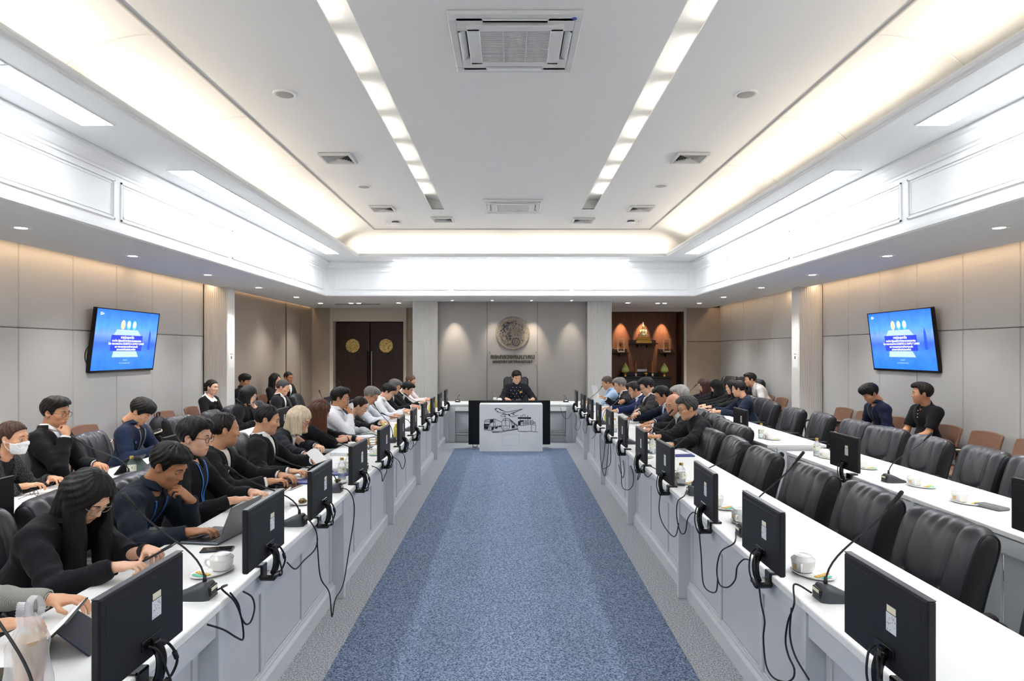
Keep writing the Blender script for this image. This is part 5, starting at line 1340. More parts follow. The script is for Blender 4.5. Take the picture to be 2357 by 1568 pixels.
for x in (-.52, 0, .52):
    for z in (.15, -.14):
        if x == 0 and z < 0: continue
        MB().lathe([(.001, -.012), (.011, -.012), (.011, .01)], 12, T=Matrix.Translation((x, 0, z)) @ Matrix.Rotation(R(-90), 4, 'X')).build('standoff', m_chrome, sg)

# ------------------------------------------------------------------ display and art panel before the head table
dp = thing('floor_display', 'wide black floor display behind the white art panel', 'display', (0, 0, 0))
MB().rbox((-.757, 11.86, .055), (.732, 11.92, .858), .006).build('panel', m_blackgloss, dp); MB().rbox((-.30, 11.92, 0), (.3, 12.2, .05), .01).build('foot', m_black, dp); MB().tube([(0, 11.95, .02), (0, 11.95, .4)], .03, 10).build('post', m_black, dp)
MB().tube(spline([(-.68, 11.88, .06), (-.675, 11.88, .0+.012), (-.64, 11.87, -.0+.012), (-.6, 11.88, .012), (-.595, 11.88, .06)], 6), .006, 6).build('cord', m_rubber, dp)
ap = thing('art_panel', 'white box panel with black line art of plane, bus, train and ship', 'panel', (.017, 11.38, 0))
MB().rbox((-.552, 0, .0), (.552, .36, .827), .004).build('box', mat('panel_white', 'dfe1e3', .45), ap)
m_line = mat('line_black', '141416', .45); U = .000578
def stroke(seq, r=.0035): return MB().tube([((x-1130)*U, -.003, .827-(y-15)*U) for x, y in seq], r, 5).build('line', m_line, ap)
def fill(seq): 
    mb = MB(); n_ = len(seq); mb.add([((x-1130)*U, -.004, .827-(y-15)*U) for x, y in seq], [tuple(range(n_))]); return mb.build('filled_shape', m_line, ap)
for s_ in ([(640,160),(700,125),(770,140),(900,210),(1000,245),(1090,235),(1480,155),(1250,255),(1180,300),(1250,370),(1190,395),(1110,380),(1040,330),(880,290),(760,245),(680,205),(640,160)], [(880,290),(900,260),(960,265)], [(1040,330),(880,320),(820,350),(850,385),(960,365)], [(1250,370),(1350,345)], [(1110,300),(1480,160)], [(1180,300),(1190,340),(1240,300)],
           [(320,780),(315,640),(335,500),(480,465),(640,455),(840,550)], [(335,540),(490,540)], [(490,480),(490,680),(470,790)], [(320,610),(480,605)], [(320,780),(500,800),(560,790)], [(500,690),(840,660)], [(560,560),(660,540)], [(640,455),(650,680)], [(600,470),(600,680)],
           [(850,680),(850,540),(890,460),(960,435),(1070,440),(1110,490)], [(890,500),(1090,500)], [(960,440),(970,660)], [(840,665),(1090,665)], [(1070,440),(1170,520),(1320,650),(1340,750)], [(1110,490),(1150,600),(1190,740)], [(1090,500),(1090,700)], [(830,690),(870,780),(940,810),(1040,790),(1090,700)], [(900,700),(900,760),(1010,760),(1010,700)], [(540,825),(800,830),(1340,750)], [(570,860),(830,860),(1200,780)], [(1230,600),(1240,750)], [(1280,640),(1290,750)],
           [(1325,660),(1350,830),(1640,835)], [(1325,650),(1500,650),(1720,620),(1890,650),(1860,850)], [(1745,630),(1745,835)], [(1350,830),(1560,840),(1700,825),(1830,845),(1940,850)], [(1420,500),(1800,500),(1800,620)], [(1440,545),(1865,545),(1865,640)], [(1440,585),(1865,585)], [(1510,500),(1510,640)], [(1575,500),(1575,640)], [(1640,500),(1640,630)], [(1720,500),(1720,620)], [(1410,460),(1410,500)], [(1640,460),(1640,500)], [(1480,400),(1495,320),(1550,320),(1560,400)], [(1430,410),(1430,365)], [(1630,410),(1630,365)]): stroke(s_)
for s_ in ([(640,160),(700,128),(690,150),(665,185)], [(780,150),(900,205),(895,225),(780,175)], [(1040,300),(1090,310),(1110,375),(1065,360)], [(940,360),(990,400),(960,400),(910,370)], [(1110,290),(1330,215),(1310,235),(1130,305)], [(1350,350),(1250,365),(1255,380)], [(700,225),(745,235),(725,260)], [(1410,355),(1455,355),(1440,375)], [(1610,360),(1650,360),(1640,385)],
           [(318,615),(480,610),(460,660),(318,665)], [(318,665),(460,670),(430,770),(325,760)], [(500,480),(600,465),(590,540),(505,600)], [(540,700),(640,690),(590,790),(530,800)], [(640,700),(740,680),(720,740),(650,760)], [(740,690),(840,660),(830,690),(760,710)], [(1110,470),(1160,510),(1200,620),(1160,560)], [(1180,560),(1310,650),(1330,680),(1200,600)], [(1150,660),(1230,640),(1230,730),(1150,740)], [(1335,405),(1735,405),(1735,455),(1335,450)], [(1340,530),(1420,500),(1500,500),(1500,530),(1425,545),(1420,640),(1340,640)], [(1100,790),(1340,745),(1340,770),(1100,810)], [(560,850),(760,845),(760,860),(570,875)]): fill(s_)
mb = MB()
for q in ((865, 912, 1385, 920), (865, 1255, 1385, 1263), (865, 920, 873, 1255), (1377, 920, 1385, 1255)): mb.box(((q[0]-1130)*U, -.002, .827-(q[3]-15)*U), ((q[2]-1130)*U, .001, .827-(q[1]-15)*U))
mb.build('access_hatch', mat('hatch_grey', 'b9bcbf', .5), ap)

# ------------------------------------------------------------------ altar
YA = 17.0
def AP(x, y): return P(x, y, YA)
def shelf(x0, x1, y, label, back=True):
    a, b_ = AP(x0, y), AP(x1, y); t_ = thing('altar_shelf', label, 'shelf', (0, 0, 0), 0, 'dark wooden altar shelves')
    MB().rbox((a.x, YA-.06, a.z-.03), (b_.x, 17.25, a.z), .005).build('board', m_walnut, t_)
    MB().rbox((a.x, 17.19, a.z), (b_.x, 17.25, a.z+.09), .005).build('back_ledge', m_walnut, t_)
    n_ = 2 if (b_.x-a.x) > .6 else 1
    for k in range(n_):
        x = a.x+(b_.x-a.x)*(k+1)/(n_+1); MB().rbox((x-.02, 17.05, a.z-.11), (x+.02, 17.25, a.z-.03), .006).build('bracket', m_walnut, t_)
    return a.z
z1 = shelf(1450, 1514, 790, 'upper middle altar shelf carrying the golden statue'); z2 = shelf(1413, 1447, 811, 'left altar shelf carrying a glass case'); z3 = shelf(1519, 1554, 811, 'right altar shelf carrying a glass case')
m_gold = mat('gold_leaf', 'e6b75a', .34, .65, bump=(40, .08)); m_goldp = mat('pale_gold', 'f4e3b4', .34, .6)
c = AP(1482, 790); bu = thing('golden_statue', 'seated golden statue on a stepped pedestal', 'statue', (c.x, YA+.06, z1)); bu.scale = (1.12, 1.12, 1.12)
mb = MB()
for k, (w_, h0, h1) in enumerate(((.185, 0, .05), (.165, .05, .075), (.18, .075, .095), (.15, .095, .125), (.135, .125, .15))): mb.rbox((-w_, -.09*(1-.1*k), h0), (w_, .09, h1), .008)
mb.build('pedestal', m_gold, bu)
V_, Q_ = None, None
def statue_parts():
    mb = MB(); mb.ball((0, 0, .19), (.115, .06, .035), 16, 8); mb.ball((0, .01, .265), (.052, .038, .075), 16, 10)
    for s in (-1, 1): mb.tube([(s*.055, .01, .31), (s*.075, -.005, .25), (s*.055, -.035, .205), (s*.01, -.055, .20)], [.022, .019, .016, .014], 10); mb.ball((s*.085, -.01, .185), (.04, .05, .024), 12, 8)
    mb.tube([(0, .01, .32), (0, .01, .36)], .018, 10); mb.ball((0, .008, .385), (.029, .03, .036), 14, 10); mb.lathe([(.022, .41), (.014, .43), (.010, .44), (.004, .475), (.001, .49)], 12, T=Matrix.Translation((0, .008, 0)))
    return mb
statue_parts().build('figure', m_goldp, bu, smooth=True)
m_glass = mat('clear_glass', 'ffffff', .02, trans=1.0, ior=1.25, alpha=.25)
for x, z, lb in ((1430.5, z2, 'left'), (1536.5, z3, 'right')):
    c = AP(x, 800); t_ = thing('glass_case', 'small glass case with a golden tree on the %s altar shelf' % lb, 'display case', (c.x, YA+.07, z))
    MB().rbox((-.085, -.07, 0), (.085, .07, .035), .004).build('base', m_goldp, t_)
    mb = MB()
    for sx in (-1, 1):
        for sy in (-1, 1): mb.box((sx*.08-.004, sy*.065-.004, .035), (sx*.08+.004, sy*.065+.004, .34))
    mb.box((-.084, -.069, .335), (.084, .069, .343)); mb.build('frame', m_goldp, t_)
    mb = MB(); mb.tube([(0, 0, .035), (0, 0, .2)], .007, 6); re2 = random.Random(int(x))
    for k in range(46):
        a, e, r_ = re2.uniform(0, 6.28), re2.uniform(-.9, 1.2), re2.uniform(.02, .062); mb.ball((r_*math.cos(a)*math.cos(e), .8*r_*math.sin(a)*math.cos(e), .19+r_*1.15*math.sin(e)), .012, 6, 4)
    mb.ball((0, 0, .285), .014, 8, 6); mb.build('golden_tree', m_gold, t_, smooth=True)
    mb = MB(); mb.box((-.079, -.066, .036), (.079, -.065, .336)); mb.build('pane', m_glass, t_)
at = thing('altar_table', 'low black altar table under the shelves', 'table', (0, 0, 0)); a, b_ = AP(1424, 866), AP(1540, 866); zt = a.z
MB().rbox((a.x, 16.62, zt-.03), (b_.x, 17.2, zt), .006).build('tabletop', m_black, at)
mb = MB()
for k in range(2): MB().rbox((a.x+.02+(b_.x-a.x-.04)*.45*k*1.22, 16.68, .0), (a.x+.06+(b_.x-a.x-.04)*(.45*k*1.22)+.52, 17.15, zt-.03), .01).build('cabinet', mat('altar_black', '222326', .4), at)
MB().rbox((a.x+.08, 17.1, zt), (b_.x-.25, 17.2, zt+.10), .01).build('step', m_black, at)
ZA = zt
def leafcone(x, lb):
    c = AP(x, 866); t_ = thing('leaf_offering', 'green folded leaf cone on a gold stand, %s of the altar table' % lb, 'offering', (c.x, 16.85, ZA))
    MB().lathe([(.04, 0), (.035, .02), (.025, .05), (.045, .09), (.06, .10)], 20).build('stand', m_gold, t_, smooth=True, angle=R(50))
    mb = MB(); mb.lathe([(.060, .098), (.094, .115), (.106, .15), (.100, .19), (.076, .24), (.040, .295), (.014, .335), (.002, .352)], 24); mb.build('leaf_cone', mat('leaf_green', 'c6d488', .6, noise=(30, 'aabf62', .4, .6), bump=(40, .3)), t_, smooth=True)
leafcone(1437, 'left end'); leafcone(1526, 'right end')
for x, lb in ((1462, 'left'), (1500, 'right')):
    c = AP(x, 866); t_ = thing('candle', 'tall orange candle on a white holder, %s one' % lb, 'candle', (c.x, 16.9, ZA)); MB().lathe([(.03, 0), (.02, .03), (.03, .06), (.02, .07)], 14).build('holder', m_white, t_, smooth=True); MB().tube([(0, 0, .06), (0, .0, .38)], .013, 10).build('wax', mat('orange_wax', 'c9792e', .5), t_)
c = AP(1483, 866); t_ = thing('incense_pot', 'small gold incense pot with three sticks', 'incense', (c.x, 16.82, ZA)); MB().lathe([(.03, 0), (.02, .03), (.045, .06), (.05, .09), (.04, .09)], 16).build('pot', m_gold, t_, smooth=True)
for k in range(3): MB().tube([(-.02+.02*k, 0, .08), (-.03+.03*k, 0, .36)], .003, 5).build('incense_stick', mat('incense', 'a0522d', .7), t_)
c = AP(1479, 852); t_ = thing('framed_card', 'white framed card standing on the altar table', 'card', (c.x, 17.07, ZA+.10)); MB().rbox((-.15, -.01, 0), (.15, .01, .09), .003).build('frame', m_black, t_); MB().box((-.13, -.012, .015), (.13, -.009, .08)).build('card', m_paper, t_)
# ------------------------------------------------------------------ small things on the desks
m_china = mat('white_china', 'f2f1ee', .2, spec=.6); m_logo = mat('gold_print', 'd6b98a', .5); m_sachet = mat('sachet_green', '57c9a8', .5); m_sachet2 = mat('sachet_yellow', 'e0b24a', .5); m_pink = mat('rose_print', 'd86a6a', .5)
CUP = MB().lathe([(.030, .004), (.036, .006), (.044, .03), (.046, .055), (.046, .06)], 24).mesh('cup', m_china, True, R(40)); LID = MB().lathe([(.048, .060), (.046, .066), (.036, .075), (.034, .082), (.020, .088), (.001, .089)], 24).mesh('lid', m_china, True, R(40))
HDL = MB().tube(spline([(.043, 0, .05), (.062, 0, .052), (.068, 0, .035), (.058, 0, .018), (.041, 0, .018)], 5), .0045, 8).mesh('handle', m_china, True)
mb = MB()
def oval(r, z, n=28): return [(r*1.45*math.cos(2*math.pi*i/n)+.02, r*math.sin(2*math.pi*i/n), z) for i in range(n)]
rings = [oval(.03, .001), oval(.058, .003), oval(.070, .010), oval(.073, .014), oval(.070, .0145), oval(.056, .007), oval(.03, .005)]
mb.add([p for r_ in rings for p in r_], [(k*28+i, k*28+(i+1) % 28, (k+1)*28+(i+1) % 28, (k+1)*28+i) for k in range(6) for i in range(28)]+[tuple(range(28))[::-1], tuple(range(6*28, 7*28))])
SAU = mb.mesh('saucer', m_china, True)
PRN = MB().grid(lambda u, v: (.0455*math.cos(-.25+.5*u), .0455*math.sin(-.25+.5*u), .022+.026*v), 4, 1).mesh('crest_print', m_logo)
SAC = MB().rbox((.055, -.045, .012), (.075, .045, .017), .002).mesh('sachet', m_sachet2); SAC2 = MB().rbox((.083, -.035, .011), (.098, .03, .015), .002).mesh('sachet', m_sachet)
def teacup(pos, rz, label, lid=True, prn=True):
    t_ = thing('teacup', label, 'teacup', pos, rz, 'white teacups with saucers'); link('saucer', SAU, t_)
    c = link('cup', CUP, t_, (-.03, 0, .004)); c.scale = (1.12, 1.12, .92); link('handle', HDL, c, None, (0, 0, R(-60)))
    if lid: link('lid', LID, c)
    if prn: link('crest_print', PRN, c, None, (0, 0, R(-100)))
    link('sachet', SAC, t_); link('sachet', SAC2, t_)
for x, y, rz, lb in ((1862, 1322, -60, 'lidded white teacup on the right front desk nearest the camera'), (1655, 1168, -60, 'white teacup behind the third right monitor'), (1572, 1112, -50, 'white teacup beside the water bottle behind the fourth right monitor'), (1480, 1052, -60, 'white teacup behind the fifth right monitor'), (1712, 1205, -70, 'white teacup half hidden by the second right monitor'), (2115, 1120, -60, 'left one of two teacups on the right back desk'), (2220, 1158, -60, 'right one of two teacups on the right back desk'), (1988, 1078, -60, 'teacup right of the second back-row monitor on the right'), (1905, 1055, -60, 'teacup left of the second back-row monitor on the right'), (1775, 1012, -60, 'teacup beside the bottle on the far right back desk'),
                     (497, 1318, -120, 'white teacup between the two nearest left monitors'), (866, 1046, -100, 'white teacup between the fourth and fifth left monitors'), (921, 1012, -100, 'white teacup behind the sixth left monitor')):
    teacup(PZ(x, y, ZT), R(rz), lb)
m_water = mat('water_plastic', 'e8f2f6', .06, trans=.9, ior=1.2, alpha=.45); m_wlabel = mat('bottle_label', 'e9ecdf', .4, noise=(60, 'b9a545', .55, .62)); m_capg = mat('gold_cap', 'c2a24a', .4, .3); m_capy = mat('yellow_cap', 'e8cf3a', .4); m_juice = mat('yellow_drink', 'e9dc62', .25, trans=.3)
BOT = MB().lathe([(.028, 0), (.032, .006), (.031, .05), (.033, .06), (.032, .10), (.028, .125), (.014, .145), (.013, .16)], 20).mesh('bottle', m_water, True, R(50)); BLB = MB().lathe([(.0335, .055), (.0335, .10)], 20).mesh('label', m_wlabel, True, R(50)); BCP = MB().lathe([(.015, .155), (.015, .172), (.013, .174), (.001, .174)], 16).mesh('cap', m_capg, True, R(40)); BCY = MB().lathe([(.015, .155), (.015, .172), (.013, .174), (.001, .174)], 16).mesh('cap', m_capy, True, R(40)); BWT = MB().lathe([(.026, .004), (.029, .01), (.029, .095), (.001, .096)], 16).mesh('water', mat('water_fill', 'd5e6ee', .05, trans=.85, ior=1.2, alpha=.5), True, R(40)); BJ = MB().lathe([(.028, .0), (.032, .006), (.032, .11), (.014, .145), (.013, .16)], 18).mesh('bottle', m_juice, True, R(50))
def bottle(pos, label, yellow=False, sc=1):
    t_ = thing('drink_bottle' if yellow else 'water_bottle', label, 'bottle', pos, 0, 'drink bottles on the desks'); t_.scale = (sc,)*3
    link('bottle', BJ if yellow else BOT, t_); link('cap', BCY if yellow else BCP, t_)
    if not yellow: link('label', BLB, t_); link('water', BWT, t_)
for x, y, lb in ((1568, 1118, 'water bottle left of a teacup behind the fourth right monitor'), (1545, 1072, 'water bottle behind the fourth right monitor edge, small'), (1502, 1045, 'water bottle behind the fifth right monitor'), (1415, 995, 'water bottle behind the sixth right monitor'), (1752, 1009, 'water bottle on the far right back desk'), (1880, 1050, 'water bottle left of the second right back-row monitor'), (787, 1104, 'nearer water bottle left of the fourth left monitor'), (803, 1092, 'farther water bottle left of the fourth left monitor'), (303, 1100, 'water bottle beside the tablet on the left back desk'), (655, 985, 'small water bottle before the suited man at the left back desks')):
    bottle(PZ(x, y, ZT), lb)
bottle((-.30, 12.9, ZT), 'water bottle on the head table beside the chairman')
for x, y, lb in ((906, 1000, 'yellow drink left of the sixth left monitor'), (934, 1004, 'yellow drink right of the sixth left monitor'), (936, 1016, 'low yellow drink right of the sixth left monitor'), (1006, 948, 'yellow drink behind the tenth left monitor'), (1019, 938, 'yellow drink behind the last left monitor'), (1330, 940, 'yellow drink behind the last right monitor'), (1346, 950, 'yellow drink behind the tenth right monitor'), (1376, 972, 'yellow drink behind the ninth right monitor')):
    p_ = PZ(x, y, ZT); p_.x += .12*(1 if p_.x > 0 else -1); bottle(p_, lb, True, .85)
# papers, folders
m_folder = mat('blue_folder', '27357c', .45); m_print = mat('printed_page', 'eef0f4', .7, noise=(70, 'b8bcc6', .58, .66, (1, 6, 1)))
def sheet(pos, rz, sx, sy, label, m=None, lift=0.0, thick=.004, name='paper_stack', cat='paper', curl=0):
    def f(u, v): a = -sx/2+sx*u; b_ = -sy/2+sy*v; return (a, b_, thick+curl*max(0, (u-.5)*2)**2)
    mb = MB()
    if curl == 0: mb.box((-sx/2, -sy/2, 0), (sx/2, sy/2, thick))
    else: mb.grid(f, 8, 4); mb.grid(lambda u, v: tuple(Vector(f(u, v))-Vector((0, 0, .0008))), 8, 4, flip=True)
    p = Vector(pos); p.z = ZT+lift; return mb.build(name, m or m_print, None, loc=p, rot=(0, 0, R(rz)), label=label, cat=cat, group='papers and folders on the desks')
sheet(PZ(705, 1105, ZT), 82, .33, .24, 'dark blue folder before the man in black suit on the left', m_folder, 0, .012, 'folder', 'folder'); sheet(PZ(690, 1098, ZT), 75, .28, .20, 'open printed pages on the blue folder', None, .0125, .006)
sheet(PZ(812, 1062, ZT), 80, .30, .21, 'white pages before the blond woman'); sheet(PZ(790, 1090, ZT)+Vector((.0, .0, 0)), 80, .22, .16, 'blue folder behind the fourth left monitor', m_folder, 0, .012, 'folder', 'folder')
sheet(PZ(795, 1044, ZT), 86, .30, .21, 'thick stack of pages before the brown-haired woman', None, 0, .03); sheet(PZ(842, 1006, ZT), 80, .30, .21, 'stack of white pages before the woman with tied hair', None, 0, .02); sheet(PZ(880, 992, ZT), 80, .30, .21, 'pages before the grey-haired man on the left'); sheet(PZ(905, 975, ZT), 85, .30, .21, 'pages before the man in white shirt on the left')
sheet(PZ(1495, 985, ZT), 95, .42, .30, 'large open pages before the man in dark navy suit'); sheet(PZ(1515, 1010, ZT), 92, .30, .21, 'white pages before the bald man'); sheet(PZ(1450, 970, ZT), 92, .30, .21, 'white pages before the man in charcoal suit'); sheet(PZ(1552, 1043, ZT), 100, .30, .20, 'white page on a blue folder before the man in black', None, .0125, .003); sheet(PZ(1560, 1046, ZT), 92, .32, .24, 'blue folder before the man in black', m_folder, 0, .012, 'folder', 'folder')
sheet(PZ(120, 1150, ZT), 70, .42, .30, 'white printed pages under the folded glasses'); sheet(PZ(340, 1085, ZT), 80, .30, .21, 'white page before the man in navy on the left back desk'); sheet(PZ(1640, 955, ZT), 95, .36, .26, 'pages and notes before the women on the right back desk'); sheet(PZ(560, 1002, ZT), 80, .36, .26, 'printed pages before the woman with the black bob'); sheet(PZ(680, 955, ZT), 80, .30, .21, 'pages before the suited man at the left back desks')
# sheet of paper being turned by the blond woman
mb = MB(); mb.grid(lambda u, v: (-.08+.20*u, -.105+.21*v, .02+.14*(1-u)**1.6+.02*math.sin(v*3)), 10, 6); mb.build('turned_page', m_paper, None, loc=(-1.62, 5.58, ZT), rot=(0, 0, R(-10)), label='white page lifted by the blond woman', cat='paper', group='papers and folders on the desks')
# phones, tablets, laptop
def slab(pos, rz, sx, sy, label, name, cat, screen=True, z=0, tilt=(0, 0), th=.009, rim=m_micd):
    t_ = link(name, None, None, Vector(pos)+Vector((0, 0, z)), (R(tilt[0]), R(tilt[1]), R(rz)), label, cat, 'phones and tablets'); MB().rbox((-sx/2, -sy/2, 0), (sx/2, sy/2, th), .003).build('case', rim, t_)
    if screen: MB().box((-sx/2+.006, -sy/2+.005, th), (sx/2-.006, sy/2-.005, th+.0006)).build('screen', m_screen, t_)
    return t_
slab(PZ(500, 1267, ZT), 12, .155, .075, 'phone lying between laptop and the second left monitor', 'phone', 'phone', rim=mat('navy_case', '1b2036', .4)); slab(PZ(645, 1122, ZT), 80, .19, .27, 'dark tablet lying flat before the man in black suit', 'tablet', 'tablet', rim=m_steel); slab(PZ(635, 1113, ZT), 76, .17, .25, 'second dark tablet under the sleeve of the suited man', 'tablet', 'tablet', z=.010)
slab(PZ(25, 1555, ZT), 5, .16, .08, 'phone lying at the bottom left corner', 'phone', 'phone')
lp = thing('laptop', 'open grey laptop before the man in navy jacket', 'laptop', PZ(497, 1236, ZT), R(-8))
m_lap = mat('laptop_grey', '4a4d55', .4, .4)
MB().rbox((-.11, -.155, 0), (.11, .155, .014), .004).build('keyboard_deck', m_lap, lp)
for r_ in range(5):
    kb = MB()
    for c_ in range(13): kb.box((-.02+.024*r_-.0, -.138+.0213*c_, .014), (-.02+.024*r_+.019, -.138+.0213*c_+.017, .0162))
    kb.build('key_row', m_micd, lp, kind='stuff')
MB().box((-.10, -.05, .014), (-.035, .05, .0146)).build('touchpad', mat('touchpad', '5a5d66', .35), lp); MB().box((-.105, -.12, .0141), (-.09, -.09, .0148)).build('sticker', mat('sticker_red', 'c8503a', .5), lp)
mb = MB(); mb.T = Matrix.Translation((.108, 0, .012)) @ Matrix.Rotation(R(22), 4, 'Y'); mb.rbox((-.004, -.155, 0), (.004, .155, .205), .003); mb.build('lid', mat('lid_grey', '6e6f72', .35, .6), lp)
mb = MB(); mb.T = Matrix.Translation((.108, 0, .012)) @ Matrix.Rotation(R(22), 4, 'Y'); mb.box((-.0048, -.147, .010), (-.004, .147, .197)); mb.build('screen', m_screen, lp)
# tablet on a stand before the suited man, tablet in a navy folio, tablet on green stand
def stand_tablet(pos, rz, label, w_, h_, lean, fm, back=None):
    t_ = thing('tablet_on_stand', label, 'tablet', pos, R(rz), 'phones and tablets'); mb = MB(); mb.T = Matrix.Rotation(R(lean), 4, 'Y'); mb.rbox((-.004, -w_/2, .002), (.004, w_/2, h_), .003); mb.build('tablet', m_micd, t_)
    mb = MB(); mb.T = Matrix.Rotation(R(lean), 4, 'Y'); mb.box((-.0048, -w_/2+.008, .010), (-.004, w_/2-.008, h_-.008)); mb.build('screen', mat('screen_lit', 'c9ccd2', .2, emit=('c9ccd2', .35)) if back else m_screen, t_)
    mb = MB(); a = R(lean); x = math.sin(a)*h_*.75; z = math.cos(a)*h_*.75; mb.add([(x, -w_*.4, z), (x, w_*.4, z), (x+.10, w_*.45, .002), (x+.10, -w_*.45, .002), (x-.006, -w_*.4, z), (x-.006, w_*.4, z), (x+.094, w_*.45, .0), (x+.094, -w_*.45, .0)], [(0, 1, 2, 3), (7, 6, 5, 4), (0, 4, 5, 1), (1, 5, 6, 2), (2, 6, 7, 3), (3, 7, 4, 0)]); mb.build('folding_stand', fm, t_)
    return t_
stand_tablet(PZ(705, 1092, ZT), -10, 'black tablet on a folding stand beside the blue folder', .25, .17, 52, m_micd)
stand_tablet(PZ(285, 1088, ZT), -6, 'tablet in a green folding stand on the left back desk', .25, .18, 40, mat('dark_green', '2f4a3c', .6), True)
m_navy = mat('navy_folio', '1d2338', .6)
ft = stand_tablet(Vector((-1.62, 2.22, ZT)), 18, 'tablet in a navy folio cover at the bottom left', .25, .175, 46, m_navy, True)
# clear bag with a takeaway drink
bg = thing('plastic_bag', 'thin white plastic bag holding a takeaway drink', 'bag', (-1.425, 1.93, ZT))
m_bag = mat('plastic_film', 'f4f4f6', .25, spec=.6, alpha=.42, bump=(22, 1.0, (1, 1, .35)))
def bagf(u, v):
    a = 2*math.pi*u; r_ = (.058+.006*math.sin(5*a+3*v))*(1-.12*v)*(1 if v < .62 else 1-.55*((v-.62)/.38)); fl = 1 if v < .62 else 1-.55*((v-.62)/.38)
    return (r_*math.cos(a)*fl+.004*math.sin(9*v+a), r_*1.05*math.sin(a)+.0, .004+.235*v)
mb = MB(); mb.grid(bagf, 40, 22); mb.build('film', m_bag, bg, smooth=True)
for s in (-1, 1):
    mb = MB(); pts = spline([(0, s*.030, .20), (.006, s*.046, .245), (0, s*.03, .285), (-.004, s*.008, .270), (0, s*.006, .235)], 6); 
    for a_, b_ in zip(pts[:-1], pts[1:]): mb.add([a_+Vector((-.013, 0, 0)), a_+Vector((.013, 0, 0)), b_+Vector((.010, 0, 0)), b_+Vector((-.010, 0, 0))], [(0, 1, 2, 3)])
    mb.build('bag_handle', m_bag, bg, smooth=True)
dc = thing('takeaway_cup', 'milky tea in a plastic cup inside the bag', 'cup', (-1.425, 1.93, ZT+.004))
MB().lathe([(.030, .002), (.032, .006), (.040, .12), (.044, .16), (.044, .165), (.001, .166)], 24).build('drink', mat('milk_tea', 'd8ba94', .35, noise=(12, 'c79058', .5, .7)), dc, smooth=True, angle=R(40))
MB().lathe([(.033, .012), (.0345, .012), (.0375, .06), (.036, .06)], 24).build('sleeve_print', mat('print_orange', 'd9824e', .5, noise=(25, 'e9e0d6', .45, .55)), dc, smooth=True)
# glasses lying on papers
gl = thing('reading_glasses', 'black-rimmed glasses lying on papers at the left back desk', 'glasses', PZ(78, 1142, ZT)+Vector((0, 0, .005)), R(60)); mb = MB()
for s in (-1, 1):
    ln = MB(); ln.tube([(.0, s*.034+.026*math.cos(a*.3142), .020+.019*math.sin(a*.3142)) for a in range(21)], .0018, 5, cap=False); ln.build('rim', m_micd, gl); MB().tube([(0, s*.060, .022), (-.06, s*.062, .02), (-.12, s*.055, .002)], .0017, 5).build('temple', m_micd, gl)
MB().tube([(0, -.008, .024), (.003, 0, .027), (0, .008, .024)], .0018, 5).build('bridge', m_micd, gl)
# plates of snacks
def plate(pos, label, seed):
    t_ = thing('snack_plate', label, 'plate', pos, 0, 'snack plates'); MB().lathe([(.03, .001), (.055, .003), (.078, .010), (.080, .013), (.076, .013), (.055, .007), (.001, .006)], 28).build('plate', m_china, t_, smooth=True); r_ = random.Random(seed)
    for k in range(6):
        a, q = r_.uniform(0, 6.28), r_.uniform(.0, .035); m = (mat('snack_green', '4f7a33', .6), mat('snack_tan', 'c9a468', .6), mat('snack_brown', '6d5233', .6))[k % 3]; MB().ball((q*math.cos(a), q*math.sin(a), .020), (.020, .013, .012), 8, 6, T=Matrix.Rotation(a, 4, 'Z')).build('snack', m, t_, smooth=True)
plate(PZ(695, 1160, ZT), 'white plate of snacks left of the third left monitor', 1); plate(PZ(810, 1047, ZT), 'white plate with green snack before the blond woman', 4); plate(PZ(775, 1112, ZT), 'small white plate right of the third left monitor', 7)
bk = thing('gold_basket', 'gold wire basket between the fourth and fifth left monitors', 'basket', PZ(862, 1032, ZT)); m_gw = mat('gold_wire', 'a88b3c', .4, .6)
for z, r_ in ((.004, .07), (.05, .085), (.10, .095)): MB().tube([(r_*math.cos(a*.2618), r_*math.sin(a*.2618), z) for a in range(25)], .004, 6, cap=False).build('hoop', m_gw, bk, smooth=True)
for k in range(14):
    a = k*.4488; s = 1 if k % 2 else -1; MB().tube([(.07*math.cos(a), .07*math.sin(a), .004), (.097*math.cos(a+s*.3), .097*math.sin(a+s*.3), .1)], .0035, 5).build('wire', m_gw, bk)
MB().lathe([(.001, .004), (.06, .006), (.06, .03), (.001, .035)], 18).build('napkins', mat('pale_blue', 'b9c6d6', .7), bk, smooth=True)
# grey folded case on the right back desk
MB().rbox((-.05, -.09, 0), (.05, .09, .02), .008).build('folded_pouch', mat('pouch_grey', '6a6c6e', .7), None, loc=PZ(2282, 1170, ZT), rot=(0, 0, R(15)), label='grey folded pouch beside the teacups on the right back desk', cat='pouch')
# backpack on a visitor chair
bp_ = thing('backpack', 'black backpack standing on a brown visitor chair', 'backpack', (-4.74, 8.78, .475), R(10)); m_pack = mat('pack_nylon', '141519', .6, bump=(120, .2))
V_, Q_ = grow([ell((0, 0, .20), (.12, .17, .21), k=.05), ell((0, 0, .12), (.12, .165, .13), k=.05)], .014, lambda G, p: np.maximum(smax(G, np.abs(p[..., 1])-.155, .05), .002-p[..., 2]), pad=.03); link('pack_body', np_mesh('pack_body', V_, Q_, [m_pack]), bp_)
V_, Q_ = grow([ell((.10, 0, .14), (.05, .12, .12), k=.05)], .012, None, pad=.02); link('front_pocket', np_mesh('front_pocket', V_, Q_, [m_pack]), bp_)
MB().tube(spline([(0, -.05, .395), (.0, -.045, .45), (0, .045, .45), (0, .05, .395)], 6), .010, 7).build('grab_handle', m_pack, bp_, smooth=True)
for s in (-1, 1): MB().tube(spline([(.09, s*.06, .37), (.14, s*.08, .26), (.13, s*.085, .10)], 6), .012, 6).build('shoulder_strap', m_rubber, bp_, smooth=True)
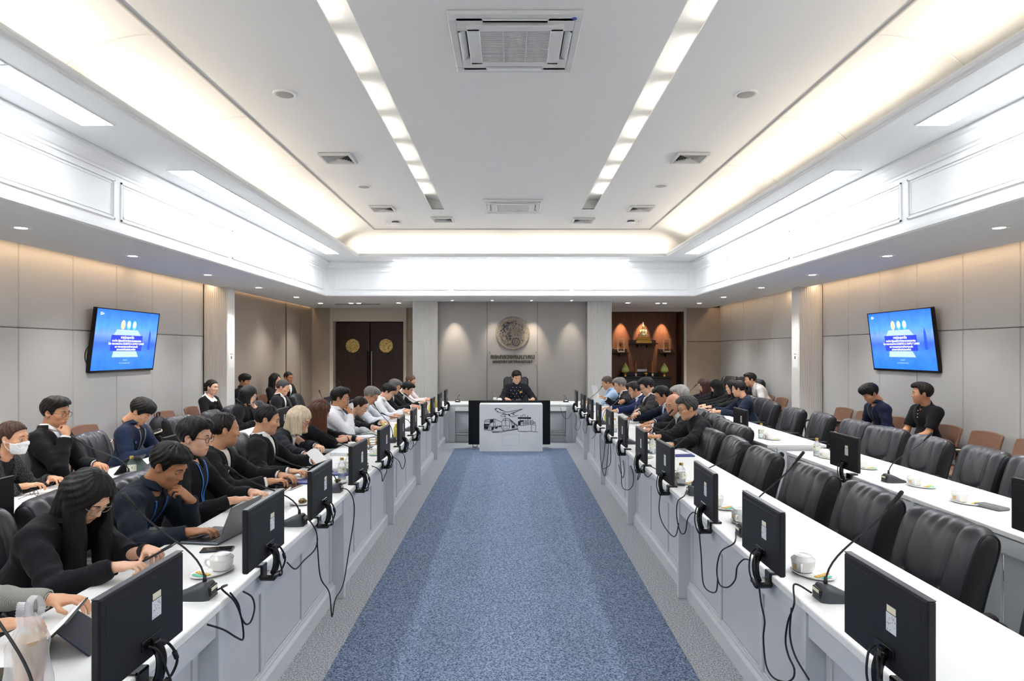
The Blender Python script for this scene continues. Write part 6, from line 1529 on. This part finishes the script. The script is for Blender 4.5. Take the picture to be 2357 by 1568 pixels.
# ------------------------------------------------------------------ the people
def HP(x, ytop, Y, d=.122): return P(x, ytop, Y)-Vector((0, 0, d))
def seat_for(info, label, group, visitor=False, back=.0):
    o = info['org']; yw = info['root'].rotation_euler.z
    if not visitor: exec_chair((o[0]+(.03-back)*math.cos(yw), o[1]+(.03-back)*math.sin(yw)), yw, label, group)
BLK = '17181b'; DK = '15110e'
LF = 'leather chairs under the left front row'; RFg = 'leather chairs under the right front row'
SK1, SK2, SK3, SK4 = 'e3b699', 'd6a583', 'c79572', 'b17f5d'
# left front row, nearest first -------------------------------------------------
q = person('seated person in a grey striped sleeve at the left frame edge', (-2.12, 2.22, 1.10), 0, ('long', DK), SK2, 'blouse', 'b9bab4', kind='f', pitch=25, hands=[(-1.72, 2.50, .80), (-1.75, 2.27, .80)], fabric='stripe', fine=1)
q = person('woman with long black hair and black blazer looking at a phone', HP(205, 1075, 3.08, .135), -6, ('long', '120f0d'), SK1, 'suit', BLK, BLK, kind='f', pitch=42, hyaw=-8, hands=[(-1.70, 3.06, .825), (-1.73, 2.86, .81)], poses=('hold', 'hold'), glasses='8f8c88', fine=2, eye=-.32, shirt_collar=False)
seat_for(q, 'leather chair under the woman with long black hair on a phone', LF)
slab((-1.585, 2.955, .845), 5, .15, .074, 'phone held by the woman with long black hair', 'phone', 'phone', tilt=(0, -28))
q = person('man in dark navy jacket with blue lanyard, hand at his chin', HP(388, 1018, 3.76, .130), 0, ('short', '120f0d'), SK4, 'jacket', '1c232d', '15171a', pitch=30, hyaw=-4, hands=['chin', PZ(436, 1226, .785)], poses=('hold', 'relax'), lanyard=('2f6fc4', 'e6e8ea'), fine=2, eye=-.3)
seat_for(q, 'leather chair under the man in navy jacket at the laptop', LF)
q = person('man with round glasses, black shirt and bright blue lanyard', HP(449, 962, 4.30), 4, ('short', '14110f'), SK1, 'shirt', '16171a', pitch=10, kind='w', hyaw=-4, hands=[(-1.75, 4.42, .80), (-1.79, 4.17, .80)], glasses='2c2a2a', lanyard=('2f80dc', 'e9edf2'), fine=2, eye=.05)
seat_for(q, 'leather chair under the man with glasses and blue lanyard', LF)
slab((-1.555, 4.30, .80), 4, .17, .24, 'white-backed tablet held by the man with glasses and lanyard', 'tablet', 'tablet', tilt=(0, -20), rim=m_paper)
q = person('man in black jacket over a cream shirt turning away', HP(517, 951, 4.90), 8, ('recede', '17130f'), SK3, 'suit', '16171a', 'efe6da', pitch=6, kind='w', hyaw=22, hands=[(-1.77, 5.02, .80), (-1.78, 4.78, .80)], fine=2)
seat_for(q, 'leather chair under the man in black jacket and cream shirt', LF)
q = person('man in black suit and open white collar with cropped hair', HP(615, 932, 5.58), 8, ('buzz', '191614'), SK2, 'suit', '17181b', 'f2f2f1', pitch=14, kind='w', hyaw=6, hands=[(-1.71, 5.68, .81), PZ(668, 1086, .80)], poses=('relax', 'point'), fine=2, eye=-.2)
seat_for(q, 'leather chair under the man with cropped hair in black suit', LF)
q = person('woman with blond bob and navy blazer turning a page', HP(690, 934, 6.30, .130), 0, ('bobblond', 'c8b79c'), SK1, 'suit', '1b1d26', 'f0ece6', kind='f', pitch=28, hyaw=-4, hands=[PZ(738, 1032, .86), PZ(728, 1062, .81)], poses=('hold', 'hold'), glasses='7a3a36', fine=2, eye=-.3)
seat_for(q, 'leather chair under the woman with blond bob', LF)
q = person('woman with long chestnut hair in a black jacket', HP(738, 918, 6.98, .130), 12, ('long', '4b2c1e'), SK1, 'suit', '15161a', '15161a', kind='f', pitch=18, hyaw=24, hands=[(-1.67, 7.10, .80), PZ(806, 1010, .80)], poses=('relax', 'hold'), fine=1, shirt_collar=False)
seat_for(q, 'leather chair under the woman with chestnut hair', LF)
q = person('man in white shirt drinking from a cup', HP(783, 893, 7.92), 4, ('short', '13100e'), SK3, 'shirt', 'eceef1', pitch=8, hands=[(-1.71, 8.05, .80), 'chin'], poses=('relax', 'fist'), glasses='9a9a98', fine=1)
seat_for(q, 'leather chair under the man drinking from a cup', LF)
cw = Vector(q['org'])+Vector(q['Rz'] @ np.array(q['TH'] @ Vector((.140, 0, -.078))))
t_ = thing('held_cup', 'white cup raised to his mouth by the man in white shirt', 'teacup', cw, 0); mb = MB(); mb.T = Matrix.Rotation(R(-25), 4, 'Y'); mb.lathe([(.02, -.03), (.026, -.026), (.034, .0), (.036, .028), (.033, .028), (.028, .0), (.001, -.022)], 20); mb.build('cup', m_china, t_, smooth=True, angle=R(40))
q = person('woman in black suit with tied hair reading a page', HP(829, 912, 8.50, .128), 0, ('bun', '1f1512'), SK1, 'suit', '16171a', 'e8d9c8', kind='f', pitch=26, hands=[(-1.69, 8.6, .82), PZ(868, 986, .81)], poses=('hold', 'hold'), glasses='b0a8a0', fine=1, eye=-.3, shirt_collar=False)
seat_for(q, 'leather chair under the woman with tied hair on the left', LF)
q = person('grey-haired man in pale shirt leaning over his papers on the left', HP(854, 890, 9.55, .128), 0, ('short', '6b6864'), SK3, 'shirt', 'e3e7ee', pitch=28, hands=[(-1.71, 9.7, .80), (-1.73, 9.4, .80)], poses=('hold', 'relax'), glasses='3a3836', fine=1, eye=-.3)
seat_for(q, 'leather chair under the grey-haired man in pale shirt', LF)
q = person('black-haired man in white shirt reading down on the left', HP(893, 883, 10.45, .128), 0, ('short', '14110f'), SK1, 'shirt', 'f0f1f2', pitch=30, hands=[(-1.69, 10.55, .80), (-1.69, 10.3, .80)], poses=('hold', 'hold'), glasses='6c6a68', fine=0, eye=-.3)
seat_for(q, 'leather chair under the black-haired man in white shirt', LF)
q = person('man with streaked grey hair in black suit on the left', HP(908, 873, 11.30, .128), 0, ('short', '5d5a57'), SK2, 'suit', '17181b', 'f0f0f0', pitch=24, hands=[(-1.69, 11.4, .80), (-1.69, 11.15, .80)], fine=0)
seat_for(q, 'leather chair under the man with streaked grey hair', LF)
q = person('man in black suit and white shirt near the far left corner', HP(938, 879, 12.05, .128), 0, ('short', '15110f'), SK2, 'suit', '17181b', 'f2f2f1', pitch=30, hands=[(-1.65, 12.15, .80), (-1.65, 11.9, .80)], fine=0)
seat_for(q, 'leather chair under the man near the far left corner', LF)
q = person('man with thin brown hair in pale pink shirt at the far left corner', HP(945, 863, 12.90, .126), -10, ('recede', '5b4336'), SK2, 'shirt', 'efdfd8', pitch=28, hands=[(-1.64, 13.0, .80), (-1.65, 12.75, .80)], fine=0, lean=12)
seat_for(q, 'leather chair under the man in pale pink shirt', LF)
# left back row -------------------------------------------------------------
LB = 'leather chairs under the left back row'
q = person('woman in white face mask and dark tweed jacket', HP(30, 968, 4.75, .125), 8, ('ponytail', '39241a'), SK2, 'suit', '2b2b2d', BLK, kind='f', pitch=6, hyaw=-6, hands=[(-3.45, 4.9, .80), (-3.45, 4.6, .80)], mask=True, fabric='tweed', fine=2, shirt_collar=False)
seat_for(q, 'leather chair under the woman in a face mask', LB)
def tieup(i): pass
q = person('man in black suit holding his nose, glasses and blue tie', HP(128, 915, 5.40), 4, ('short', '14110f'), SK3, 'suit', '16171a', 'f2f2f2', pitch=10, hyaw=-6, hands=[(-3.49, 5.5, .80), 'chin'], poses=('relax', 'fist'), glasses='5a4634', tie='7d9bd6', fine=2)
seat_for(q, 'leather chair under the man holding his nose', LB)
q = person('man in navy jacket with small crest looking down, left back row', HP(325, 916, 6.50, .132), 6, ('fringe', '121010'), SK2, 'jacket', '1d2942', '17181b', pitch=38, hyaw=-6, hands=[(-3.43, 6.6, .80), (-3.45, 6.36, .80)], poses=('relax', 'relax'), lanyard=('8a9096', 'f0f0f0'), fine=2, eye=-.32)
seat_for(q, 'leather chair under the man in navy jacket with crest', LB)
c = q['on_chest'](-.10, -.13, .004)
MB().tube([Vector(c)+Vector((.002, .014*math.cos(a*.5236), .011*math.sin(a*.5236))) for a in range(13)], .003, 5).build('crest', mat('crest_blue', '5a80c8', .6), q['root'])
q = person('woman with black bob in a black jacket, hand at her mouth', HP(572, 887, 8.90, .130), 6, ('bob', '141214'), SK1, 'suit', '16171a', BLK, kind='f', pitch=24, hands=['chin', (-3.45, 8.8, .80)], poses=('fist', 'relax'), glasses='b8b4b0', fine=1, eye=-.3, shirt_collar=False)
seat_for(q, 'leather chair under the woman with black bob', LB)
q = person('man with cropped greying hair in black suit, left back row', HP(652, 874, 10.55), 4, ('buzz', '3c3a38'), SK2, 'suit', '16171a', 'f2f2f2', pitch=20, hyaw=-4, fine=0, hands=[(-3.43, 10.7, .80), (-3.43, 10.4, .80)], lean=4)
seat_for(q, 'leather chair under the man with cropped greying hair', LB)
# left wall --------------------------------------------------------------------
def bow(i):
    T = Matrix.Translation(i['N']) @ Matrix([[*r, 0] for r in i['Rt']]+[[0, 0, 0, 1]]).to_4x4(); m = cloth('f0efec')
    mb = MB(); mb.T = T
    pts = lambda r, z: [(r*1.0*math.cos(a*.2618)+.015, r*1.1*math.sin(a*.2618), z-.05*math.cos(a*.2618)) for a in range(25)]
    r1, r2, r3 = pts(.056, .02), pts(.078, .0), pts(.112, -.035); n_ = 25
    mb.add(r1+r2+r3, [(k*n_+j, k*n_+j+1, (k+1)*n_+j+1, (k+1)*n_+j) for k in range(2) for j in range(24)]); mb.build('collar', m, i['root'], smooth=True)
    for s in (-1, 1): mb = MB(); mb.T = T; mb.ball((.125, s*.035, -.09), (.012, .035, .026), 10, 7); mb.build('bow_loop', cloth(BLK), i['root'], smooth=True)
q = person('woman in black dress with white bow collar before the left column', HP(488, 873, 10.35, .125), -8, ('curlbun', '14110f'), 'e3b79c', 'tee', BLK, kind='f', pitch=4, hyaw=-6, extras=bow, fine=1, lean=0, eye=.15)
q = person('young man in black behind the left column', HP(563, 861, 11.85), -8, ('fringe', '14110f'), SK3, 'shirt', BLK, pitch=14, fine=1, lean=0, size=.95)
q = person('woman with long dark hair in black by the partition', HP(634, 859, 13.15, .125), -6, ('long', '14110f'), SK1, 'tee', BLK, kind='f', pitch=4, hyaw=-8, fine=0, lean=0)
q = person('smiling man in white shirt with black jacket by the partition', HP(664, 856, 13.90), -14, ('buzz', '1c1512'), SK4, 'suit', BLK, 'eef0f2', pitch=10, hyaw=-14, fine=0, lean=0)
# chairman -----------------------------------------------------------------------
def dots(i):
    rd = random.Random(2); m = mat('silver_stud', 'd8dade', .3, .6)
    for k, (y, z) in enumerate([(a*.075+(.037 if r_ % 2 else 0), -.05-.062*r_) for r_ in range(6) for a in (-2, -1, 0, 1, 2)]):
        if abs(y) > .16: continue
        p = i['on_chest'](y, z, .002, .010); MB().ball(tuple(p), .007, 8, 6).build('stud', m, i['root'])
    for y in (.075, .105): p = i['on_chest'](y, -.12, .003, .010); MB().lathe([(.001, .0), (.016, -.03), (.013, -.036), (.001, -.04)], 10, T=Matrix.Translation(p)).build('medal', m_gold, i['root'])
q = person('man in dark studded tunic at the head table under the emblem', HP(1189, 854, 13.40, .126), -90, ('short', '120f0e'), SK1, 'tunic', '1c1e24', kind='w', pitch=24, hyaw=16, hands=[(.46, 13.08, .80), (-.08, 13.06, .80)], poses=('relax', 'relax'), extras=dots, fine=1, eye=-.3, size=1.06)
exec_chair((q['org'][0]-.01, q['org'][1]+.02), R(-90), 'black leather chair of the man at the head table', 'chair at the head table', tall=1.5)
t_ = microphone((.15, 13.0, ZT), P(1158, 897, 13.0), 1, 'silver gooseneck microphone before the man at the head table', 'desk microphones')
sheet((.42, 12.95, ZT), 5, .30, .21, 'white page under the hand of the man at the head table'); teacup((-.18, 12.95, ZT), 0, 'white teacup before the man at the head table')
# right front row, nearest first ---------------------------------------------------
q = person('man in black mandarin jacket with dark glasses, nearest on the right', HP(1583, 913, 7.15, .124), 180, ('short', '3c3a38'), SK2, 'tunic', '18191c', kind='w', pitch=14, hyaw=6, hands=[PZ(1548, 1024, .80), (1.67, 7.3, .80)], poses=('hold', 'hold'), glasses='26282c', fine=2, watch=0, eye=-.2)
seat_for(q, 'leather chair under the man in black mandarin jacket', RFg); slab((1.50, 7.2, .80), -5, .15, .075, 'phone held by the man in black mandarin jacket', 'phone', 'phone', tilt=(0, 20))
q = person('bald smiling man in dark jacket and white shirt on the right', HP(1550, 908, 7.75, .118), 176, ('bald', 'b5b3ae'), 'd7a283', 'suit', '242220', 'f0f0ef', kind='w', pitch=12, hyaw=36, hands=[PZ(1502, 1004, .80), (1.69, 7.9, .80)], tie='3a3a3c', glasses='8a8580', fine=1, eye=.0)
seat_for(q, 'leather chair under the bald smiling man', RFg)
q = person('man with full grey hair behind the bald man', HP(1566, 888, 8.40, .122), 180, ('short', '9a9894'), SK2, 'suit', '222326', 'f0f0ef', pitch=16, fine=1, lean=6, hands=[(1.81, 8.3, .80), (1.81, 8.5, .80)])
seat_for(q, 'leather chair under the man with full grey hair', RFg)
q = person('man in dark navy suit with glasses and blue tie on the right', HP(1524, 889, 9.05, .126), 180, ('short', '151211'), SK3, 'suit', '1b2030', 'f0f2f4', pitch=22, hands=[PZ(1490, 980, .80), (1.69, 9.2, .80)], tie='8fa8d6', glasses='4a4644', poses=('flat', 'flat'), fine=1, watch=0)
seat_for(q, 'leather chair under the man in dark navy suit with tie', RFg)
q = person('tall man in charcoal suit typing on a phone', HP(1489, 870, 9.80, .126), 180, ('short', '1a1817'), SK1, 'suit', '2c2b2b', 'f0e8e8', pitch=26, hands=[PZ(1456, 962, .83), PZ(1458, 958, .83)], poses=('hold', 'hold'), glasses='2c2a2a', lanyard=('17181b', 'c9ced4'), fine=1, size=1.03)
seat_for(q, 'leather chair under the tall man in charcoal suit', RFg); slab(PZ(1443, 957, .85), 0, .15, .075, 'phone held by the tall man in charcoal suit', 'phone', 'phone', tilt=(0, 25))
q = person('man in bright navy suit with thin glasses on the right', HP(1461, 879, 10.6, .126), 180, ('short', '2a2422'), SK2, 'suit', '1f2c50', 'eef1f5', pitch=18, hands=[PZ(1418, 946, .82), (1.69, 10.95, .80)], tie='c9cfdd', glasses='6a6664', fine=0)
seat_for(q, 'leather chair under the man in bright navy suit', RFg)
q = person('grey-haired man in dark jacket holding up papers', HP(1427, 870, 11.45, .124), 180, ('short', '6f6c68'), SK2, 'suit', '1a1c22', 'e8e8e8', pitch=18, hands=[PZ(1432, 925, .93), (1.71, 11.75, .90)], poses=('hold', 'hold'), glasses='a09c98', fine=0)
seat_for(q, 'leather chair under the man holding up papers', RFg)
mb = MB(); mb.grid(lambda u, v: (.02*math.sin(u*3), -.15+.30*u, -.21+.42*v), 6, 6); mb.build('held_papers', m_paper, None, loc=(1.52, 11.45, .95), rot=(0, R(-14), R(12)), label='white papers held up by the grey-haired man', cat='paper', group='papers and folders on the desks')
q = person('man in light blue shirt, farthest on the right', HP(1397, 866, 12.30, .124), 182, ('buzz', '4d4139'), SK3, 'shirt', 'a8c0da', pitch=24, hands=[(1.45, 12.2, .80), (1.59, 12.45, .80)], fine=0)
seat_for(q, 'leather chair under the man in light blue shirt', RFg)
# right back row ---------------------------------------------------------------------
RBg = 'leather chairs under the right back row'
q = person('woman with dark red hair and glasses, right back row', HP(1619, 871, 12.55, .125), 182, ('long', '3c2422'), SK1, 'suit', BLK, 'e8e4e0', kind='f', pitch=22, hands=[(3.30, 12.4, .81), (3.30, 12.7, .81)], glasses='b0aca8', fine=0, shirt_collar=False); seat_for(q, 'leather chair under the woman with dark red hair', RBg)
q = person('woman in black headscarf reading, right back row', HP(1648, 874, 11.85, .128), 182, ('hijab', '141416'), SK1, 'blouse', '141416', kind='f', pitch=30, hands=[(3.30, 11.7, .81), (3.30, 12.0, .81)], poses=('hold', 'hold'), fine=0); seat_for(q, 'leather chair under the woman in black headscarf', RBg)
q = person('woman with black hair in black, right back row', HP(1684, 874, 11.15, .125), 182, ('long', '14110f'), SK1, 'blouse', BLK, kind='f', pitch=12, hands=[(3.32, 11.0, .80), (3.32, 11.3, .80)], fine=0); seat_for(q, 'leather chair under the woman with black hair in black', RBg)
q = person('man in dark blue jacket seen from behind, right back row', HP(1700, 877, 10.45, .125), 176, ('short', '15120f'), SK2, 'jacket', '1a2233', '1a2233', pitch=14, hyaw=-22, hands=[(3.32, 10.3, .80), (3.32, 10.6, .80)], glasses='3a3a3c', fine=1, v=.05); seat_for(q, 'leather chair under the man in dark blue jacket', RBg)
q = person('black-haired person in black behind the leaning man', HP(1706, 868, 13.45, .125), 185, ('bob', '14110f'), SK2, 'blouse', BLK, kind='f', pitch=10, fine=0, lean=8)
q = person('man in white shirt leaning forward at the right wall', HP(1727, 859, 12.65, .125), 172, ('short', '15120f'), SK2, 'shirt', 'e6e4e1', pitch=10, hyaw=4, fine=1, lean=26)
# right wall -----------------------------------------------------------------------------
q = person('young man in navy jacket looking down under the right television', HP(2003, 883, 8.75, .130), 180, ('fringe', '120f0e'), SK3, 'jacket', '1a2138', '17181b', pitch=34, hyaw=4, fine=1, lanyard=('4a4c50', 'b8bcc0'), eye=-.32, v=.10, lean=14)
q = person('man in black polo shirt looking away at the right wall', HP(2122, 882, 7.80, .122), 184, ('short', '120f0e'), SK3, 'polo', '16171a', kind='w', pitch=2, hyaw=-24, fine=1, hands=[(.34, .06, .70, 0), (.33, -.05, .72, 0)], poses=('hold', 'hold'), watch=1, eye=.15, lean=2)
for z in (-.03, -.07, -.11): p = q['on_chest'](0.0, z-.02, .003); MB().ball(tuple(p), .006, 8, 6).build('button', m_white, q['root'])
MB().rbox((-.12, -.16, 0), (.10, .16, .12), .03).build('shoulder_bag', m_leather_s, None, loc=Vector(q['org'])+Vector((-.30, 0, .60)), rot=(0, 0, R(5)), label='black shoulder bag on the lap of the man in black polo', cat='bag')
